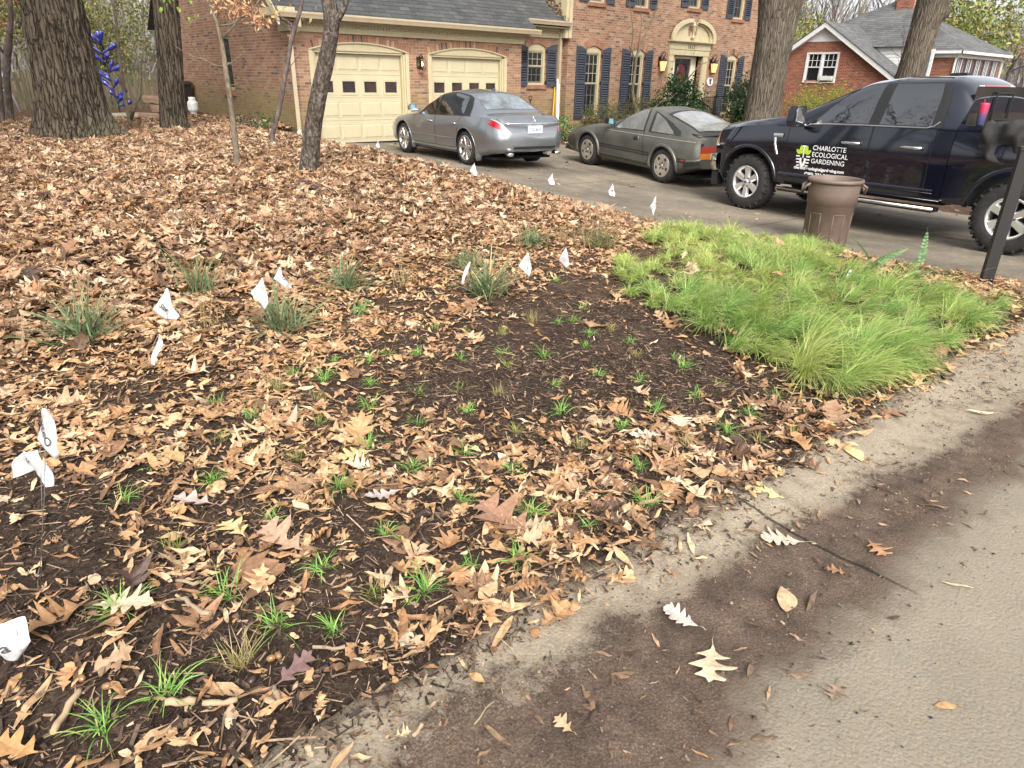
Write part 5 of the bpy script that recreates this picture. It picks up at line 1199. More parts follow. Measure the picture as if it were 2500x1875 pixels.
# ---------------------------------------------------------------- trees, shrubs and things standing about
def rvec(n, g=RN):
    v = g.normal(size=(n, 3)); return v / np.linalg.norm(v, axis=1, keepdims=True)
def leaf_quads(P, L, Wd, cols, hang=0., g=RN, fold=.25):
    """simple folded leaves at points P"""
    n = len(P); t = rvec(n, g); t[:, 2] -= hang; t /= np.linalg.norm(t, axis=1, keepdims=True)
    b = np.cross(t, rvec(n, g)); b /= np.linalg.norm(b, axis=1, keepdims=True) + 1e-9; nn = np.cross(t, b)
    L = (L * g.uniform(.65, 1.25, n))[:, None]; Wd = (Wd * g.uniform(.7, 1.2, n))[:, None]
    V = np.stack([P - t * L * .5, P + b * Wd * .5 + nn * Wd * fold - t * L * .08, P + t * L * .5, P - b * Wd * .5 + nn * Wd * fold - t * L * .08], 1).reshape(-1, 3)
    i = np.arange(n)[:, None] * 4
    return V, [np.concatenate([i + np.array([[0, 1, 2]]), i + np.array([[0, 2, 3]])])], np.repeat(cols, 4, 0)
def pickcol(pal, n, g=RN, jit=.18):
    p = np.array([c for _, c in pal]); w = np.array([a for a, _ in pal], float); w /= w.sum()
    return p[g.choice(len(p), n, p=w)] * (1 + jit * g.normal(size=(n, 1))).clip(.5, 1.6)
def cloud(name, parent, P, L, Wd, pal, mat=None, hang=0., g=RN):
    V, F, Cc = leaf_quads(np.asarray(P), L, Wd, pickcol(pal, len(P), g), hang, g)
    return link(name, np_mesh(name, V, F, mat or M_GREEN, Cc), parent)
def clumped(n, rad, nclump, spread, g=RN, shell=.5):
    """points in clumps through an ellipsoid"""
    c = rvec(nclump, g) * (g.uniform(shell ** 3, 1, nclump) ** (1 / 3))[:, None] * np.array(rad)
    return c[g.integers(0, nclump, n)] + g.normal(size=(n, 3)) * spread

def branch(m, p, d, L, r, lv, maxlv, g, tips, up=.15, nb=(3, 5), sides=(8, 6, 5, 4, 3), wob=.22, minr=.003):
    n = max(3, int(5 - lv * .5)); pts = [p]; dd = d.copy(); tp = []
    for i in range(n):
        dd = dd + g.normal(size=3) * wob + np.array([0, 0, up]); dd /= np.linalg.norm(dd); p = p + dd * L / n; pts.append(p); tp.append(dd.copy())
    rs = np.linspace(r, max(r * (.45 if lv < maxlv else .3), minr), n + 1)
    m.tube([tuple(q) for q in pts], list(rs), sides[min(lv, 4)], cap=(lv == 0))
    if lv >= maxlv: tips.append(p); return
    k = g.integers(nb[0], nb[1] + 1)
    for j in range(k):
        f = g.uniform(.35, 1.) if j else 1.
        i = min(n, max(1, int(f * n))); a = rvec(1, g)[0]; base = tp[min(i, n - 1)]
        nd_ = base * g.uniform(.55, .9) + a * g.uniform(.55, .85); nd_ /= np.linalg.norm(nd_)
        branch(m, pts[i], nd_, L * g.uniform(.5, .78), rs[i] * g.uniform(.55, .75), lv + 1, maxlv, g, tips, up, nb, sides, wob, minr)

def trunk_mesh(name, pts, mat, parent, ridge=.02, nr=26, na=120, flares=(), seed=0, loc=None, zstep=.06, rough=.0, flh=.25):
    """big trunk: ridged bark, root flares; pts are (x, y, z, radius)"""
    pts = np.array(pts); z = np.arange(pts[0, 2], pts[-1, 2] + 1e-6, zstep); g = np.random.default_rng(seed)
    cx, cy, rr = (np.interp(z, pts[:, 2], pts[:, i]) for i in (0, 1, 3)); k = np.ones(9) / 9
    for a in (cx, cy, rr): a[4:-4] = np.convolve(a, k, 'valid') if len(a) > 9 else a[4:-4]
    th = np.linspace(0, 2 * math.pi, na, endpoint=False); TH, ZZ = np.meshgrid(th, z); h = ZZ - z[0]
    rad = rr[:, None] * np.ones_like(TH)
    for (a, s, w) in flares:
        dlt = np.abs((TH - a + math.pi) % (2 * math.pi) - math.pi); rad = rad + s * np.exp(-h / flh) * np.exp(-(dlt / w) ** 2)
    ph = TH * nr / (2 * math.pi) + 1.1 * vnoise(TH * 2 + 50, ZZ * 1.3 + 9, .6, seed) * 2
    rdg = np.abs(np.sin(ph * math.pi)) ** .6; brk = vnoise(TH * 8 + 30, ZZ, .16, seed + 1)
    rad = rad + ridge * (rdg - .6) * (.5 + brk) + ridge * .8 * (vnoise(TH * 3 + 9, ZZ + 4, .35, seed + 2) - .5)
    V = np.stack([cx[:, None] + rad * np.cos(TH), cy[:, None] + rad * np.sin(TH), ZZ], -1).reshape(-1, 3)
    i = np.arange(len(z) - 1)[:, None] * na; j = np.arange(na)[None]; j2 = (j + 1) % na
    return link(name, np_mesh(name, V, [np.stack([i + j, i + j2, i + na + j2, i + na + j], -1).reshape(-1, 4)], mat, smooth=True), parent, loc)

def polytree(name, base_z, stems, mat, label, cat='tree', group=None, crown=None):
    """young tree traced as stems [(x, y, z, r), ...]; the first is the trunk"""
    b = stems[0][0]; o = empty(name, (b[0], b[1], base_z), 0, None, label, cat, group); L = Vector((b[0], b[1], base_z))
    for i, s in enumerate(stems):
        m = MB(); g = [Vector(p[:3]) - L for p in s]; rr = [p[3] for p in s]
        if i == 0: g = [g[0] - Vector((0, 0, .08))] + g; rr = [rr[0] * 1.25] + rr
        m.tube(g, rr, 12 if rr[0] > .03 else 6); m.build('trunk' if i == 0 else 'branch', mat, o)
    return o, L

T3 = [(-3.447, -7.716, .363, .128), (-3.389, -7.766, .778, .1157), (-3.332, -7.815, 1.099, .1081), (-3.264, -7.874, 1.411, .1065), (-3.186, -7.942, 1.715, .1026), (-3.117, -8.002, 2.01, .093), (-3.086, -8.029, 2.197, .09), (-3.087, -8.028, 2.352, .0875), (-3.106, -8.012, 2.6, .085), (-3.2, -7.9, 3.6, .07), (-3.1, -7.7, 5.0, .04)]
t3 = empty('leaning_tree', (T3[0][0], T3[0][1], .36), 0, None, 'leaning young tree with scaly grey bark before the left garage door', 'tree')
trunk_mesh('trunk', [(x + 3.447, y + 7.716, z - .40, r) for x, y, z, r in T3], M_CHERRY, t3, .009, 9, 64, [(0.3, .05, .6), (2.2, .05, .6), (4.2, .05, .7)], 5, None, .02, flh=.10)
mm = MB().tube([(.36, -.31, 1.74), (.41, -.35, 1.84), (.455, -.40, 1.93), (.51, -.44, 2.05), (.55, -.47, 2.2), (.75, -.5, 2.9)], [.05, .046, .043, .038, .034, .02], 8); mm.build('branch', M_CHERRY, t3)
mm = MB().tube([(.6, -.48, 2.4), (1.2, -.62, 2.62), (1.9, -.8, 2.62), (2.5, -1., 2.50)], [.015, .012, .008, .003], 5).tube([(1.9, -.8, 2.62), (2.15, -1.0, 2.45)], [.005, .002], 4).tube([(1.2, -.62, 2.62), (1.5, -.9, 2.40)], [.006, .002], 4); mm.build('twig', M_TWIG, t3)
def big_leaves(name, parent, items, mat):
    m = MB()
    for (p, s, a, col) in items:
        m.cur = col; A = Matrix.Translation(p) @ Matrix.Rotation(a, 4, 'Z') @ Matrix.Rotation(R(rnd.uniform(-25, 25)), 4, 'X')
        pr = [(0, 0, 0), (.42, -.25, .06), (.48, -.5, .04), (.3, -.8, .0), (0, -1.15, 0), (-.3, -.8, 0), (-.48, -.5, .04), (-.42, -.25, .06)]
        m.add([A @ Vector((x * s, y * .0 + z * s, y * s)) for x, y, z in pr], [(0, 1, 2, 3, 4), (0, 4, 5, 6, 7)])
    return m.build(name, mat, parent)

b1 = [[(-4.218, -7.286, .393, .0411), (-4.205, -7.296, .854, .0369), (-4.199, -7.302, 1.242, .0346), (-4.202, -7.3, 1.602, .0308), (-4.203, -7.299, 1.907, .0271), (-4.216, -7.287, 2.048, .0253), (-4.229, -7.276, 2.188, .0236), (-4.268, -7.242, 2.312, .0203), (-4.33, -7.2, 2.6, .017), (-4.4, -7.1, 3.4, .008)],
 [(-4.208, -7.294, 2.119, .011), (-4.099, -7.389, 2.135, .0095), (-4.034, -7.445, 2.179, .0087), (-3.945, -7.522, 2.237, .0078), (-3.865, -7.591, 2.321, .0063), (-3.75, -7.70, 2.5, .0044)],
 [(-4.188, -7.311, 1.978, .0095), (-4.132, -7.36, 2.05, .0087), (-4.063, -7.42, 2.136, .0079), (-4.031, -7.447, 2.207, .0063), (-3.9, -7.6, 2.25, .004)],
 [(-4.212, -7.29, 1.668, .0073), (-4.308, -7.208, 1.687, .0064), (-4.409, -7.12, 1.75, .0056), (-4.48, -7.059, 1.77, .0048), (-4.592, -6.962, 1.84, .004), (-4.655, -6.906, 1.903, .0024)],
 [(-4.206, -7.296, 1.668, .0065), (-4.133, -7.359, 1.721, .0048), (-4.052, -7.429, 1.795, .0032), (-3.997, -7.477, 1.854, .0024)],
 [(-4.237, -7.269, 2.174, .0126), (-4.188, -7.311, 2.286, .0102), (-4.14, -7.353, 2.397, .0078), (-4.0, -7.45, 2.8, .004)],
 [(-4.2, -7.301, 1.453, .0057), (-4.124, -7.367, 1.47, .0049), (-4.048, -7.433, 1.494, .0033), (-3.97, -7.5, 1.533, .0024)]]
be, bl = polytree('beech_sapling', .39, b1, M_SMOOTH, 'slender pale beech sapling with thin branches and papery tan leaves, before the side wall')
PAL_TAN = [(4, (.50, .28, .15)), (3, (.58, .36, .21)), (2, (.42, .21, .10)), (1, (.5, .36, .14))]
g5 = np.random.default_rng(5)
cc_ = np.concatenate([np.array([-3.95, -7.5, 2.27]) + g5.normal(size=(130, 3)) * np.array([.16, .16, .055]), np.array([-4.12, -7.38, 2.37]) + g5.normal(size=(90, 3)) * np.array([.12, .12, .06]), np.array([-3.82, -7.62, 2.17]) + g5.normal(size=(45, 3)) * np.array([.07, .07, .04])])
cloud('crown', be, cc_ - np.array(bl), .085, .026, PAL_TAN, M_LEAF, .5, g5)
items = []
for (x, y, z) in [(-4.62, -6.95, 2.41), (-4.57, -6.98, 2.33), (-4.66, -6.9, 2.36), (-4.45, -7.08, 2.42), (-4.40, -7.12, 2.24), (-4.48, -7.06, 2.2), (-4.70, -6.86, 2.3)]:
    for k in range(3): items.append((Vector((x, y, z)) - bl + Vector((rnd.uniform(-.03, .03), rnd.uniform(-.03, .03), rnd.uniform(-.03, .03))), rnd.uniform(.03, .05), rnd.uniform(0, 6), (rnd.uniform(.16, .3), rnd.uniform(.33, .42), .06)))
big_leaves('green_leaves', be, items, M_GREEN)
b2 = [[(-2.458, -4.108, .414, .0488), (-2.401, -4.157, .645, .0438), (-2.304, -4.242, .948, .0411), (-2.221, -4.313, 1.286, .0429), (-2.165, -4.362, 1.535, .038), (-2.088, -4.429, 1.84, .0354), (-2.032, -4.477, 2.099, .0351), (-1.955, -4.544, 2.335, .0348), (-1.867, -4.62, 2.605, .0323), (-1.75, -4.75, 3.3, .022)],
 [(-2.026, -4.483, 2.08, .0154), (-2.017, -4.49, 2.275, .0131), (-2.002, -4.504, 2.363, .012), (-2.132, -4.391, 2.465, .0097), (-2.177, -4.352, 2.598, .0086), (-2.159, -4.368, 2.9, .006)],
 [(-2.124, -4.397, 1.618, .0078), (-2.073, -4.442, 1.72, .0067), (-1.969, -4.532, 1.863, .0055), (-1.896, -4.596, 1.945, .0033)],
 [(-2.01, -4.5, 2.3, .009), (-2.3, -4.25, 2.5, .007), (-2.7, -4.0, 2.62, .004)]]
o, l = polytree('curved_sapling', .42, b2, M_TWIG, 'crooked grey sapling leaning beside the garage corner downspout')
cloud('crown', o, np.array([-2.1, -4.42, 2.55]) - np.array(l) + np.random.default_rng(3).normal(size=(28, 3)) * np.array([.28, .28, .16]), .09, .05, [(2, (.5, .38, .14)), (2, (.55, .33, .18))], M_LEAF, .6)
b3 = [[(-3.489, .967, .429, .0574), (-3.5, .977, .563, .0486), (-3.506, .981, .802, .0398), (-3.507, .982, 1.194, .0365), (-3.477, .956, 1.704, .0333), (-3.449, .933, 2.127, .0301), (-3.41, .898, 2.492, .0298), (-3.412, .9, 2.731, .0269), (-3.3, .8, 3.6, .02)],
 [(-3.481, .96, .617, .0371), (-3.375, .868, .885, .0312), (-3.256, .765, 1.097, .0282), (-3.19, .708, 1.459, .0223), (-3.121, .648, 1.838, .0193), (-3.021, .561, 2.088, .0165), (-2.978, .524, 2.575, .0135), (-2.9, .5, 3.2, .008)]]
polytree('forked_sapling', .43, b3, M_SMOOTH, 'forked mossy grey sapling standing in front of the blue bottle tree')
polytree('woodland_sapling', .45, [[(-5.609, 3.343, .453, .0735), (-5.542, 3.284, .917, .0697), (-5.424, 3.183, 1.656, .0626), (-5.193, 2.982, 2.908, .055), (-5, 2.8, 4, .04)]], M_TWIG, 'thin dark trunk cut by the left edge of the photo', 'tree')
polytree('woodland_sapling', .47, [[(-5.378, 3.912, .473, .0851), (-5.322, 3.864, .84, .0752), (-5.25, 3.801, 1.392, .0682), (-5.113, 3.682, 1.929, .0761), (-4.996, 3.581, 2.323, .0608), (-4.892, 3.491, 2.708, .0544), (-4.7, 3.3, 4.2, .04)], [(-5.15, 3.7, 1.8, .03), (-5.35, 3.9, 2.3, .028), (-5.75, 4.1, 2.75, .022), (-6.2, 4.3, 3.1, .015)]], M_TWIG, 'thin grey trunk with a bend, just left of the huge oak', 'tree')

# the huge oak and its neighbour
oak = empty('huge_oak', (-4.86, -1.05, .36), 0, None, 'huge oak trunk with deeply furrowed bark and spreading root flares, upper left', 'tree')
trunk_mesh('trunk', [(-.06, .0, -.1, .60), (-.05, .0, .3, .575), (-.03, 0, .8, .54), (-.01, 0, 1.3, .515), (.0, 0, 1.9, .49), (.02, 0, 2.4, .47), (.08, 0, 5, .42), (.3, .1, 8, .34)], M_OAK, oak, .05, 30, 240, [(-.7, .85, .30), (-2.0, .30, .4), (2.6, .6, .3), (.6, .3, .5), (-1.35, .32, .25), (3.6, .4, .28)], 2, None, .025, flh=.30)
m_ = MB(); gg = np.random.default_rng(21); tips = []
for k in range(6):
    a = k * 1.05 + .3; branch(m_, np.array([.25, .1, 5 + k * .5]), np.array([math.cos(a), math.sin(a), .55]), 3.6, .17, 1, 4, gg, tips, .1, (3, 4))
m_.build('limbs', M_OAK, oak)
oak2 = empty('slim_oak', (-2.78, .2, .37), 0, None, 'straight brown oak trunk standing against the end of the brick side wall', 'tree')
trunk_mesh('trunk', [(-.03, 0, -.08, .305), (-.03, 0, .25, .27), (.02, 0, .8, .25), (.1, -.06, 1.6, .245), (.15, -.1, 2.2, .24), (.18, -.12, 2.6, .238), (.3, -.2, 6, .18)], M_OAK, oak2, .016, 24, 140, [(-.8, .16, .5), (2.2, .16, .5), (.8, .12, .5), (-2.2, .14, .5)], 6, None, .025, flh=.14)
m_ = MB(); tips = []
for k in range(4): branch(m_, np.array([.3, -.2, 4.5 + k * .5]), np.array([math.cos(k * 1.6), math.sin(k * 1.6), .7]), 2.2, .08, 2, 4, gg, tips)
m_.build('limbs', M_OAK, oak2)
# two grey oaks right of the drive
def place_fd(px, py, fd):
    """ground spot seen at a pixel of the photo, fd metres ahead"""
    d = rt * ((px - 1250) / 1670) + dn * ((py - 937.5) / 1670) + fw; h = Vector((math.sin(YAW), math.cos(YAW), 0)); return CAM + d * (fd / d.dot(h))
ok = empty('grey_oak', (8.75, -7.05, -.25), 0, None, 'thick grey oak trunk rising behind the truck bonnet in front of the house end', 'tree')
trunk_mesh('trunk', [(0, 0, -.2, .50), (0, 0, .5, .455), (.02, 0, 1.2, .42), (.03, 0, 2.2, .40), (.06, 0, 3.0, .43), (.05, 0, 3.8, .50), (.05, 0, 4.6, .44), (.05, 0, 7, .36)], M_OAK2, ok, .018, 26, 140, [(.5, .2, .5), (-1.5, .2, .5), (2.5, .2, .5)], 8, None, .03)
m_ = MB(); tips = []
for k in range(6): branch(m_, np.array([.05, 0, 4.3 + k * .45]), np.array([math.cos(k * 1.1 + .6), math.sin(k * 1.1 + .6), .75]), 3.4, .2 if k < 2 else .13, 1, 4, gg, tips)
m_.build('limbs', M_OAK2, ok)
ok2 = empty('grey_oak', (13.1, -8.55, -.42), 0, None, 'leaning grey oak trunk with a cut limb, between the truck roof and the chimney', 'tree')
trunk_mesh('trunk', [(-.05, 0, -.1, .42), (-.02, 0, 1.2, .36), (.0, 0, 2.15, .33), (.03, -.03, 2.8, .315), (.08, -.07, 3.5, .33), (.13, -.11, 4.0, .38), (.16, -.13, 4.6, .38), (.25, -.2, 6.5, .30)], M_OAK2, ok2, .016, 26, 140, [], 9, None, .03)
m_ = MB(); m_.tube([(.26, -.22, 3.5), (.38, -.33, 3.75), (.42, -.36, 3.86)], [.12, .15, .13], 12); tips = []
for k in range(5): branch(m_, np.array([.4, -.35, 4.5 + k * .4]), np.array([math.cos(k * 1.3), math.sin(k * 1.3), .8]), 3, .16, 1, 4, gg, tips)
m_.build('limbs', M_OAK2, ok2)

# small bare tree by the front windows
cm = [[(11.35, -1.05, -.25, .055), (11.2, -1.05, .55, .05), (10.92, -1.05, 1.3, .045), (10.98, -1.05, 2.3, .04), (11.3, -1.05, 2.9, .03), (11.75, -1.05, 3.7, .022), (11.9, -1.1, 5, .01)],
 [(10.95, -1.05, 1.9, .025), (10.7, -1.05, 2.6, .022), (10.72, -1.05, 3.0, .018), (10.4, -1.1, 3.7, .012), (10.2, -1.1, 4.4, .006)],
 [(10.98, -1.05, 2.35, .02), (11.15, -1.0, 3.2, .015), (10.95, -1.0, 3.9, .008)],
 [(11.6, -1.05, 3.4, .014), (12.0, -1.1, 3.55, .008), (12.5, -1.1, 3.5, .004)], [(11.4, -1.05, 3.05, .012), (12.1, -1.0, 3.3, .008), (12.7, -1.0, 3.75, .004)],
 [(11.6, -1.15, -.25, .05), (11.75, -1.15, .6, .045), (12.2, -1.2, .95, .04), (12.75, -1.25, 1.1, .034), (13.4, -1.3, 1.65, .026), (13.9, -1.35, 2.1, .014), (14.4, -1.4, 2.25, .006)],
 [(12.0, -1.2, .85, .015), (12.2, -1.2, 1.7, .01), (12.4, -1.2, 2.3, .005)], [(13.4, -1.3, 1.65, .012), (13.5, -1.3, 2.3, .008), (13.9, -1.3, 2.9, .003)], [(12.75, -1.25, 1.1, .01), (12.9, -1.2, 1.9, .007), (13.3, -1.2, 2.6, .003)]]
polytree('bare_tree', -.25, cm, M_SMOOTH, 'small bare crape myrtle with twisting pale stems in front of the house windows')

PAL_CAM = [(5, (.022, .055, .018)), (3, (.04, .085, .024)), (1, (.10, .15, .05)), (1, (.016, .035, .014))]
PAL_NAN = [(4, (.06, .095, .03)), (3, (.10, .13, .045)), (2, (.17, .13, .06)), (1, (.22, .10, .05))]
PAL_YEL = [(4, (.22, .26, .035)), (3, (.30, .31, .05)), (2, (.15, .20, .03)), (1, (.33, .24, .05))]
def shrub(name, x, y, rad, n, nc, L, Wd, pal, label, z=None, stems=7, cat='shrub', group=None, spread=.1, seed=1, hang=.2, parts=True):
    g = np.random.default_rng(seed); z0 = g1(x, y) if z is None else z
    o = empty(name, (x, y, z0), 0, None, label, cat, group)
    P = clumped(n, rad, nc, spread, g, .35) + np.array([0, 0, rad[2] * 1.02]); P = P[P[:, 2] > .03]
    m = MB()
    for k in range(stems):
        a = g.uniform(0, 6.28); t = P[g.integers(0, len(P))]; m.tube([(math.cos(a) * .08, math.sin(a) * .08, -.05), (t[0] * .4, t[1] * .4, t[2] * .5), tuple(t)], [.016, .011, .004], 5)
    m.build('stem', M_TWIG, o); cloud('crown', o, P, L, Wd, pal, M_GREEN, hang, g); return o
shrub('camellia_bush', 13.1, -1.25, (1.15, .6, .98), 4300, 60, .12, .058, PAL_CAM, 'dark green camellia bush left of the front door, behind the coupe roof', spread=.14, seed=4)
shrub('camellia_bush', 16.75, -1.75, (1.05, .6, 1.15), 5200, 70, .12, .058, PAL_CAM, 'tall dark glossy evergreen bush against the grey oak trunk, right of the door steps', spread=.15, seed=5)
shrub('camellia_bush', 15.3, -2.9, (.45, .4, .36), 600, 20, .09, .045, [(3, (.05, .11, .025)), (2, (.09, .16, .04))], 'low bright green bush in front of the stoop railing', spread=.1, seed=6)
shrub('nandina_bush', 9.95, -.75, (.75, .45, .58), 3000, 50, .07, .028, PAL_NAN, 'olive green bush under the left front window', spread=.12, seed=7)
shrub('nandina_bush', 11.3, -.85, (.85, .5, .64), 3300, 55, .07, .028, PAL_NAN, 'olive green bush between the two left front windows, beside the bare tree', spread=.12, seed=8)
shrub('nandina_bush', 9.6, -1.7, (.9, .5, .26), 1100, 30, .08, .03, [(3, (.17, .13, .06)), (3, (.09, .11, .035)), (2, (.28, .19, .10))], 'low straggly brownish shrub in the bed ahead of the coupe bonnet', spread=.11, seed=9)
shrub('nandina_bush', 8.1, -.85, (.42, .38, .30), 420, 14, .13, .05, [(3, (.07, .14, .03)), (2, (.13, .2, .06)), (1, (.3, .33, .14))], 'pale green leafy shrub at the foot of the square downspout', spread=.1, seed=10)
shrub('spring_bush', 20.4, -2.6, (1.7, 1.2, 1.05), 5200, 70, .10, .045, PAL_YEL, 'airy yellow green bush below the neighbour window', spread=.26, seed=11, z=-.6)
shrub('weed_tuft', -1.0, -.35, (.25, .2, .2), 160, 8, .09, .035, [(3, (.06, .12, .03)), (1, (.14, .2, .05))], 'small green weeds at the foot of the garage corner downspout', spread=.06, seed=12, stems=3)
shrub('low_evergreen', -1.3, .35, (.42, .25, .12), 260, 10, .05, .03, [(3, (.03, .06, .03)), (1, (.06, .09, .04))], 'low dark creeping evergreen at the base of the side wall', spread=.07, seed=13, stems=3)

# bottle tree
M_COBALT = simple('cobalt_glass', (.018, .022, .24), .06, (.03, .04, .34), 8, spec=.9, coat=.6)
bt = empty('bottle_tree', (-2.5, 6.2, .37), 0, None, 'metal bottle tree hung with cobalt blue glass bottles', 'bottle tree')
hd = Vector((math.cos(YAW), -math.sin(YAW), 0)); base_px = (385, 1370)
def btp(x, z_): return hd * ((x - 385) * .00178) + Vector((0, 0, (1370 - z_) * .00166))
stem = [(385, 1385), (370, 1200), (362, 1060), (345, 900), (325, 680), (318, 520), (300, 380), (290, 250)]
MB().tube([btp(*p) for p in stem], .011, 6).build('stem', M_BLACKM, bt)
bots = [(285, 250, 190, 105), (292, 240, 280, 60), (300, 240, 352, 62), (290, 390, 50, 215), (305, 375, 510, 250), (310, 530, 175, 400), (325, 500, 400, 395), (345, 640, 395, 480), (340, 665, 545, 575), (330, 800, 130, 615), (335, 800, 215, 695), (355, 905, 450, 770), (345, 945, 155, 765), (355, 1050, 290, 950), (365, 1050, 490, 970), (372, 1150, 492, 1030), (370, 1205, 575, 1110), (372, 1140, 410, 990), (365, 1060, 545, 930)]
gb = random.Random(3); _bp = [(0, 0), (.013, .0), (.014, .09), (.034, .16), (.038, .18), (.038, .295), (.03, .305), (.012, .295), (0, .29)]
for (x0, z0, x1, z1) in bots:
    a, b = btp(x0, z0), btp(x1, z1); yd = Vector((math.sin(YAW), math.cos(YAW), 0)) * gb.uniform(-.16, .12); d = (b + yd - a); ln = d.length; q = d.to_track_quat('Z', 'X').to_matrix().to_4x4()
    m = MB(); m.lathe([(r * 1.45 * max(1, ln / .30) ** .5, z * ln / .30) for r, z in _bp], 14, M=Matrix.Translation(a) @ q); m.build('bottle', M_COBALT, bt)
    MB().tube([a - d * .1, a + d * .55], .005, 4).build('hook', M_BLACKM, bt)

# fence of weathered pickets
M_PICK = simple('weathered_wood', (.075, .07, .035), .85, (.15, .13, .075), 5, .004, stretch=(3, 3, .4))
fn = empty('picket_fence', (-8, 9.5, .44), 0, None, 'weathered greenish dog-ear picket fence behind the blue bottle tree', 'fence')
gf = random.Random(9); m = MB(); x = 0.0
while x < 7.8:
    h = 1.1 + gf.uniform(-.04, .04) + .03 * math.sin(x); t = gf.uniform(-.02, .02); z0 = -.03
    pk = MB(); pk.prism([(x, z0), (x + .125, z0), (x + .125 + t, h - .05), (x + .095 + t, h), (x + .03 + t, h), (x + t, h - .05)], lambda u, w, d: (u, d, w), -.03, -.008); pk.build('picket', M_PICK, fn); x += .178
m.box(-.05, 7.9, -.007, .03, .25, .34).box(-.05, 7.9, -.007, .03, .8, .89); m.build('rail', M_PICK, fn)
for k in range(5): MB().box(k * 1.95, k * 1.95 + .09, .031, .12, -.1, 1.12).build('post', M_PICK, fn)

# stone blocks, slab, gas bottle, bin
M_STONE = simple('tan_stone', (.24, .15, .10), .9, (.33, .225, .155), 5, .01); M_SLAB = simple('grey_slab', (.30, .27, .20), .9, (.38, .34, .26), 6, .006)
def rough_block(name, w, d, h, loc, rz, mat, label, cat, group=None, seed=0):
    bm = bmesh.new(); bmesh.ops.create_cube(bm, size=1); bmesh.ops.subdivide_edges(bm, edges=bm.edges, cuts=5, use_grid_fill=True)
    g = np.random.default_rng(seed)
    for v in bm.verts:
        c = v.co.copy(); v.co = Vector((c.x * w, c.y * d, c.z * h)); n = c.normalized(); k = max(abs(c.x), abs(c.y), abs(c.z)); e = sum(1 for t in c if abs(abs(t) - .5) < 1e-4)
        v.co += Vector(g.normal(size=3)) * .008 - n * (.012 * (e - 1) if e > 1 else 0)
    me = bpy.data.meshes.new(name); bm.to_mesh(me); bm.free(); me.materials.append(mat); me.polygons.foreach_set('use_smooth', [True] * len(me.polygons)); me.set_sharp_from_angle(angle=R(50))
    o = link(name, me, None, loc); o.rotation_euler = (0, 0, rz); return tag(o, label, cat, group)
bx, by, bz = -2.02, 4.0, g1(-2.02, 4.0) - .02
GRP = 'stone blocks stacked between the two oaks'
for (dx_, z_, w_, lab) in ((.12, .09, .50, 'tan stone block, lower right of the stack between the oaks'), (-.36, .085, .44, 'tan stone block, lower left of the stack between the oaks'), (.02, .265, .52, 'tan stone block, middle of the stack between the oaks'), (.42, .26, .34, 'small tan stone block, middle right of the stack, half behind the slim oak'), (-.12, .44, .56, 'tan stone block with a pale flat top, topmost of the stack between the oaks')):
    rough_block('stone_block', w_ * 1.12, .28, .19, (bx + dx_ * .9 + .05, by - dx_ * .25, bz + z_ * 1.16), R(-16), M_STONE, lab, 'stone', GRP, int(abs(dx_) * 100))
sl2 = MB(); sl2.lathe([(0, .07), (.40, .075), (.45, .06), (.47, .02), (.46, -.02)], 28); o = sl2.build('stone_slab', M_SLAB, None, (-2.45, 5.3, g1(-2.45, 5.3) + .03)); tag(o, 'pale round stone slab lying on the leaves beside the stone stack', 'stone slab'); o.scale = (1.15, .8, 1)
pt = empty('gas_bottle', (-.42, 6.5, g1(-.42, 6.5)), R(20), None, 'white propane gas bottle standing by the end of the side wall', 'gas bottle')
m = MB(); m.lathe([(0, .02), (.1, .02), (.12, .05), (.152, .09), (.155, .12), (.155, .27), (.148, .31), (.11, .355), (.05, .38), (0, .385)], 28); m.build('tank', M_WHITE, pt)
m = MB(); m.lathe([(.105, .0), (.105, .06)], 20); m.build('foot_ring', M_WHITE, pt)
m = MB(); m.lathe([(.095, .345), (.10, .46), (.088, .46), (.085, .345)], 20, a0=R(30), a1=R(330)); m.build('collar', M_WHITE, pt); MB().tube([(0, 0, .37), (0, 0, .42)], .02, 8).tube([(-.04, 0, .425), (.04, 0, .425)], .016, 6).build('valve', M_BLACKM, pt)
M_BIN = simple('dark_brown_plastic', (.022, .014, .013), .5)
wb_ = empty('wheelie_bin', (-.42, 7.6, g1(-.42, 7.6)), R(8), None, 'dark brown wheeled bin against the side wall behind the white gas bottle', 'bin')
m = MB(); m.add([(-.22, -.24, 0), (.22, -.24, 0), (.22, .24, 0), (-.22, .24, 0), (-.28, -.30, .78), (.28, -.30, .78), (.28, .30, .78), (-.28, .30, .78)], [(0, 1, 5, 4), (1, 2, 6, 5), (2, 3, 7, 6), (3, 0, 4, 7), (3, 2, 1, 0), (4, 5, 6, 7)]); m.build('body', M_BIN, wb_)
m = MB(); m.prism([(-.34, .78), (.34, .78), (.33, .83), (.18, .88), (-.2, .88), (-.33, .83)], lambda u, w, d: (d, u, w), -.31, .31); m.build('lid', M_BIN, wb_)
for s in (-1, 1): MB().lathe([(0, -.03), (.1, -.03), (.1, .03), (0, .03)], 16, M=Matrix.Translation((s * .25, .22, .08)) @ Matrix.Rotation(R(90), 4, 'Y')).build('wheel', M_TYRE, wb_)
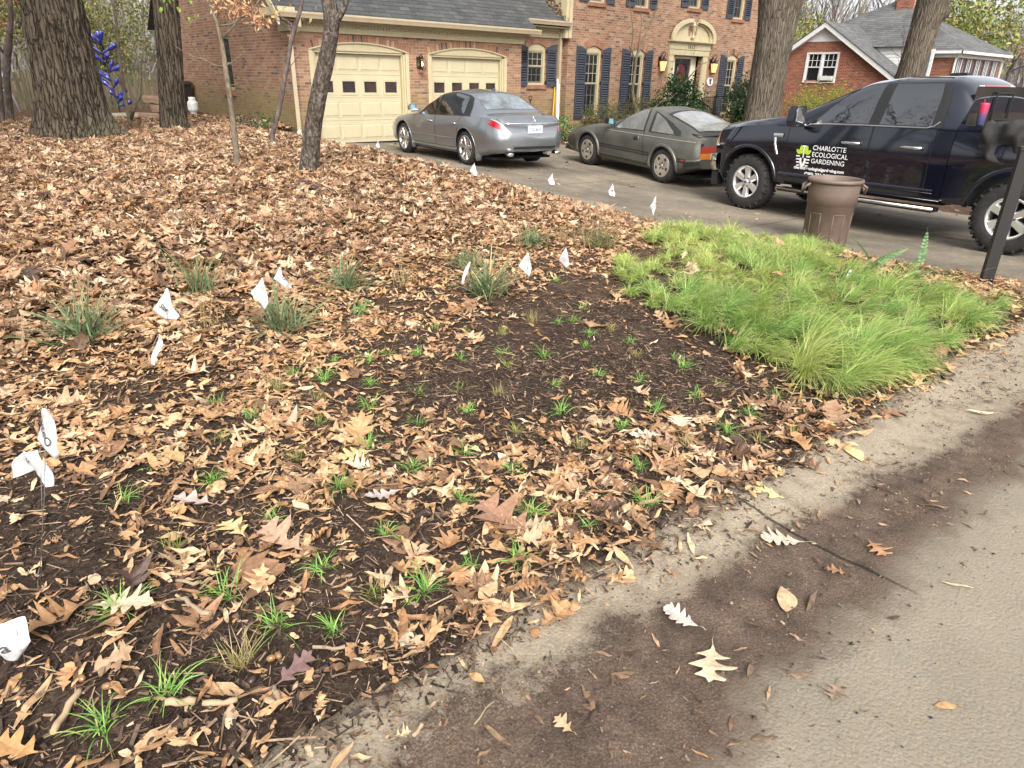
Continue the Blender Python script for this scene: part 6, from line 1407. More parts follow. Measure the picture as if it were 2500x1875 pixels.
# white leaning pole and slim rack at the far left
tag(MB().tube([(0, 0, 0), (-.28, .25, 1.5)], .022, 8).build('leaning_pole', simple('pale_pole', (.42, .44, .46), .5), None, (-4.75, 7.2, .5)), 'pale grey pole leaning behind the left side of the huge oak', 'pole')
rk2 = MB()
for k in range(2): rk2.tube([(0, 0, .62 - k * .1), (-.42, .1, .98 - k * .1)], .008, 5).tube([(-.1, .1, .50 - k * .1), (-.55, .2, .88 - k * .1)], .007, 5)
rk2.tube([(.02, 0, .62), (-.3, .1, .40), (-.3, .1, 0)], .01, 5).tube([(-.2, .05, .8), (-.25, .3, .0)], .01, 5)
tag(rk2.build('garden_chair', M_WHITE, None, (-5.0, 6.6, .5)), 'thin white metal frame of a folding chair left of the huge oak', 'folding chair')

# things leaning on the house
sv = empty('garden_spade', (7.78, .28, -.12), 0, None, 'black spade with a D-shaped handle standing against the wall under the small window', 'spade', tilt=(R(-4), 0))
MB().tube([(0, 0, .3), (0, 0, 1.08)], .017, 8).build('shaft', M_BLACKM, sv); MB().tube([(0, 0, 1.07), (-.065, 0, 1.17), (-.06, 0, 1.22), (.06, 0, 1.22), (.065, 0, 1.17), (0, 0, 1.07)], .015, 6).build('grip', M_BLACKM, sv)
MB().prism([(-.09, .3), (.09, .3), (.085, .08), (0, .0), (-.085, .08)], lambda u, w, d: (u, d, w), -.006, .006).build('blade', M_BLACKM, sv)
tag(MB().tube([(8.36, -.05, -.1), (8.76, .31, 1.36)], .021, 8).build('yellow_pole', simple('yellow_paint', (.52, .30, .03), .45)), 'yellow wooden pole leaning on the wall by the downspout, nearer the spade', 'pole')
tag(MB().tube([(8.46, -.08, -.1), (8.80, .31, 1.28)], .015, 8).build('yellow_pole', simple('amber_paint', (.44, .24, .03), .45)), 'thinner amber pole leaning between the yellow pole and the white board', 'pole')
m = MB(); Mx = Matrix.Translation((8.66, .0, -.12)) @ Matrix.Rotation(R(6.5), 4, 'Y') @ Matrix.Rotation(R(-9), 4, 'X'); m.box(-.055, .055, -.012, .012, 0, 1.75, 0, Mx); tag(m.build('white_board', M_WHITE), 'long white board leaning on the wall beside the square downspout', 'board')
m = MB().tube([(7.86, .35, .78), (7.86, .24, .78), (7.86, .2, .72)], .016, 8).tube([(7.86, .27, .80), (7.86, .27, .85)], .008, 6).lathe([(0, .85), (.03, .852), (.03, .862), (0, .864)], 10, M=Matrix.Translation((7.86, .27, 0))); tag(m.build('garden_tap', simple('old_brass', (.16, .12, .07), .45, metal=.7)), 'small brass garden tap on the wall right of the spade', 'tap')

# brown rubbish bin
M_BROWN = simple('brown_plastic', (.13, .092, .073), .55, (.16, .115, .092), 8)
cx_, cy_ = .80, -12.88
cn = empty('rubbish_bin', (cx_, cy_, g1(cx_, cy_) - .01), R(40), None, 'round brown plastic rubbish bin standing at the edge of the drive by the green grass', 'bin')
cn.scale = (.92, .92, 1)
m = MB(); m.lathe([(0, .03), (.262, .0), (.272, .02), (.290, .50), (.301, .505), (.308, .62), (.312, .73), (.312, .745), (.336, .748), (.340, .765), (.336, .785), (.315, .79), (.305, .775), (.285, .5), (.262, .04), (0, .035)], 48)
for k in range(6):
    a = k * math.pi / 3 + .2; 
    for s in (-1, 1): m.tube([(.274 * math.cos(a + s * .24), .274 * math.sin(a + s * .24), .03), (.287 * math.cos(a + s * .26), .287 * math.sin(a + s * .26), .40)], .0042, 5)
    m.tube([(.288 * math.cos(a + t), .288 * math.sin(a + t), .40) for t in np.linspace(-.26, .26, 6)], .0042, 5)
m.build('body', M_BROWN, cn)
for k in (0, 1):
    a = R(-88) + k * math.pi; u_ = Vector((math.cos(a), math.sin(a), 0)); v_ = Vector((-math.sin(a), math.cos(a), 0))
    m = MB(); m.tube([u_ * .31 + v_ * -.07 + Vector((0, 0, .73)), u_ * .37 + v_ * -.075 + Vector((0, 0, .70)), u_ * .385 + Vector((0, 0, .62)), u_ * .37 + v_ * .075 + Vector((0, 0, .70)), u_ * .31 + v_ * .07 + Vector((0, 0, .73))], .018, 8); m.build('handle', M_BROWN, cn)
# black timber post
ps = empty('black_post', (.02, -14.87, g1(.02, -14.87)), R(30), None, 'square black painted timber post set in leaves by the drive', 'post')
M_POST = simple('black_stain', (.013, .012, .011), .55, (.05, .035, .025), 2.4, stretch=(6, 6, .35), lo=.55, hi=.8)
MB().box(-.047, .047, -.047, .047, -.1, 1.22).build('shaft', M_POST, ps); MB().box(-.058, .058, -.058, .058, 1.22, 1.25).build('cap', M_POST, ps)

# jacket and tumbler on the pickup bed
def on_truck(o, label, cat): o.matrix_world = T.matrix_basis @ o.matrix_basis; tag(o, label, cat)
xs = np.linspace(0, 1, 46); vv = np.linspace(0, 1, 26); V = []
for i, a in enumerate(xs):
    for j, b in enumerate(vv):
        X = -3.2 - 1.5 * a; drop = .27 if a > .16 else .10 + 1.0 * a
        nz = .035 * math.sin(a * 27 + 3 * math.sin(b * 4)) + .02 * math.sin(a * 61 + b * 7) + .018 * math.sin(b * 19 + a * 11)
        s = b * (.30 + .22 + drop)
        if s < .22: y, z = .80 - .0 + .0, 1.20 + s + .02; y = .82 + nz * .3
        elif s < .36: y, z = .82 + (s - .22), 1.43 + nz * .5
        else: y, z = .965 + .03 + nz * .8 + .01 * (s - .36), 1.42 - (s - .36)
        V.append((X + (-.16 * (s - .36) if s > .36 and a < .16 else 0) + .3 * max(0, s - .36) * (a < .16), y + abs(nz) * .3, z))
i = np.arange(45)[:, None] * 26 + np.arange(25)[None]
jk = link('jacket', np_mesh('jacket', np.array(V), [np.stack([i, i + 1, i + 27, i + 26], -1).reshape(-1, 4)], simple('black_cloth', (.016, .015, .015), .9, (.028, .026, .025), 25, .004), smooth=True)); md = jk.modifiers.new('s', 'SOLIDIFY'); md.thickness = .012
on_truck(jk, 'black fleece jacket draped over the side of the pickup bed', 'jacket')
m_, nt_, b_ = newmat('pink_blue_tumbler'); sp__ = nd(nt_, 'ShaderNodeSeparateXYZ', {0: objco(nt_)}); nt_.links.new(ramp(nt_, math_(nt_, 'MULTIPLY', sp__.outputs[2], 3.8), [(.1, (.05, .06, .14)), (.42, (.10, .07, .16)), (.6, (.42, .03, .09)), (1, (.5, .03, .08))]), b_.inputs['Base Color']); b_.inputs['Roughness'].default_value = .4
tm = MB(); tm.lathe([(0, 0), (.036, 0), (.04, .01), (.048, .15), (.05, .22), (.05, .24), (.046, .245), (0, .25)], 24).tube([(.01, 0, .24), (.015, 0, .29)], .004, 6)
tmo = tm.build('tumbler', m_, None, (-3.03, .74, 1.376)); MB().box(-2.92, -3.12, .6, .86, 1.30, 1.374).build('bed_rail_cap', M_BLACKP, T)
on_truck(tmo, 'pink and blue tumbler standing on the bed rail behind the cab', 'tumbler')

# ---------------------------------------------------------------- neighbours' houses
NH = empty('neighbour_house', (29, 0, -.9), 0, None, 'red brick neighbour house with white trim, grey roof and a tall chimney', 'house')
def nv(x, y, z): return (x - 29, y, z + .9)
def FN(X): return lambda u, w, d: nv(X + d, u, w)
wall_holes('wall', [(-2.6, -1.2), (6.8, -1.2), (6.8, 1.25), (2.12, 4.28), (-2.6, 1.28)], [rect(1.33, 2.88, 1.78, 2.98)], FN(29), .12, [M_B2Y], NH)
gs = MB(); z = 3.54
while z < 4.2:
    h = .115; w0 = (4.3 - z) / .66 - .05; gs.add([nv(28.97, 2.1 - w0, z), nv(28.97, 2.1 + w0, z), nv(28.985, 2.1 + w0 - .13, z + h), nv(28.985, 2.1 - w0 + .13, z + h), nv(28.995, 2.1 - w0, z), nv(28.995, 2.1 + w0, z)], [(0, 1, 2, 3), (0, 4, 5, 1)]); z += h
gs.build('gable_siding', M_WHITE, NH)
m = MB()
for (y0, z0, y1, z1) in ((2.12, 4.40, -2.75, 1.28), (2.12, 4.40, 6.95, 1.25)):
    m.add([nv(28.7, y0, z0), nv(28.7, y1, z1), nv(28.7, y1, z1 - .24), nv(28.7, y0, z0 - .24), nv(28.98, y0, z0), nv(28.98, y1, z1), nv(28.98, y1, z1 - .24), nv(28.98, y0, z0 - .24)], [(0, 1, 2, 3), (0, 4, 5, 1), (3, 2, 6, 7), (4, 7, 6, 5)])
m.build('rake_board', M_WHITE, NH)
m = MB(); m.add([nv(28.65, 2.12, 4.43), nv(28.65, -2.8, 1.30), nv(36, -2.8, 1.30), nv(36, 2.12, 4.43)], [(0, 1, 2, 3)]); m.add([nv(28.65, 2.12, 4.43), nv(36, 2.12, 4.43), nv(36, 7, 1.28), nv(28.65, 7, 1.28)], [(0, 1, 2, 3)]); m.build('wing_roof', M_SHX2, NH)
# pair window
m = MB(); F_ = FN(29)
def nb(y0, y1, z0, z1, d0, d1): 
    a = nv(29 + d0, y0, z0); b = nv(29 + d1, y1, z1); m.box(a[0], b[0], a[1], b[1], a[2], b[2])
nb(1.25, 1.33, 1.7, 3.06, -.03, .05); nb(2.88, 2.96, 1.7, 3.06, -.03, .05); nb(1.33, 2.88, 2.98, 3.06, -.03, .05); nb(1.25, 2.96, 1.66, 1.70, -.06, .05); nb(2.06, 2.15, 1.70, 2.98, -.02, .05)
for (a, b) in ((1.33, 2.06), (2.15, 2.88)):
    nb(a, b, 2.36, 2.41, .0, .06); nb(a, a + .05, 1.78, 2.98, .01, .06); nb(b - .05, b, 1.78, 2.98, .01, .06); nb(a, b, 1.70, 1.78, .01, .06)
    for k in (1, 2): nb(a + (b - a) * k / 3 - .01, a + (b - a) * k / 3 + .01, 2.41, 2.98, .03, .05)
    nb(a, b, 2.68, 2.70, .03, .05)
wn_ = m.build('window', M_WHITE, NH)
m = MB(); nb(1.33, 2.88, 1.75, 2.98, .07, .075); m.build('pane', M_GLASS, wn_)
m = MB(); nb(1.40, 2.02, 1.78, 1.98, -.14, .05); m.build('window_unit', simple('off_white', (.55, .55, .52), .6), wn_)
# main block with a hip roof, front row of narrow windows
MB().box(2.2, 8.6, -3.2, 6.0, -.3, 3.75).build('wall', [M_B2Y], NH)
fm = MB(); fm.box(2.17, 8.63, -3.225, -3.201, -.3, 3.74); fm.build('wall', [M_B2X], NH)
m = MB().box(1.9, 8.95, -3.55, 6.3, 3.93, 4.03).box(2.1, 8.7, -3.3, 6.05, 3.76, 3.925).box(1.86, 1.9, -3.6, 6.3, 3.92, 4.06).box(1.86, 9.0, -3.6, -3.55, 3.92, 4.06); m.build('eave', M_WHITE, NH)
m = MB(); zt = 6.65; A_ = [(1.85, -3.62, 4.06), (9.0, -3.62, 4.06), (9.0, 6.4, 4.06), (1.85, 6.4, 4.06), (4.9, .8, zt), (5.9, 1.6, zt)]
m.add(A_, [(0, 1, 5, 4)]); m.build('hip_roof', M_SHX2, NH); m = MB(); m.add(A_, [(0, 4, 3), (1, 2, 5), (2, 3, 4, 5)]); m.build('hip_roof', M_SHY, NH)
for k in range(5):
    x = 2.55 + k * 1.22; m = MB(); m.box(x, x + .05, -3.27, -3.226, 1.6, 3.72).box(x + .47, x + .52, -3.27, -3.226, 1.6, 3.72).box(x + .05, x + .47, -3.27, -3.226, 2.62, 2.67).box(x + .05, x + .47, -3.27, -3.226, 1.6, 1.68).box(x + .25, x + .27, -3.26, -3.226, 1.68, 3.72)
    w_ = m.build('window', M_WHITE, NH); MB().box(x + .05, x + .47, -3.24, -3.228, 1.68, 3.72).build('pane', M_GLASS, w_)
    MB().box(x - .22, x - .01, -3.26, -3.227, 1.6, 3.72).box(x + .53, x + .74, -3.26, -3.227, 1.6, 3.72).build('shutter', M_NAVY, NH)
for (x, y) in ((2.14, -3.24), (8.66, -3.24)): MB().tube([(x, y - .25, 3.95), (x, y - .05, 3.7), (x, y - .05, -.2)], .05, 4, smooth=False).build('downspout', M_WHITE, NH)
MB().box(4.2, 5.1, .0, .85, 3.5, 8.2).build('chimney', [M_B2Y], NH)
# white clapboard wall with its own little roof above the wing
m = MB()
for k in range(9): z = 2.9 + k * .145; m.add([(1.6, -1.35, z), (1.6, 1.6, z), (1.63, 1.6, z + .145), (1.63, -1.35, z + .145), (1.66, -1.35, z), (1.66, 1.6, z)], [(0, 1, 2, 3), (0, 4, 5, 1)])
m.box(1.64, 2.19, -1.35, 1.6, 2.6, 4.2); m.build('clapboard', M_WHITE, NH)
m = MB(); m.add([(1.4, -1.5, 4.22), (1.4, 1.7, 4.22), (3.4, 1.7, 4.95), (3.4, -1.5, 4.95)], [(0, 1, 2, 3)]); m.build('clapboard_roof', M_SHY, NH)
m = MB().box(1.5, 1.6, -2.5, -2.38, 1.3, 4.1).box(1.5, 1.6, -1.6, -1.45, 1.3, 4.1).box(1.5, 1.6, -2.38, -1.6, 1.3, 2.9).box(1.5, 1.6, -2.38, -1.6, 4.0, 4.1); bw = m.build('bay_window', M_WHITE, NH); MB().box(1.56, 1.58, -2.38, -1.6, 2.9, 4.0).build('pane', simple('bright_pane', (.25, .3, .36), .06, spec=.9), bw)
H3 = empty('far_house', (56, -10, -2.2), 0, None, 'grey roofed house far beyond the neighbour house, at the right edge', 'house')
m = MB(); m.add([(-6, -6, 3.2), (6, -6, 3.2), (6, 6, 3.2), (-6, 6, 3.2), (-1.5, 0, 6.0), (1.5, 0, 6.0)], [(0, 1, 5, 4), (2, 3, 4, 5)]); m.add([(-6, -6, 3.2), (6, -6, 3.2), (6, 6, 3.2), (-6, 6, 3.2), (-1.5, 0, 6.0), (1.5, 0, 6.0)], [(0, 4, 3), (1, 2, 5)]); m.build('roof', M_SHY, H3); MB().box(-5.5, 5.5, -5.5, 5.5, -1, 3.19).build('wall', [M_B2Y], H3)

# ---------------------------------------------------------------- background woods
def make_bare(seed, h, r, lv=4, nb=(3, 5), up=.12):
    g = np.random.default_rng(seed); m = MB(); tips = []
    m.tube([(0, 0, -.3), (.03 * h * .1, 0, h * .15), (0, .02, h * .3)], [r * 1.25, r, r * .9], 8)
    tr = m.mesh('trunk', [M_TWIG]); c = MB()
    branch(c, np.array([0, .02, h * .3]), np.array([0., 0, 1]), h * .36, r * .88, 0, lv, g, tips, up, nb, (7, 5, 4, 3, 3), .16, .004)
    return tr, c.mesh('crown', [M_TWIG]), np.array(tips)
BARE = [make_bare(40, 14, .19), make_bare(41, 12, .16), make_bare(43, 15, .21)]
def bare(kind, x, y, s, rz, label, group, z=None):
    o = empty('bare_tree', (x, y, (g1(x, y) if z is None else z) - .1), rz, None, label, 'tree', group); o.scale = (s, s, s)
    link('trunk', BARE[kind][0], o); link('crown', BARE[kind][1], o); return o
for i, (x, y, s, k) in enumerate([(46, 7, 1.0, 0), (50, 14, 1.1, 1), (41, 13, .9, 2), (57, 20, 1.1, 0), (47, 22, 1.0, 1), (37, 17, .8, 0), (62, 10, 1.15, 2), (66, 0, 1.1, 1), (70, -8, 1.1, 0), (58, 2, .9, 1), (34, 24, .9, 2), (75, -14, 1.0, 2)]):
    bare(k, x, y, s, i * 1.3, 'tall bare grey tree behind the neighbour house roof', 'bare trees beyond the neighbour house', -2)
bare(1, 24.5, -3.4, .46, 1.1, 'slim bare tree in front of the neighbour brick gable', None, -.6)
def leafy(name, x, y, rad, zc_, n, nc, L, Wd, pal, label, group=None, r=.12, seed=1, spread=.5, hang=.1, z=None, lean=0):
    g = np.random.default_rng(seed); z0 = g1(x, y) if z is None else z; o = empty(name, (x, y, z0), 0, None, label, 'tree', group)
    m = MB(); m.tube([(0, 0, -.2), (lean * .3, 0, zc_ * .5), (lean, 0, zc_)], [r, r * .8, r * .4], 8)
    P = clumped(n, rad, nc, spread, g, .3) + np.array([lean, 0, zc_]); P = P[P[:, 2] > .2]
    for k in range(14):
        t = P[g.integers(0, len(P))]; m.tube([(lean * .5, 0, zc_ * g.uniform(.4, .9)), tuple(t * .5 + np.array([lean, 0, zc_]) * .5), tuple(t)], [r * .35, r * .2, .006], 5)
    m.build('trunk', M_TWIG, o); cloud('crown', o, P, L, Wd, pal, M_GREEN, hang, g); return o
PAL_OR = [(3, (.40, .20, .09)), (3, (.47, .28, .15)), (2, (.33, .16, .07)), (1, (.36, .30, .09))]
PAL_OL = [(3, (.15, .17, .05)), (3, (.22, .22, .07)), (2, (.09, .12, .04)), (2, (.34, .28, .08))]
PAL_YG = [(3, (.20, .24, .06)), (3, (.28, .29, .08)), (2, (.13, .17, .05)), (1, (.36, .24, .08))]
WG = 'trees and bushes in the wood behind the picket fence'
W_ = [('beech_tree', -7.2, 8.0, (1.3, 1.3, 1.7), 2.9, 2600, 60, .13, .06, PAL_OR, 'copper leaved beech at the far left edge, behind the thin trunks', 31),
 ('beech_tree', -5.6, 12.5, (1.8, 1.6, 1.8), 3.4, 3000, 60, .15, .07, PAL_OR, 'rust leaved beech showing above the picket fence left of the huge oak', 32),
 ('woodland_tree', -3.2, 13.0, (1.9, 1.6, 2.0), 3.2, 3200, 60, .14, .07, PAL_OL, 'olive leaved tree behind the top of the blue bottle tree', 33),
 ('beech_tree', -1.9, 16.5, (2.0, 1.6, 1.7), 4.2, 3000, 50, .16, .08, PAL_OR, 'rust leaved beech high between the two oaks', 34),
 ('woodland_tree', -1.3, 12.2, (1.2, 1.1, 1.1), 2.0, 2200, 40, .12, .06, PAL_OL, 'low green bush above the fence between the two oaks', 35),
 ('woodland_tree', -4.4, 19, (3.2, 2, 2.6), 4.4, 3600, 60, .2, .1, PAL_YG, 'pale yellow green tree deep in the wood between the oaks', 36),
 ('woodland_tree', -8.6, 17, (3, 2, 3), 4.2, 3400, 60, .2, .1, PAL_OL, 'olive tree deep in the wood at the far left', 37),
 ('woodland_tree', .4, 20, (2.6, 2, 3), 3.6, 3000, 60, .2, .1, PAL_OL, 'olive tree behind the end of the side wall', 38)]
for (nm, x, y, rad, zc_, n, nc, L, Wd, pal, lab, sd_) in W_: leafy(nm, x, y, rad, zc_, n, nc, L, Wd, pal, lab, WG, .1, sd_, .32)
leafy('woodland_tree', 44, 1.5, (3.4, 3.4, 3.0), 6.2, 5200, 80, .28, .16, PAL_YG, 'bushy green and yellow tree right of the chimney', None, .22, 51, .6, z=-1.5)
leafy('woodland_tree', 37, 9.5, (2.6, 2.6, 2.8), 4.8, 3000, 60, .26, .14, PAL_YG, 'yellow green tree between the grey oak and the neighbour gable', None, .2, 52, .6, z=-1.2)
leafy('woodland_tree', 50, -2.5, (2.0, 2.0, 1.8), 6.4, 1500, 40, .26, .14, PAL_OR, 'small patch of rust leaves on the tree above the neighbour hip roof', None, .15, 53, .5, z=-1.5)
# far wood, one mass
g = np.random.default_rng(77); n = 26000
az = np.radians(g.uniform(-12, 118, n)); rr_ = g.uniform(95, 150, n); hh = 15 * g.random(n) ** .8 * (.75 + .35 * vnoise(np.degrees(az) + 200, np.zeros(n), 4., 3))
P = np.stack([CAM.x + rr_ * np.sin(az), CAM.y + rr_ * np.cos(az), hh - 3], -1)
t = rvec(n, g) * .5; t[:, 2] += .9; t /= np.linalg.norm(t, axis=1, keepdims=True); b = np.cross(t, rvec(n, g)); L_ = g.uniform(1.0, 2.6, n)[:, None]; w__ = g.uniform(.06, .22, n)[:, None]
V = np.stack([P - t * L_ - b * w__, P - t * L_ + b * w__, P + t * L_ + b * w__ * .3, P + t * L_ - b * w__ * .3], 1).reshape(-1, 3); i = np.arange(n)[:, None] * 4 + np.arange(4)[None]
colw = pickcol([(4, (.20, .175, .165)), (3, (.26, .23, .215)), (2, (.15, .14, .10)), (1, (.22, .19, .09))], n, g, .12)
tag(link('distant_wood', np_mesh('distant_wood', V, [i], M_GREEN, np.repeat(colw, 4, 0))), 'distant grey bare wood closing the view', 'wood', None, 'stuff')
for i, (x, y, s, k) in enumerate([(-12.5, -8.5, 1.2, 0), (-10.2, -1.5, 1.2, 2), (-15, -4, 1.5, 1), (-14, -11, 1.4, 2), (-15, -13, .8, 0), (-19, -6, 1.3, 2), (-17, -19, .9, 1), (-24, -12, 1.1, 0), (-22, 1, 1., 1), (-28, -18, 1.2, 2), (-30, -4, 1.1, 0), (-14, -3, .7, 1)]):
    bare(k, x, y, s, i * 1.7 + .9, 'bare yard tree to the left of the photographer', 'bare trees left of the photographer', .3)
leafy('evergreen_tree', -20, -16, (2.2, 2.2, 1.6), 2.2, 3000, 60, .2, .1, [(3, (.03, .06, .02)), (2, (.06, .09, .03))], 'dark evergreen left of the photographer', None, .15, 61, .4, z=.2)
leafy('evergreen_tree', -22, -8, (2.6, 2.6, 2.0), 2.6, 3000, 60, .2, .1, [(3, (.03, .06, .02)), (2, (.06, .09, .03))], 'broad dark evergreen well left of the photographer', None, .15, 62, .4, z=.3)
bo = empty('spreading_oak', (-11.2, -5.2, .3), 0, None, 'big bare spreading oak left of the photographer, mirrored in the truck windows', 'tree')
g_ = np.random.default_rng(9); m = MB(); tips = []; m.tube([(0, 0, -.3), (0, 0, 1.5), (.1, .1, 3), (.15, .1, 8), (.3, .1, 11)], [.55, .42, .38, .3, .2], 12); m.build('trunk', M_OAK2, bo); m = MB()
for k in range(7):
    a = k * .9; branch(m, np.array([.1, .1, 6.0 + k * .5]), np.array([math.cos(a), math.sin(a), .55]), 3.6, .22, 0, 4, g_, tips, .1, (3, 4), (8, 6, 5, 4, 3), .25, .005)
for q_ in ([(x_, y_, z_ + 4.2) for x_, y_, z_ in Q_] for Q_ in ([(.2, .1, 3.), (.5, -.9, 4.6), (1.2, -1.6, 5.6), (1.6, -2.7, 6.1), (2.6, -3.4, 7.4)], [(.1, .3, 3.2), (.8, .9, 5.2), (.6, .4, 6.6), (1.5, -.2, 7.6), (1.6, -1.2, 9)], [(.3, -.3, 3.8), (-.6, -1.6, 5.8), (-.2, -2.4, 7.3), (-1, -3.2, 8.4)], [(1.2, -1.6, 5.6), (.6, -2.4, 6.9), (1.1, -3.3, 8.2)], [(.8, .9, 5.2), (1.6, 1.9, 6.4), (1.4, 2.7, 7.8)])):
    m.tube(q_, list(np.linspace(.26, .08, len(q_))), 8)
    for k in range(7): branch(m, np.array(q_[1 + k % (len(q_) - 1)], float), rvec(1, g_)[0] * .8 + np.array([0, 0, .4]), 2.2, .06, 2, 4, g_, tips, .05, (3, 4), (8, 6, 5, 4, 3), .25, .008)
m.build('limbs', M_OAK2, bo)
leafy('evergreen_tree', -12.6, -2.2, (2.2, 2.2, 2.6), 8.2, 3600, 46, .2, .1, [(3, (.03, .06, .02)), (2, (.06, .09, .03))], 'dark evergreen mirrored in the front truck window, left of the photographer', None, .15, 63, .3, z=.3)
# street trees on the far side of the road, seen only as reflections in the cars
for i, (x, y, s, k) in enumerate([(-14, -27, .9, 0), (-6, -30, 1., 2), (2, -27, .95, 1), (10, -29, 1., 0), (18, -27, .9, 2), (-22, -25, .9, 1), (-10, -38, 1.2, 2), (6, -37, 1.1, 1)]):
    bare(k, x, y, s, i * 2.1 + .4, 'bare tree across the street behind the photographer', 'bare trees across the street', .0)
# ---------------------------------------------------------------- leaf litter, mulch, grass, small plants
GL = np.random.default_rng(101)
def inpoly(x, y, poly):
    x = np.asarray(x); y = np.asarray(y); r = np.zeros(x.shape, bool); n = len(poly)
    for i in range(n):
        (x0, y0), (x1, y1) = poly[i], poly[(i + 1) % n]
        c = ((y0 > y) != (y1 > y)) & (x < (x1 - x0) * (y - y0) / (y1 - y0 + 1e-12) + x0); r ^= c
    return r
def soft(x, y, poly, w=.25, k=6):
    """share of jittered neighbours inside: a soft-edged mask"""
    g = np.random.default_rng(5); a = np.zeros(np.shape(x))
    for i in range(k): a += inpoly(x + g.normal() * w, y + g.normal() * w, poly)
    return a / k
GRASS_P = [(-3.1, -12.95), (-2.55, -12.57), (-1.5, -12.2), (-.6, -11.75), (-.1, -11.95), (.38, -12.4), (.48, -12.9), (.3, -13.35), (-.2, -13.65), (-.99, -14.05), (-1.36, -14.66), (-.9, -14.95), (-.95, -15.28), (-1.6, -15.34), (-2.4, -15.36), (-3.01, -15.40), (-3.39, -15.42), (-3.75, -15.42), (-4.0, -15.32), (-4.02, -15.2), (-3.93, -15.03), (-3.92, -14.78), (-3.7, -14.36), (-3.53, -13.79), (-3.58, -13.52)]
DARK_P = [(-6.31, -13.9), (-5.66, -13.48), (-4.33, -12.97), (-2.97, -12.37), (-3.4, -13.4), (-3.8, -14.49), (-4.3, -15.49), (-4.82, -15.53), (-5.0, -14.95), (-5.5, -14.80), (-5.9, -14.55)]
BL_P = [(-9, -14.0), (-7.2, -14.1), (-6.8, -14.75), (-6.5, -15.1), (-6.1, -15.6), (-9, -15.6)]
RIGHT_P = [(-.99, -14.05), (.15, -13.6), (.35, -14.2), (.45, -15.0), (.1, -15.5), (-1.65, -15.64), (-1.15, -15.3), (-1.1, -14.9), (-1.4, -14.49)]

SPR = [(-7.41, -14.767, 'g', 1.3), (-7.544, -15.172, 'g', 1.2), (-7.384, -15.172, 'g', 1.3), (-7.124, -14.857, 'g', 1.15), (-7.199, -15.176, 't', 1.5), (-7.058, -15.091, 'g', 1.1), (-6.933, -15.214, 'g', 1.0), (-7.184, -14.522, 'y', 1.1), (-7.247, -14.121, 'g', 0.8), (-6.837, -14.539, 'g', 1.0), (-6.842, -14.952, 'g', 1.0), (-6.553, -14.889, 'g', 1.25), (-6.562, -14.547, 'g', 1.0), (-6.754, -15.153, 'y', 1.0), (-6.62, -15.235, 'g', 1.0), (-6.425, -15.221, 'g', 0.9), (-6.278, -15.313, 'g', 1.1), (-6.055, -15.129, 'g', 1.2), (-6.2, -14.887, 'g', 1.1), (-5.887, -14.83, 'g', 1.1), (-6.227, -14.557, 'g', 1.1), (-5.992, -14.254, 'g', 1.0), (-6.299, -14.307, 'g', 1.1), (-6.074, -13.935, 'g', 1.0), (-5.801, -13.964, 'g', 1.0), (-5.722, -14.293, 'g', 1.0), (-5.961, -14.577, 'g', 1.1), (-5.458, -14.214, 't', 0.9), (-5.334, -14.554, 'g', 1.1), (-5.115, -14.291, 'g', 1.0), (-5.648, -14.574, 'y', 1.0), (-5.512, -14.868, 't', 1.0), (-5.194, -14.853, 'g', 1.0), (-5.418, -15.144, 'g', 1.1), (-5.631, -15.358, 'g', 1.0), (-5.927, -15.33, 'g', 0.8), (-4.905, -14.84, 'g', 1.0), (-4.692, -14.537, 'g', 1.0), (-4.784, -14.299, 'g', 1.0), (-4.876, -13.94, 'g', 1.1), (-5.046, -13.758, 'g', 1.0), (-5.19, -13.96, 'y', 1.0), (-5.354, -13.729, 'g', 0.9), (-5.557, -14.004, 'y', 0.9), (-4.376, -14.243, 't', 0.9), (-4.236, -14.077, 'g', 0.9), (-4.378, -13.856, 'g', 1.0), (-4.539, -13.968, 'g', 0.9), (-4.324, -14.569, 'g', 1.1), (-4.206, -14.411, 'g', 0.8), (-4.576, -14.844, 'g', 1.1), (-4.361, -14.829, 'y', 1.0), (-4.808, -15.195, 'g', 1.0), (-4.534, -15.14, 'g', 1.1), (-4.192, -15.101, 'g', 1.0), (-4.556, -15.412, 'y', 1.0), (-5.115, -15.171, 't', 0.9), (-4.742, -15.333, 'y', 1.0), (-4.141, -13.828, 't', 1.0), (-4.271, -13.584, 'g', 0.9), (-4.375, -13.542, 'g', 0.9), (-4.528, -13.447, 't', 1.2), (-3.945, -13.371, 'g', 0.9), (-3.718, -12.832, 'g', 1.0), (-5.82, -13.464, 'g', 1.0), (-5.634, -13.36, 'g', 1.0), (-5.963, -13.33, 'g', 0.9), (-6.11, -13.487, 'g', 1.1), (-6.21, -13.338, 'g', 1.0), (-5.953, -13.722, 'g', 0.9), (-6.238, -13.693, 't', 1.0), (-6.357, -13.463, 't', 1.2), (-5.5, -13.507, 'g', 0.9), (-5.139, -13.154, 'y', 1.0), (-6.369, -13.971, 'y', 0.9), (-6.589, -14.198, 'y', 1.0), (-6.793, -13.878, 'y', 1.0), (-6.929, -14.157, 'g', 1.1), (-6.669, -13.431, 'g', 0.8), (-7.09, -13.907, 'g', 0.6), (-6.593, -13.716, 'g', 0.8), (-5.03, -13.343, 'y', 0.9), (-4.838, -13.494, 'y', 0.9)]
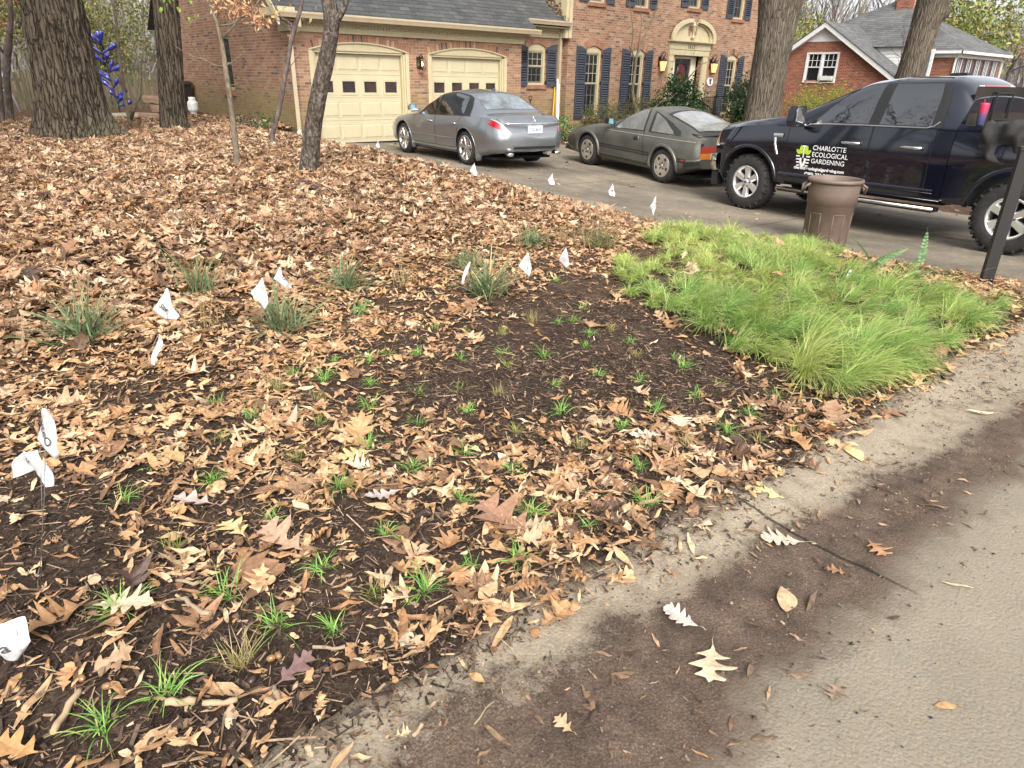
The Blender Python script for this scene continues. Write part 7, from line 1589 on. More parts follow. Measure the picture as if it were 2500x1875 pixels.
# -- leaf shapes: stations (t along the midrib, half width), bent and cupped
OUT = {
 'pin': [(0, .012), (.14, .035), (.20, .09), (.28, .27), (.36, .29), (.34, .12), (.44, .085), (.54, .24), (.66, .37), (.69, .34), (.62, .13), (.70, .10), (.80, .20), (.88, .23), (.83, .09), (.93, .05), (1.0, .0)],
 'white': [(0, .012), (.15, .05), (.27, .20), (.31, .10), (.45, .32), (.48, .13), (.62, .36), (.65, .15), (.80, .26), (.84, .14), (.95, .12), (1.0, .0)],
 'willow': [(0, .008), (.12, .045), (.35, .082), (.6, .078), (.85, .035), (1.0, .0)],
 'oval': [(0, .01), (.12, .12), (.32, .24), (.55, .25), (.8, .13), (1.0, .0)],
 'scrap': [(0, .10), (.2, .2), (.5, .15), (.7, .22), (1.0, .05)]}
def leaf_template(kind, seed, simple_=False):
    g = np.random.default_rng(seed); o = OUT[kind]; n = len(o); t = np.array([a for a, _ in o]); w = np.array([b for _, b in o])
    tm = np.maximum.accumulate(t); asym = 1 + .18 * g.normal(size=(2, n)); V = []
    for i in range(n):
        V.append((0, tm[i], 0)); V.append((w[i] * asym[0, i] + .004, t[i] + .012 * g.normal(), 0)); V.append((-w[i] * asym[1, i] - .004, t[i] + .012 * g.normal(), 0))
    V = np.array(V); V[:, 1] -= .5
    cup = g.uniform(-.5, 1.5); roll = g.uniform(-.35, .6); tw = g.normal() * .5; x, y = V[:, 0].copy(), V[:, 1].copy()
    z = cup * x * x * 1.6 + roll * y * y * .9 + tw * x * y * .9 + .05 * np.sin(y * 9 + g.uniform(0, 6)) + .05 * np.sin(x * 11 + g.uniform(0, 6)) * (abs(x) > .05)
    a = roll * 1.1; V = np.stack([x, y * (1 - .12 * abs(roll)), z], -1)
    F = []
    for i in range(n - 1):
        m0, l0, r0_, m1, l1, r1 = 3 * i, 3 * i + 1, 3 * i + 2, 3 * i + 3, 3 * i + 4, 3 * i + 5
        F += [(m0, l0, l1, m1), (m0, m1, r1, r0_)]
    return V, np.array(F)
def hero_leaf(kind, seed):
    g = np.random.default_rng(seed + 900); sides = []
    base = {'pin': [(0, .012), (.10, .03), (.17, .06), (.24, .17), (.33, .29), (.345, .24), (.35, .11), (.40, .085), (.48, .14), (.58, .28), (.70, .40), (.71, .33), (.655, .15), (.69, .10), (.77, .13), (.88, .25), (.905, .22), (.86, .09), (.92, .055), (1, .0)],
            'white': [(0, .012), (.12, .04), (.22, .10), (.27, .19), (.31, .20), (.33, .12), (.36, .09), (.41, .19), (.48, .31), (.52, .32), (.53, .2), (.53, .10), (.58, .18), (.66, .33), (.71, .34), (.71, .2), (.72, .12), (.77, .17), (.85, .23), (.88, .2), (.88, .12), (.94, .12), (1, .0)]}.get(kind, OUT[kind])
    for s in range(2):
        b = np.array(base); b[:, 1] *= 1 + .16 * g.normal(); b[1:-1] += .012 * g.normal(size=(len(b) - 2, 2)); b[:, 1] = b[:, 1].clip(.0)
        q = []
        for i in range(len(b) - 1):
            p0, p1, p2, p3 = b[max(i - 1, 0)], b[i], b[i + 1], b[min(i + 2, len(b) - 1)]
            for t in (0, .33, .66): q.append(.5 * (2 * p1 + (p2 - p0) * t + (2 * p0 - 5 * p1 + 4 * p2 - p3) * t * t + (3 * p1 - p0 - 3 * p2 + p3) * t ** 3))
        q.append(b[-1]); sides.append(np.array(q))
    n = len(sides[0]); V = []; cu, ro, ph = g.uniform(.0, .9), g.uniform(-.25, .3), g.uniform(0, 6)
    tm = np.maximum.accumulate((sides[0][:, 0] + sides[1][:, 0]) / 2)
    for i in range(n): V += [(0, tm[i]), (max(sides[0][i, 1], .003), sides[0][i, 0]), (-max(sides[1][i, 1], .003), sides[1][i, 0])]
    V = np.array(V); x, y = V[:, 0], V[:, 1] - .5; x = x + .10 * np.sin(y * 2.6 + ph) * .6
    z = cu * V[:, 0] ** 2 * 1.1 + ro * y * y * .8 + .025 * np.sin(y * 8 + ph) + .03 * np.sin(V[:, 0] * 10 + ph)
    F = []
    for i in range(n - 1):
        a = 3 * i; F += [(a, a + 1, a + 4, a + 3), (a, a + 3, a + 5, a + 2)]
    return np.stack([x, y, z], -1), np.array(F)
TPL = {k: [leaf_template(k, 10 * j + i) for i in range(7)] for j, k in enumerate(OUT)}
PAL_L = [(5, (.365, .22, .125)), (5, (.45, .295, .178)), (4, (.28, .158, .088)), (3.4, (.52, .36, .232)), (2.6, (.18, .102, .06)), (1.8, (.58, .44, .30)), (1.6, (.44, .24, .11)), (1.1, (.10, .062, .046)), (.6, (.64, .53, .35))]
PAL_W = [(4, (.45, .26, .128)), (4, (.54, .34, .185)), (3.4, (.35, .19, .09)), (2.4, (.61, .44, .265)), (2, (.20, .112, .062))]
PAL_P = [(3, (.62, .49, .33)), (3, (.53, .39, .25)), (2, (.66, .56, .36)), (2, (.48, .30, .19)), (1, (.44, .32, .28))]
def scatter(name, pts, kinds, size, pal, tilt, g, lift=0., kindp=None):
    """pts (n,3) ground points; one joined mesh of leaves"""
    n = len(pts); ks = list(kinds); which = g.choice(len(ks), n, p=kindp); var = g.integers(0, 7, n); Vs, Fs, Cs = [], [], []; base = 0
    s = size[0] * np.exp(g.normal(size=n) * size[1]); yaw = g.uniform(0, 2 * math.pi, n); ta = np.abs(g.normal(size=n)) * tilt; tb = g.uniform(0, 2 * math.pi, n); cols = pickcol(pal, n, g, .13); flip = np.where(g.random(n) < .35, -1., 1.)
    for a, k in enumerate(ks):
        sc = {'pin': 1.0, 'white': 1.0, 'willow': .95, 'oval': .6, 'scrap': .33}[k]
        for v in range(7):
            id_ = np.nonzero((which == a) & (var == v))[0]
            if not len(id_): continue
            T_, F_ = TPL[k][v]; m = len(T_); P = T_[None] * (s[id_] * sc)[:, None, None]; P = P * np.stack([np.ones(len(id_)), np.ones(len(id_)), flip[id_]], -1)[:, None]
            c, sn = np.cos(yaw[id_])[:, None], np.sin(yaw[id_])[:, None]; X = P[..., 0] * c - P[..., 1] * sn; Y = P[..., 0] * sn + P[..., 1] * c; Zz = P[..., 2]
            ax, ay = np.cos(tb[id_])[:, None], np.sin(tb[id_])[:, None]; ct, st_ = np.cos(ta[id_])[:, None], np.sin(ta[id_])[:, None]
            d = ax * X + ay * Y; X2 = X + ax * d * (ct - 1) - ax * st_ * Zz * 1; Y2 = Y + ay * d * (ct - 1) - ay * st_ * Zz; Z2 = Zz * ct + d * st_
            Q = np.stack([X2, Y2, Z2], -1) + pts[id_][:, None]; Vs.append(Q.reshape(-1, 3)); Fs.append((np.arange(len(id_))[:, None, None] * m + F_[None] + base).reshape(-1, 4)); base += m * len(id_)
            cc = cols[id_][:, None] * (1 + .10 * g.normal(size=(len(id_), m, 1))); Cs.append(cc.reshape(-1, 3))
    me = np_mesh(name, np.concatenate(Vs), [np.concatenate(Fs)], M_LEAF, np.concatenate(Cs).clip(.01, .9))
    return link(name, me)
def line_y(x): return np.interp(x, [-9, -7.4, -5.3, -2.4, 0, 1], [-12.3, -12.0, -11.35, -11.0, -10.9, -11])
def surf(x, y):
    x = np.asarray(x, float); y = np.asarray(y, float); k = road_z(x) + .010 + .03 * ss(-15.75, -15.52, y)
    return np.where(y < -15.46, k, np.where(y < -15.40, np.maximum(k, ground_z(x, y)), ground_z(x, y)))
def mound(x, y):
    """depth of the drift of leaves"""
    far = ss(-.9, .9, y - line_y(x)); return far * (.025 + .07 * vnoise(x, y, .8, 12) + .05 * vnoise(x, y, .33, 13)) * np.clip((edge_x(y) + .1 - x) / 1.6, 0, 1) * (1 - .65 * ss(-6, -1, y))
N0 = 480000
x = GL.uniform(-10.5, 1.0, N0); y = GL.uniform(-15.9, 4.5, N0); dist = np.hypot(x - CAM.x, y - CAM.y)
far = ss(-.8, .7, y - line_y(x)); pat = vnoise(x, y, .55, 21); pat2 = vnoise(x, y, .2, 22)
den = 640 * far + (1 - far) * (430 + 900 * ss(.22, .72, .65 * pat + .35 * pat2))
dk = soft(x, y, DARK_P); den = np.where(dk > 0, den * (1 - dk) + dk * (24 + 120 * (pat2 > .68)), den)
bl = soft(x, y, BL_P); den = den * (1 - .78 * bl)
mid = ss(-5.9, -5.3, x) * (1 - ss(-4.5, -4.2, x)) * (y < -14.95) * (y > -15.62); den = np.maximum(den, 560 * mid * ss(.3, .6, pat))
gr = soft(x, y, GRASS_P, .12); den = den * (1 - .95 * gr); rg = soft(x, y, RIGHT_P, .15); den = np.maximum(den, 520 * rg)
den = den * np.where(x > edge_x(y) + .05, np.clip(1 - (x - edge_x(y) - .05) / .3, 0, 1) ** 2 * .6, 1)
den = den * np.where(y < -15.42, np.clip(1 - (-15.45 - y) / .30, 0, 1) ** 2 * .75, 1)
den = den * np.where(x < -8.8, .6, 1) * np.where((np.hypot(x + 4.84, y + .45) < .62) | (np.hypot(x + 2.76, y - .4) < .27), 0, 1) * (x < np.where(y > -.1, -.05, 9)) * np.clip(1.25 - dist / 40, .5, 1)
keep = GL.random(N0) < den / (N0 / (11.5 * 20.4)) / 1.
keep &= den > 0
for (sx, sy, _c, _s) in SPR: keep &= ~((np.hypot(x - sx, y - sy) < .055) & (GL.random(N0) < .85))
x, y = x[keep], y[keep]; nl = len(x); md_ = mound(x, y); far = ss(-.8, .7, y - line_y(x))
z = surf(x, y) + .006 + GL.random(nl) ** .7 * (.018 + md_ * .9 + .03 * far) + .045 * rg[keep] * GL.random(nl)
P = np.stack([x, y, z], -1)
deep = GL.random(nl) < np.clip(far * 1.05, .035 + .2 * ((x > -5.9) & (x < -4.2) & (y < -14.95)), 1)
lit = scatter('fallen_leaves', P[deep], ['pin', 'white', 'oval', 'willow', 'scrap'], (.118, .28), PAL_L, .42, GL, kindp=[.36, .26, .18, .12, .08])
tag(lit, 'thick drift of brown dead oak leaves covering the upper yard', 'leaf litter', None, 'stuff')
l2 = scatter('dry_leaves', P[~deep], ['pin', 'white', 'oval', 'willow', 'scrap'], (.082, .36), PAL_W, .26, GL, kindp=[.04, .04, .10, .50, .32])
tag(l2, 'thin scatter of narrow dry leaves over the dark planting bed', 'leaf litter', None, 'stuff')
# a few strays on the drive, the lawn side and against the house
xs_ = np.concatenate([GL.uniform(.2, 6.5, 150), GL.uniform(7.3, 13, 900), GL.uniform(6.7, 12, 1500)]); ys_ = np.concatenate([GL.uniform(-13, -.3, 150), GL.uniform(-2.8, -.1, 900), GL.uniform(-12, -2.8, 1500)])
xg = GL.choice(np.nonzero(inpoly(x, y, GRASS_P))[0], 10) if False else None
P2 = np.stack([xs_, ys_, np.where(xs_ < 6.6, drive_z(xs_, ys_) + .008, G(xs_, ys_) + .03)], -1)
st_ = scatter('stray_leaves', P2, ['pin', 'oval', 'willow', 'scrap'], (.11, .3), PAL_L, .3, GL); tag(st_, 'stray brown leaves scattered on the drive and in the bed along the house', 'leaf litter', None, 'stuff')
gx = GL.uniform(-4, 0, 520); gy = GL.uniform(-15.6, -11.8, 520); k = inpoly(gx, gy, GRASS_P) & (vnoise(gx, gy, .5, 41) > .58); gx, gy = gx[k], gy[k]
P3 = np.stack([gx, gy, G(gx, gy) + GL.uniform(.03, .10, len(gx))], -1)
tag(scatter('leaves_in_grass', P3, ['pin', 'oval', 'white'], (.12, .3), PAL_L, .5, GL), 'brown leaves caught in the green grass', 'leaf litter', None, 'stuff')
# leaves lodged in the roof valley
vx = GL.uniform(8.3, 8.95, 260); vy = GL.uniform(.05, 1.3, 260); kk = vx > 8.95 - .22 - .25 * GL.random(260); vx, vy = vx[kk], vy[kk]
tag(scatter('valley_leaves', np.stack([vx, vy, EAVE_Z + .08 + SL * (vy + .35) + GL.random(len(vx)) * .10], -1), ['pin', 'oval'], (.12, .2), PAL_L, .6, GL), 'clump of brown leaves lodged in the roof valley', 'leaf litter', None, 'stuff')

# -- mulch slivers and crumbs
def slivers(name, n, region, Lr, Wr, pal, label):
    g = GL; x = g.uniform(region[0], region[1], n); y = g.uniform(region[2], region[3], n)
    k = (y < line_y(x) + .4) & (x < edge_x(y) - .05) & (~inpoly(x, y, GRASS_P) | (g.random(n) < .15)) & ((vnoise(x, y, .4, 51) > .35) | (g.random(n) < .5)); x, y = x[k], y[k]; n = len(x)
    L = g.uniform(*Lr, n) * np.exp(.35 * g.normal(size=n)); w = L * g.uniform(*Wr, n); h = w * g.uniform(.15, .6, n); a = g.uniform(0, 6.283, n); pt = g.normal(size=n) * .22
    u = np.stack([np.cos(a) * np.cos(pt), np.sin(a) * np.cos(pt), np.sin(pt)], -1); v = np.stack([-np.sin(a), np.cos(a), g.normal(size=n) * .2], -1); wz = np.cross(u, v)
    c = np.stack([x, y, surf(x, y) + .004 + g.random(n) * .012], -1); t0 = g.uniform(.3, 1, n)[:, None]; t1 = g.uniform(.2, 1, n)[:, None]
    U, Vv, Wz = u * L[:, None] / 2, v * w[:, None] / 2, wz * h[:, None] / 2
    Q = np.stack([c - U - Vv * t0 - Wz, c - U + Vv * t0 - Wz, c + U + Vv * t1 - Wz, c + U - Vv * t1 - Wz, c - U - Vv * t0 + Wz, c - U + Vv * t0 + Wz, c + U + Vv * t1 + Wz, c + U - Vv * t1 + Wz], 1).reshape(-1, 3)
    f = np.array([[4, 5, 6, 7], [0, 1, 5, 4], [1, 2, 6, 5], [2, 3, 7, 6], [3, 0, 4, 7]])
    F = (np.arange(n)[:, None, None] * 8 + f[None]).reshape(-1, 4)
    return tag(link(name, np_mesh(name, Q, [F], M_LEAF, np.repeat(pickcol(pal, n, g, .2), 8, 0))), label, 'mulch', None, 'stuff')
PAL_M = [(5, (.035, .024, .018)), (4, (.07, .046, .033)), (3, (.14, .092, .06)), (1.6, (.26, .17, .108)), (1, (.42, .29, .19))]
slivers('mulch_bark', 42000, (-8.6, -3.0, -15.60, -11.4), (.012, .034), (.07, .24), PAL_M, 'shredded brown bark mulch in the planting bed')
slivers('mulch_chips', 16000, (-8.2, -4.0, -15.62, -13.6), (.007, .022), (.15, .5), PAL_M, 'fine wood chips in the foreground bed')
slivers('mulch_straw', 9000, (-8.4, -2.0, -15.62, -12.6), (.018, .06), (.03, .08), [(3, (.30, .20, .125)), (2, (.46, .33, .21)), (2, (.17, .11, .07))], 'thin straw coloured leaf needles and slivers on the bed')
# soil crumbs and grit on the kerb and road
n = 5200; x = GL.uniform(-7.8, -1.2, n); y = -15.46 - np.abs(GL.normal(size=n)) * .42; keep = (y > -17.0) & (GL.random(n) < np.where(vnoise(x, y, .35, 61) > .45, 1, .35)); x, y = x[keep], y[keep]; n = len(x)
r = GL.uniform(.001, .0045, n) * np.exp(.3 * GL.normal(size=n)); o8 = np.array([[1, 0, 0], [-1, 0, 0], [0, 1, 0], [0, -1, 0], [0, 0, 1], [0, 0, -.6]]); f8 = np.array([[0, 2, 4], [2, 1, 4], [1, 3, 4], [3, 0, 4], [2, 0, 5], [1, 2, 5], [3, 1, 5], [0, 3, 5]])
Q = (o8[None] * r[:, None, None] * GL.uniform(.6, 1.4, (n, 6, 1)) + np.stack([x, y, road_z(x) + .012 + r * .3 + .03 * ss(-15.75, -15.52, y)], -1)[:, None]).reshape(-1, 3)
tag(link('soil_crumbs', np_mesh('soil_crumbs', Q, [(np.arange(n)[:, None, None] * 6 + f8[None]).reshape(-1, 3)], M_LEAF, np.repeat(pickcol([(4, (.04, .026, .019)), (3, (.075, .048, .034)), (1, (.2, .15, .1)), (1, (.3, .25, .18))], n, GL), 6, 0))), 'soil crumbs and grit washed over the kerb', 'grit', None, 'stuff')

n = 2600; x = GL.uniform(-7.6, -1.5, n); y = -15.5 - np.abs(GL.normal(size=n)) * .38; k = (y > -16.9) & (vnoise(x, y, .3, 63) > .33); x, y = x[k], y[k]
P4 = np.stack([x, y, road_z(x) + .012 + .03 * ss(-15.75, -15.52, y)], -1)
tag(scatter('road_debris', P4, ['willow', 'scrap'], (.034, .5), [(4, (.13, .085, .055)), (3, (.24, .15, .09)), (2, (.38, .25, .15)), (2, (.07, .045, .03))], .12, GL), 'crumbled bits of leaf and bark washed along the kerb', 'debris', None, 'stuff')
# -- blades
def blades(B, az, lean, bend, L, Wd, cols, tips=None, seg=5, flat=True, g=GL):
    n = len(B); s = np.linspace(0, 1, seg + 1); th = lean[:, None] + bend[:, None] * s[None] ** 1.2; dl = (L / seg)[:, None]
    h = np.concatenate([np.zeros((n, 1)), np.cumsum(np.sin(th[:, :-1]) * dl, 1)], 1); v = np.concatenate([np.zeros((n, 1)), np.cumsum(np.cos(th[:, :-1]) * dl, 1)], 1)
    ca, sa = np.cos(az)[:, None], np.sin(az)[:, None]; wv = Wd[:, None] * (1 - s[None] ** 2.2) * (.55 + .45 * np.minimum(1, s[None] * 5)) * .5 + 2e-4
    c = np.stack([B[:, 0:1] + h * ca, B[:, 1:2] + h * sa, B[:, 2:3] + v], -1); sd_ = np.stack([-sa + 0 * h, ca + 0 * h, 0 * h], -1)
    tw = g.normal(size=(n, 1, 1)) * .35; sd_ = sd_ + np.stack([0 * h, 0 * h, np.ones_like(h)], -1) * tw
    V = np.stack([c - sd_ * wv[..., None], c + sd_ * wv[..., None]], 2).reshape(-1, 3); k = 2 * (seg + 1)
    i = np.arange(n)[:, None, None] * k + (np.arange(seg) * 2)[None, :, None] + np.array([0, 1, 3, 2])[None, None]
    tc = cols if tips is None else tips; cc = cols[:, None] * (1 - s[None, :, None] ** 2) + tc[:, None] * s[None, :, None] ** 2
    return V, i.reshape(-1, 4), np.repeat(cc, 2, 1).reshape(-1, 3)
# soft green sedge lawn: tufts combed in drifts
g = np.random.default_rng(31); tx, ty = [], []
cand = np.stack([g.uniform(-4.1, .6, 5000), g.uniform(-15.6, -11.7, 5000)], -1); cand = cand[inpoly(cand[:, 0], cand[:, 1], GRASS_P)]; pick_ = []
for c in cand:
    if all((c[0] - p[0]) ** 2 + (c[1] - p[1]) ** 2 > .14 ** 2 for p in pick_): pick_.append(c)
tf = np.array(pick_); nt_f = len(tf); per = 210
keepT = vnoise(tf[:, 0], tf[:, 1], .36, 71) > .23; tf = tf[keepT]; nt_f = len(tf)
B = np.repeat(tf, per, 0) + g.normal(size=(nt_f * per, 2)) * .024; n = len(B)
ang = 2 * math.pi * vnoise(tf[:, 0] + 3, tf[:, 1] + 5, 1.1, 72) * 1.4; size = .6 + .8 * vnoise(tf[:, 0], tf[:, 1], .38, 73)
front = ss(-13.0, -14.6, tf[:, 1]); ang = np.where(front > .3, -1.75 + 1.6 * (vnoise(tf[:, 0], tf[:, 1], .6, 75) - .5) + .55 * g.normal(size=nt_f), ang + .8 * g.normal(size=nt_f)); size = size * (1 + .22 * g.normal(size=nt_f)).clip(.5, 1.6)
az = np.repeat(ang, per) + g.normal(size=n) * np.repeat(1.5 - .9 * front, per); lean = g.uniform(.25, 1.15, n); bend = g.uniform(.7, 1.9, n)
Lb = np.repeat(size, per) * g.uniform(.07, .225, n) * np.repeat(.74 + .60 * front, per); hue = np.repeat(vnoise(tf[:, 0], tf[:, 1], .45, 74) + .18 * g.normal(size=nt_f) + .25 * (ty0 := ss(-14.2, -12.4, tf[:, 1])) - .1, per) + g.normal(size=n) * .22
ca = np.array([.225, .44, .105]); cb = np.array([.46, .53, .14]); cd_ = np.array([.58, .50, .26]); hc = hue.clip(0, 1)[:, None]; cols = ca * (1 - hc) + cb * hc; dry = g.random(n) < .13; cols[dry] = cd_; cols *= (1 + .15 * g.normal(size=(n, 1))).clip(.5, 1.5)
zb = G(B[:, 0], B[:, 1]) + .01 + np.repeat(.05 * vnoise(tf[:, 0], tf[:, 1], .5, 77), per)
V, F, Cc = blades(np.stack([B[:, 0], B[:, 1], zb], -1), az, lean, bend, Lb, g.uniform(.0024, .0040, n), cols, cols * .6 + np.array([.40, .42, .14]) * .4, 5, g=g)
V[:, 2] = np.maximum(V[:, 2], np.where(V[:, 1] < -15.5, road_z(V[:, 0]) + .03, G(V[:, 0], V[:, 1])) + .006)
tag(link('grass', np_mesh('grass', V, [F], M_GRASS, Cc)), 'soft bright green fine bladed sedge lawn flopping toward the kerb', 'grass', None, 'stuff')

def plant(name, label, cat, group, x, y, nb, Lr, wr, leanr, bendr, pal, tip, seed, spread=.012, z=None, part='blade'):
    g = np.random.default_rng(seed); B = g.normal(size=(nb, 2)) * spread; z0 = (float(surf(np.array([x]), np.array([y]))[0]) if z is None else z)
    cols = pickcol(pal, nb, g, .14); tp = cols * .7 + np.array(tip) * .3; dd = g.random(nb) < .2; tp[dd] = np.array(tip)
    V, F, Cc = blades(np.stack([B[:, 0], B[:, 1], np.full(nb, -.004)], -1), g.uniform(0, 6.283, nb), g.uniform(*leanr, nb), g.uniform(*bendr, nb), g.uniform(*Lr, nb), g.uniform(*wr, nb), cols, tp, 6, g=g)
    return tag(link(name, np_mesh(name, V, [F], M_GRASS, Cc), None, (x, y, z0)), label, cat, group)
PG = [(4, (.21, .41, .085)), (3, (.28, .48, .11)), (2, (.14, .31, .07)), (.7, (.42, .40, .14))]; PY = [(3, (.30, .34, .08)), (3, (.20, .32, .06)), (2, (.40, .34, .14))]; PT = [(3, (.42, .33, .15)), (2, (.34, .31, .10)), (2, (.24, .27, .08)), (1, (.5, .4, .24))]
SLAB = {0: 'green sedge plug left of the long grey stick in the lower left bed', 1: 'green sedge plug nearest the bottom left corner', 2: 'large green sedge plug just above the bottom left corner plug', 3: 'green sedge plug by the top of the long grey stick', 4: 'large straw coloured sedge tuft beside the acorns, lower left', 5: 'yellow green sedge plug right above the big straw tuft', 6: 'green sedge plug with a long side blade beside a curved stick', 7: 'yellowing sedge plug speared by a brown leaf, left of centre bed', 8: 'dark green plug half hidden by leaves right of the tall printed flag', 11: 'full green sedge plug left of the big oak leaf drift, lower centre', 14: 'green sedge plug with a brown willow leaf across it, near the kerb', 16: 'green sedge plug just above the pine cone', 17: 'green sedge plug beside the drift of big red brown leaves, lower centre', 35: 'dark green sedge plug nearest the kerb in the leaf drift', 31: 'straw coloured tuft right of centre in the dark bed', 59: 'pair sedge plug left below the green grass tip', 55: 'yellow plug at the kerb end of the bed next to the green grass'}
for i, (x, y, c, s) in enumerate(SPR):
    lab = SLAB.get(i, {'g': 'small bright green sedge plug planted in the bed', 'y': 'small yellow green sedge plug planted in the bed', 't': 'small straw coloured fading sedge plug planted in the bed'}[c])
    near = max(.85, 1.15 - .03 * i * 0); L0 = .092 * s * rnd.uniform(.72, 1.2)
    if c == 'g': plant('sedge_plug', lab, 'sedge plug', 'green sedge plugs in the planting bed', x, y, int(rnd.uniform(26, 46) * s), (L0 * .5, L0 * 1.2), (.0026, .0044), (.15, 1.15), (.5, 1.9), PG, (.33, .42, .12), 300 + i)
    elif c == 'y': plant('sedge_plug', lab, 'sedge plug', 'yellowing sedge plugs in the planting bed', x, y, int(34 * s), (L0 * .5, L0 * 1.1), (.0018, .003), (.1, 1.1), (.2, 1.1), PY, (.42, .36, .16), 300 + i)
    else: plant('sedge_plug', lab, 'sedge plug', 'straw coloured sedge plugs in the planting bed', x, y, int(52 * s), (L0 * .5, L0 * 1.15), (.0014, .0024), (.05, 1.0), (.1, .9), PT, (.45, .36, .18), 300 + i)
PS = [(4, (.14, .22, .11)), (3, (.20, .28, .13)), (2, (.10, .17, .08)), (1.3, (.36, .30, .13)), (.9, (.30, .18, .10))]
PD = [(3, (.36, .25, .12)), (3, (.28, .24, .10)), (2, (.16, .21, .07)), (1, (.42, .30, .18))]
for i, (x, y, c, s, lab) in enumerate([(-7.008, -12.253, 'strap', 1.3, 'wide strap leaved clump with some red brown leaves, far left'), (-6.188, -11.791, 'tall', 1.0, 'tall upright strap leaved clump with long blades, second from the left'), (-5.976, -12.686, 'strap', 1.1, 'strap leaved clump behind the hanging white flag, middle left'), (-5.261, -12.139, 'strap', 1.1, 'strap leaved clump behind and right of the middle flags'), (-4.414, -12.817, 'strap', 1.35, 'largest strap leaved clump, left of two white flags at the bed centre'), (-3.1, -11.831, 'strap', 0.9, 'small strap leaved clump far back, left of the dry straw clump'), (-2.517, -12.176, 'dry', 1.1, 'mixed dry straw and green clump nearest the green grass'), (-4.842, -12.284, 'dryt', 0.8, 'small tuft of dry stalks between two strap clumps'), (-6.363, -12.428, 'dryt', 0.9, 'dry upright stalks right of the left white flag'), (-4.103, -12.141, 'strap', 0.8, 'small green clump just behind the largest strap clump'), (-2.649, -11.816, 'dryt', 0.8, 'sparse dry tuft behind the small far strap clump')]):
    if c == 'strap': plant('strap_leaved_clump', lab, 'plant clump', 'strap leaved clumps between the flags', x, y, int(105 * s), (.15 * s, .36 * s), (.008, .0135), (.15, 1.2), (.25, 1.1), PS, (.34, .28, .14), 500 + i, .05)
    elif c == 'tall': plant('strap_leaved_clump', lab, 'plant clump', 'strap leaved clumps between the flags', x, y, 70, (.18, .46), (.007, .011), (.02, .75), (.05, .9), PS, (.36, .33, .12), 500 + i, .04)
    elif c == 'dry': plant('dry_clump', lab, 'plant clump', None, x, y, 190, (.16, .36), (.004, .009), (.1, 1.1), (.2, 1.1), PD + [(3, (.10, .17, .085))], (.42, .32, .18), 500 + i, .09)
    else: plant('dry_stalks', lab, 'plant clump', None, x, y, 46, (.12, .30), (.0015, .0035), (.02, .6), (.05, .5), PD, (.44, .32, .18), 500 + i, .05)
# faint green seedlings along the far edge of the drive
for i in range(26):
    x = -1.9 + i * .07 + rnd.uniform(-.25, .25); y = -11.7 + i * .085 + rnd.uniform(-.35, .25)
    if i % 2 == 0 and x < -.05: plant('low_weed', 'little green weeds in the leaves along the drive edge', 'weed', 'green weeds along the drive edge', min(x, -.1), y, 16, (.03, .07), (.004, .008), (.3, 1.3), (.1, .8), [(2, (.16, .27, .06)), (1, (.24, .3, .08))], (.3, .32, .1), 700 + i, .04)

# -- ferns and shoots by the post
def frond(mb, p, az, L, lean, bend, n, wmax, cols, g):
    s = np.linspace(0, 1, n + 1); th = lean + bend * s; pts = [Vector(p)]
    for i in range(n): pts.append(pts[-1] + Vector((math.sin(th[i]) * math.cos(az), math.sin(th[i]) * math.sin(az), math.cos(th[i]))) * L / n)
    mb.cur = (.16, .15, .06); mb.tube(pts, list(np.linspace(.004, .001, n + 1)), 4); side = Vector((-math.sin(az), math.cos(az), 0))
    for i in range(int(n * .18), n):
        f = i / n; w = wmax * math.sin(math.pi * min(1, (f * .95 + .12))) ** .8; d = (pts[i + 1] - pts[i]).normalized()
        for sg in (-1, 1):
            mb.cur = cols[g.randrange(len(cols))]; t = (side * sg + d * .45).normalized(); up = d.cross(t).normalized(); b = d * L / n * .46; dr = -Vector((0, 0, w * .18))
            a0 = pts[i]; mb.add([a0 - b * .6, a0 + t * w * .55 - b + up * .004, a0 + t * w + dr, a0 + t * w * .55 + b + up * .004, a0 + b * .6], [(0, 1, 2, 3, 4)])
FC = [(.15, .30, .12), (.19, .35, .14), (.24, .38, .15), (.11, .23, .09)]; FD = [(.07, .15, .04), (.10, .19, .05), (.13, .2, .06)]
gf = random.Random(5)
def fern(x, y, specs, cols, label, wmax=.07, n=18):
    o = empty('fern', (x, y, g1(x, y) + .03), 0, None, label, 'fern')
    for (az, L, lean, bend) in specs:
        m = MB(); frond(m, (0, 0, 0), az, L, lean, bend, n, wmax, cols, gf); m.build('frond', M_GREEN, o)
    return o
fern(-.45, -14.0, [(2.3, .42, .35, .75), (-.5, .46, .75, .75), (-.2, .34, .9, .6), (3.6, .3, .8, .7)], FC, 'pale green fern with arching fronds at the back of the green grass', .075)
fern(-.55, -14.42, [(.4, .26, .7, .5), (-1.0, .26, .8, .5), (2.4, .24, .7, .6), (3.6, .22, .9, .5)], FD, 'dark green fern low in the leaves, left of the black post', .05, 16)
fern(.0, -14.28, [(1.0, .44, .02, .12)], FC, 'single upright green fern shoot in front of the truck rear wheel', .055, 13)
for i, (x, y, lab) in enumerate([(.05, -14.1, 'small leafy weed at the drive edge left of the upright fern shoot'), (-.95, -14.15, 'pale broad leaved weed in the leaves beside the pale fern'), (.12, -14.55, 'dark small weed between the black post and the drive')]):
    plant('leafy_weed', lab, 'weed', None, x, y, 22, (.05, .12), (.015, .028), (.4, 1.3), (.1, .7), [(2, (.09, .17, .05)), (1, (.16, .24, .09))], (.2, .26, .1), 800 + i, .05)
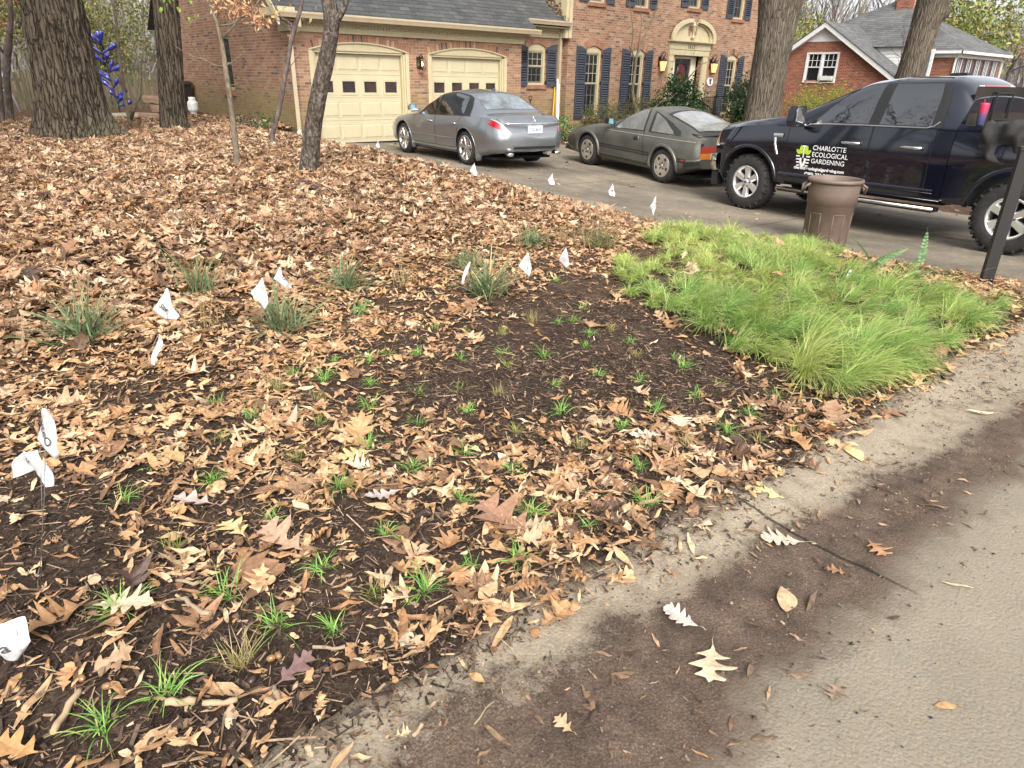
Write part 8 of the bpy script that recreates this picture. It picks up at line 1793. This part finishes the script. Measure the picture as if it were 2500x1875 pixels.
for i, (px, py, lab) in enumerate([(-5.65, -9.35, 'small green leaved seedling among the brown leaves, upper left'), (-5.9, -8.6, 'tiny green seedling in the leaves below the beech sapling'), (-5.4, -12.6, 'yellow green weed by the flag right of the strap clumps')]):
    plant('seedling', lab, 'weed', None, px, py, 13, (.06, .17), (.018, .035), (.1, 1.0), (.3, .9), [(2, (.16, .29, .09)), (1, (.22, .34, .12))], (.24, .32, .12), 820 + i, .06)

# -- marker flags
M_FLAG, nt, b = newmat('flag_film'); b.inputs['Base Color'].default_value = (.80, .80, .80, 1); b.inputs['Roughness'].default_value = .4
tr = nt.nodes.new('ShaderNodeBsdfTranslucent'); tr.inputs[0].default_value = (.85, .85, .85, 1); ms = nd(nt, 'ShaderNodeMixShader', {0: .4}); nt.links.new(b.outputs[0], ms.inputs[1]); nt.links.new(tr.outputs[0], ms.inputs[2]); nt.links.new(ms.outputs[0], nt.nodes['Material Output'].inputs[0])
M_WIRE = simple('flag_wire', (.25, .24, .23), .4, metal=.6); M_INK = simple('flag_ink', (.07, .07, .075), .6)
def flag(base, top, outline, sc, label, seed, text=None, tsz=.03, trot=0., toff=(0, 0)):
    """outline: (right, up) in metres from the wire top; faces the street"""
    g = random.Random(seed); bz = float(surf(np.array([base[0]]), np.array([base[1]]))[0]) - .02
    o = empty('marker_flag', (base[0], base[1], bz), 0, None, label, 'flag', 'white marker flags in the yard'); Lc = Vector((base[0], base[1], bz)); tp = Vector(top) - Lc
    MB().tube([(0, 0, 0), tp * .5 + Vector((.004, 0, 0)), tp], .0010, 5).build('wire', M_WIRE, o)
    az = YAW + g.uniform(-.25, .25); rx = Vector((math.cos(az), -math.sin(az), 0)); ry = Vector((math.sin(az), math.cos(az), 0)); up = Vector((0, 0, 1))
    def P(u, w): return tp + rx * u + up * w + ry * (.012 * math.sin(u * 55 + seed) + .010 * math.sin(w * 42 + seed * 2) + 1.2 * u * u)
    bm = bmesh.new(); vs = [bm.verts.new((u, w, 0)) for u, w in [(u * sc, w * sc) for u, w in outline]]; es = [bm.edges.new((vs[i], vs[(i + 1) % len(vs)])) for i in range(len(vs))]
    bmesh.ops.triangle_fill(bm, edges=es, use_beauty=True)
    for _ in range(3): bmesh.ops.subdivide_edges(bm, edges=bm.edges[:], cuts=1, use_grid_fill=True)
    bmesh.ops.triangulate(bm, faces=bm.faces[:])
    for v in bm.verts: v.co = P(v.co.x, v.co.y)
    me = bpy.data.meshes.new('film'); bm.to_mesh(me); bm.free(); me.materials.append(M_FLAG); me.polygons.foreach_set('use_smooth', [True] * len(me.polygons)); f = link('film', me, o); md = f.modifiers.new('t', 'SOLIDIFY'); md.thickness = .0006
    if text:
        cu = bpy.data.curves.new('print', 'FONT'); cu.body = text; cu.size = tsz; cu.align_x = 'CENTER'; cu.align_y = 'CENTER'; cu.offset = .0006; t = bpy.data.objects.new('print', cu); COL.objects.link(t)
        me = bpy.data.meshes.new_from_object(t.evaluated_get(bpy.context.evaluated_depsgraph_get())); bpy.data.objects.remove(t); bm = bmesh.new(); bm.from_mesh(me); bmesh.ops.subdivide_edges(bm, edges=[e for e in bm.edges if e.calc_length() > .006], cuts=2); c_, s_ = math.cos(trot), math.sin(trot)
        for v in bm.verts: u, w = toff[0] + v.co.x * c_ - v.co.y * s_, toff[1] + v.co.x * s_ + v.co.y * c_; v.co = P(u, w) - ry * .0045
        bm.to_mesh(me); bm.free(); me.materials.clear(); me.materials.append(M_INK); link('print', me, f)
    return o
SH1 = [(0, 0), (.008, -.005), (.02, -.10), (.045, -.155), (.02, -.178), (-.02, -.17), (-.09, -.118), (-.045, -.07), (-.015, -.03)]
SH2 = [(0, 0), (.012, -.06), (.016, -.15), (-.012, -.195), (-.025, -.165), (-.082, -.095), (-.03, -.04)]
SH3 = [(0, 0), (.01, -.05), (.05, -.125), (.058, -.155), (.0, -.125), (-.05, -.082), (-.02, -.03)]
SH4 = [(0, 0), (.012, -.002), (-.005, -.06), (-.03, -.105), (-.045, -.16), (-.058, -.15), (-.05, -.10), (-.03, -.05)]
SH5 = [(0, 0), (.004, -.08), (.02, -.13), (-.005, -.155), (-.045, -.12), (-.02, -.06)]
SH6 = [(0, 0), (.01, -.05), (.035, -.11), (.03, -.14), (-.03, -.125), (-.05, -.08), (-.02, -.03)]
flag((-6.736, -12.91), (-6.689, -12.95, .568), SH1, 1., 'white flag with faint print standing right of the left strap leaved clump', 1, 'Site\nAgenda'[:4], .030, -1.0, (-.02, -.10))
flag((-7.097, -13.301), (-6.879, -13.49, .514), SH4, 1., 'white flag seen edge-on, on a strongly tilted wire below the left strap clump', 2)
flag((-6.221, -12.873), (-6.162, -12.924, .539), SH2, 1., 'white flag hanging in front of the middle strap leaved clump', 3)
flag((-5.929, -12.62), (-5.93, -12.619, .504), SH3, 1., 'white flag just right of and behind the one at the middle strap clump', 4, 'D', .03, -1.2, (.02, -.07))
SHB = [(0, 0), (.006, -.002), (.012, -.10), (.010, -.155), (-.012, -.175), (-.052, -.15), (-.068, -.12), (-.055, -.085), (-.025, -.03)]
flag((-7.582, -14.485), (-7.435, -14.613, .75), SHB, .96, 'tall white flag with bold dark print near the left edge of the photo', 5, 'SiteO', .034, -.95, (-.028, -.085))
flag((-7.57, -14.44), (-7.474, -14.52, .585), [(0, 0), (.008, -.06), (.006, -.125), (-.012, -.125), (-.028, -.10), (-.06, -.092), (-.09, -.105), (-.145, -.125), (-.15, -.10), (-.11, -.055), (-.05, -.01)], 1.05, 'white flag folded over, drooping left below the tall printed flag', 6, 'LANDSC', .018, .75, (-.05, -.05))
flag((-7.666, -14.833), (-7.655, -14.844, .262), [(0, 0), (.02, -.0), (.03, -.075), (.0, -.115), (-.03, -.15), (-.10, -.14), (-.10, -.01)], .9, 'low white flag cut off by the left edge near the bottom corner', 7, 'a', .05, .1, (-.03, -.07))
flag((-4.792, -12.974), (-4.744, -13.015, .436), SH4, 1., 'narrow white flag standing in the big strap leaved clump', 8, 'a', .02, -1., (-.02, -.06))
flag((-4.206, -13.043), (-4.216, -13.034, .435), [(0, 0), (.012, -.04), (.03, -.12), (.012, -.185), (-.02, -.15), (-.065, -.105), (-.03, -.04)], 1., 'white flag right of the big strap leaved clump, left of its twin', 9, 'o', .02, -.9, (.0, -.12))
flag((-3.774, -13.018), (-3.79, -13.004, .409), [(0, 0), (.02, -.07), (.035, -.14), (.01, -.16), (-.05, -.11), (-.03, -.05)], 1., 'white flag nearest the left end of the green grass', 10)
def along(top, k): return tuple(CAM + (Vector(top) - CAM) * k)
flag((-1.622, -9.037), (-1.631, -9.029, .544), SH6, 1.3, 'white flag at the leaf edge in front of the saloon rear wheel', 11)
for (tp_, k, sh, lab, sd_) in (((.369, -8.483, .22), .945, SH6, 'white flag at the drive edge between the saloon and the coupe', 12), ((.521, -9.654, .183), .93, SH6, 'white flag at the drive edge ahead of the coupe rear wheel', 13), ((.33, -10.641, .145), .945, [(0, 0), (.0, -.06), (.01, -.13), (-.02, -.20), (-.035, -.14), (-.07, -.11), (-.03, -.05)], 'white flag at the drive edge nearest the green grass and the truck', 14)):
    t_ = along(tp_, k); flag((t_[0] - .01, t_[1] + .01), t_, sh, 1.3, lab, sd_, 'Site', .026, -.3, (0, -.1))
flag((-1.263, -2.741), (-1.256, -2.748, .63), SH6, 1.3, 'white flag in the leaves at the garage corner downspout', 15)
t_ = along((1.46, -1.153, .2), .90); flag((t_[0], t_[1]), t_, SH5, 1.4, 'white flag before the left garage door, left of the saloon front wheel', 16)
m = MB(); m.box(-.011, .011, -.0008, .0008, -.06, .085, 0, Matrix.Rotation(R(-40), 4, 'Z') @ Matrix.Rotation(R(14), 4, 'Y')); tg = m.build('plant_tag', M_WHITE, None, (-1.70, -14.30, g1(-1.7, -14.3) + .12)); tag(tg, 'white plastic plant tag standing in the green grass', 'plant tag'); MB().box(-.006, .006, -.0016, -.0009, .045, .062, 0, Matrix.Rotation(R(-40), 4, 'Z') @ Matrix.Rotation(R(14), 4, 'Y')).build('tag_mark', M_INK, tg)

# -- single leaves lying on the pavement and bed edge
def one_leaf(kind, var, x, y, s, yaw, col, label, z=None, tilt=.1, grp=None, bend=0.):
    V, F = hero_leaf(kind, var + int(abs(x * 50))); V = V * s * np.array([1, 1, .6]); gg_ = np.random.default_rng(int(abs(x * 1000)))
    z0 = (max(float(road_z(np.array([x]))[0]) + .012 + .03 * float(ss(-15.75, -15.52, np.array([y]))[0]), 0 if y < -15.5 else float(surf(np.array([x]), np.array([y]))[0]) + .03) if y < -15.5 else float(surf(np.array([x]), np.array([y]))[0]) + .03)
    if y < -15.5: z0 = float(road_z(np.array([x]))[0]) + .010 + .03 * float(ss(-15.75, -15.52, np.array([y]))[0])
    V[:, 2] -= np.percentile(V[:, 2], 12) - .003
    me = np_mesh('fallen_leaf', V, [F], M_LEAF, np.tile(np.array(col), (len(V), 1)) * (1 + .06 * gg_.normal(size=(len(V), 1))))
    o = link('fallen_leaf', me, None, (x, y, z0)); o.rotation_euler = (tilt, tilt * .4, yaw); m = MB(); m.cur = tuple(c * .7 for c in col); p = V[0]
    m.tube([(p[0], -.5 * s, p[2]), (p[0] + .01 * s, -.62 * s, p[2] + .004), (p[0] - .02 * s, -.74 * s, p[2] + .002)], .0013, 4); m.build('stalk', M_LEAF, o)
    return tag(o, label, 'leaf', 'single leaves lying on the pavement')
for a in [('pin', 0, -6.127, -16.012, 0.164, 2.2, (0.66, 0.54, 0.36), 'large cream pointed oak leaf on the dark pavement, lower right', None, 0.1), ('white', 2, -6.041, -15.835, 0.119, 0.3, (0.6, 0.49, 0.42), 'pale many-lobed oak leaf above the large cream leaf on the pavement', None, 0.1), ('oval', 1, -5.695, -15.998, 0.116, -0.8, (0.5, 0.35, 0.21), 'folded tan leaf on the pavement right of the pale lobed leaf', None, 0.1), ('pin', 3, -5.147, -16.076, 0.105, 2.6, (0.48, 0.26, 0.14), 'orange brown oak leaf alone on the pavement, right', None, 0.1), ('pin', 4, -5.407, -16.041, 0.074, 0.5, (0.33, 0.18, 0.1), 'small curled brown leaf left of the orange brown oak leaf', None, 0.1), ('oval', 2, -5.743, -16.516, 0.071, 0.9, (0.55, 0.33, 0.15), 'small orange oval leaf on the bare pavement, lower right', None, 0.1), ('pin', 5, -5.938, -16.292, 0.079, 1.9, (0.3, 0.21, 0.15), 'dull brown leaf flat on the pale pavement, lower right', None, 0.1), ('willow', 1, -5.141, -16.344, 0.113, 0.6, (0.66, 0.54, 0.36), 'narrow cream leaf on the pavement at the right', None, 0.1), ('pin', 1, -6.618, -15.888, 0.061, 0.2, (0.5, 0.35, 0.21), 'curled tan leaf on the dark dirt, bottom centre', None, 0.1), ('white', 4, -5.396, -15.828, 0.167, 0.9, (0.56, 0.47, 0.36), 'twisted pale leaf over the kerb joint', None, 0.1), ('pin', 2, -5.165, -15.603, 0.176, 0.4, (0.62, 0.5, 0.24), 'cream yellow pointed leaf at the bed edge above the kerb joint', None, 0.1), ('oval', 3, -4.492, -15.664, 0.154, -0.5, (0.62, 0.5, 0.24), 'pale yellow leaf on the kerb below the green grass', None, 0.1), ('pin', 6, -3.887, -15.619, 0.21, 1.2, (0.33, 0.18, 0.1), 'brown leaf on the kerb beside the green grass', None, 0.1), ('willow', 3, -3.43, -15.886, 0.152, 0.9, (0.66, 0.54, 0.36), 'cream leaf on the kerb at the right edge of the grass', None, 0.1), ('willow', 2, -6.406, -16.169, 0.047, 0.3, (0.5, 0.27, 0.13), 'small orange sliver leaf at the bottom edge', None, 0.1), ('pin', 2, -7.094, -15.308, 0.13, -1.4, (0.2, 0.12, 0.11), 'dark purple brown oak leaf beside the big straw tuft', None, 0.1), ('pin', 1, -7.717, -15.106, 0.125, 0.7, (0.52, 0.28, 0.12), 'bright orange brown oak leaf in the bottom left corner', None, 0.1), ('white', 1, -7.401, -14.769, 0.199, -2.2, (0.66, 0.54, 0.36), 'cream lobed leaf right under the sedge plug left of the grey stick', None, 0.1), ('pin', 3, -6.99, -14.551, 0.127, 0.2, (0.62, 0.5, 0.24), 'cream lobed leaf on the leaves, lower left of centre', None, 0.1), ('oval', 4, -6.735, -14.559, 0.09, 0.2, (0.66, 0.54, 0.36), 'pale pointed oval leaf left of the full sedge plug', None, 0.1), ('white', 5, -5.205, -15.009, 0.177, 0.9, (0.7, 0.62, 0.48), 'nearly white lobed leaf on the dark bed, upper of two', None, 0.1), ('white', 3, -4.967, -15.005, 0.185, 2.4, (0.66, 0.58, 0.42), 'nearly white lobed leaf on the dark bed, right of its twin', None, 0.1), ('white', 6, -6.455, -14.708, 0.156, 1.3, (0.56, 0.45, 0.42), 'pinkish lobed leaf left of the full sedge plug', None, 0.1), ('pin', 4, -7.049, -14.305, 0.16, 0.6, (0.55, 0.42, 0.36), 'pale pink brown oak leaf among the leaves at left', None, 0.1), ('pin', 0, -6.884, -14.733, 0.214, 0.4, (0.47, 0.3, 0.2), 'large tan oak leaf in the bed left of the full sedge plug', None, 0.1), ('oval', 0, -7.007, -13.935, 0.138, 0.2, (0.52, 0.33, 0.15), 'orange tan oval leaf among the leaves at left', None, 0.1), ('pin', 2, -6.163, -15.104, 0.266, 0.1, (0.34, 0.19, 0.12), 'long red brown oak leaf standing in the drift near the kerb', None, 0.1), ('white', 0, -6.395, -14.376, 0.181, 1.4, (0.62, 0.5, 0.24), 'cream yellow leaf lying in the centre of the bed', None, 0.1)]: one_leaf(*a)
# -- pine cone, acorns, sticks
M_CONE = simple('pine_cone_scales', (.16, .10, .065), .8, (.07, .045, .03), 60)
pc_ = empty('pine_cone', (-6.473, -15.447, 0.079), R(35), None, 'brown pine cone lying at the kerb edge of the bed', 'pine cone', tilt=(R(82), 0)); m = MB()
for k in range(70):
    f = k / 70; a = k * 2.39996; r = .019 * math.sin(math.pi * (.12 + .85 * f)) + .002; A = Matrix.Translation((0, 0, f * .085 - .04)) @ Matrix.Rotation(a, 4, 'Z') @ Matrix.Translation((r, 0, 0)) @ Matrix.Rotation(R(-50 + 80 * f) * -1, 4, 'Y')
    m.box(-.006, .009, -.0065, .0065, -.0015, .0015, 0, A)
m.lathe([(0, -.045), (.010, -.04), (.014, 0), (.006, .04), (0, .046)], 10); m.build('scales', M_CONE, pc_)
M_ACORN = simple('acorn_shell', (.22, .115, .045), .35, (.30, .17, .075), 30, coat=.3); M_ACORND = simple('dark_acorn', (.05, .03, .02), .4, coat=.2)
for (x, y, yaw, dk, lab) in [(-7.106, -15.212, 0.3, 0, 'orange brown acorn right of the big straw tuft'), (-7.127, -15.213, 1.2, 0, 'pale acorn touching the orange brown one'), (-7.2, -15.261, 2.0, 1, 'dark acorn below the big straw tuft'), (-7.32, -15.286, 0.5, 1, 'dark acorn between two sedge plugs at lower left'), (-7.509, -15.059, 1.0, 0, 'tan acorn above the bottom left sedge plugs'), (-7.464, -15.301, 2.2, 1, 'dark acorn near the bottom left corner plug'), (-7.554, -14.984, 0.2, 0, 'orange acorn at the far lower left'), (-7.245, -15.103, 1.0, 1, 'black acorn left of the big straw tuft'), (-7.615, -15.221, 0.9, 0, 'brown acorn at the bottom edge, left')]:
    m = MB(); m.lathe([(0, -.011), (.004, -.0108), (.0085, -.006), (.0098, .002), (.009, .008), (.0055, .0125), (0, .0155)], 14); o = m.build('acorn', M_ACORND if dk else M_ACORN, None, (x, y, float(surf(np.array([x]), np.array([y]))[0]) + .012 if y > -15.48 else g1(x, y) + .025)); o.rotation_euler = (R(84), 0, yaw); tag(o, lab, 'acorn', 'acorns in the foreground bed')
M_STICK = simple('stick_bark', (.26, .19, .12), .85, (.36, .28, .19), 18, .003); M_STICK2 = simple('pale_stick', (.42, .31, .19), .85, (.3, .2, .12), 14, .003)
for (x, y, yaw, L, r, pale, lab) in [(-7.228, -14.877, 1.9, 0.144, 0.008, 0, 'long grey knobbly stick lying in the lower left bed'), (-7.601, -15.061, 0.9, 0.144, 0.009, 1, 'splintered pale wood strip at the far lower left'), (-6.982, -15.288, 2.4, 0.095, 0.006, 0, 'curved grey brown stick below the green sedge plug'), (-7.375, -15.241, -0.6, 0.073, 0.01, 1, 'short thick pale stick beside the large green plug'), (-7.294, -15.297, -0.5, 0.085, 0.008, 1, 'split pale stick right of the large green plug'), (-6.285, -15.386, 1.0, 0.095, 0.003, 0, 'thin white forked twig near the pine cone'), (-7.21, -14.743, 2.2, 0.076, 0.006, 0, 'short brown stick above the long grey stick'), (-7.166, -15.352, 1.5, 0.056, 0.008, 0, 'short grey bark stick near the bottom of the bed'), (-6.934, -15.682, 0.4, 0.036, 0.005, 1, 'short pale twig on the dark dirt, bottom centre'), (-6.769, -15.743, 0.3, 0.086, 0.002, 0, 'thin curved twig on the dirt at the kerb'), (-6.217, -14.14, 0.3, 0.11, 0.005, 1, 'small pale stick on the dark bed')]:
    g_ = random.Random(int(L * 1e4)); m = MB(); pts = [(L * (t - .5), g_.uniform(-.04, .04) * L, g_.uniform(0, .012)) for t in np.linspace(0, 1, 6)]; m.tube(pts, [r * g_.uniform(.8, 1.15) for _ in pts], 7)
    if not pale: m.tube([pts[3], (pts[3][0] + .1 * L, pts[3][1] + .12 * L, .012)], [r * .5, r * .25], 5)
    o = m.build('stick', M_STICK2 if pale else M_STICK, None, (x, y, (float(surf(np.array([x]), np.array([y]))[0]) if y > -15.48 else g1(x, y) + .02) + r + .01)); o.rotation_euler = (0, 0, yaw); tag(o, lab, 'stick', 'sticks lying on the bed')
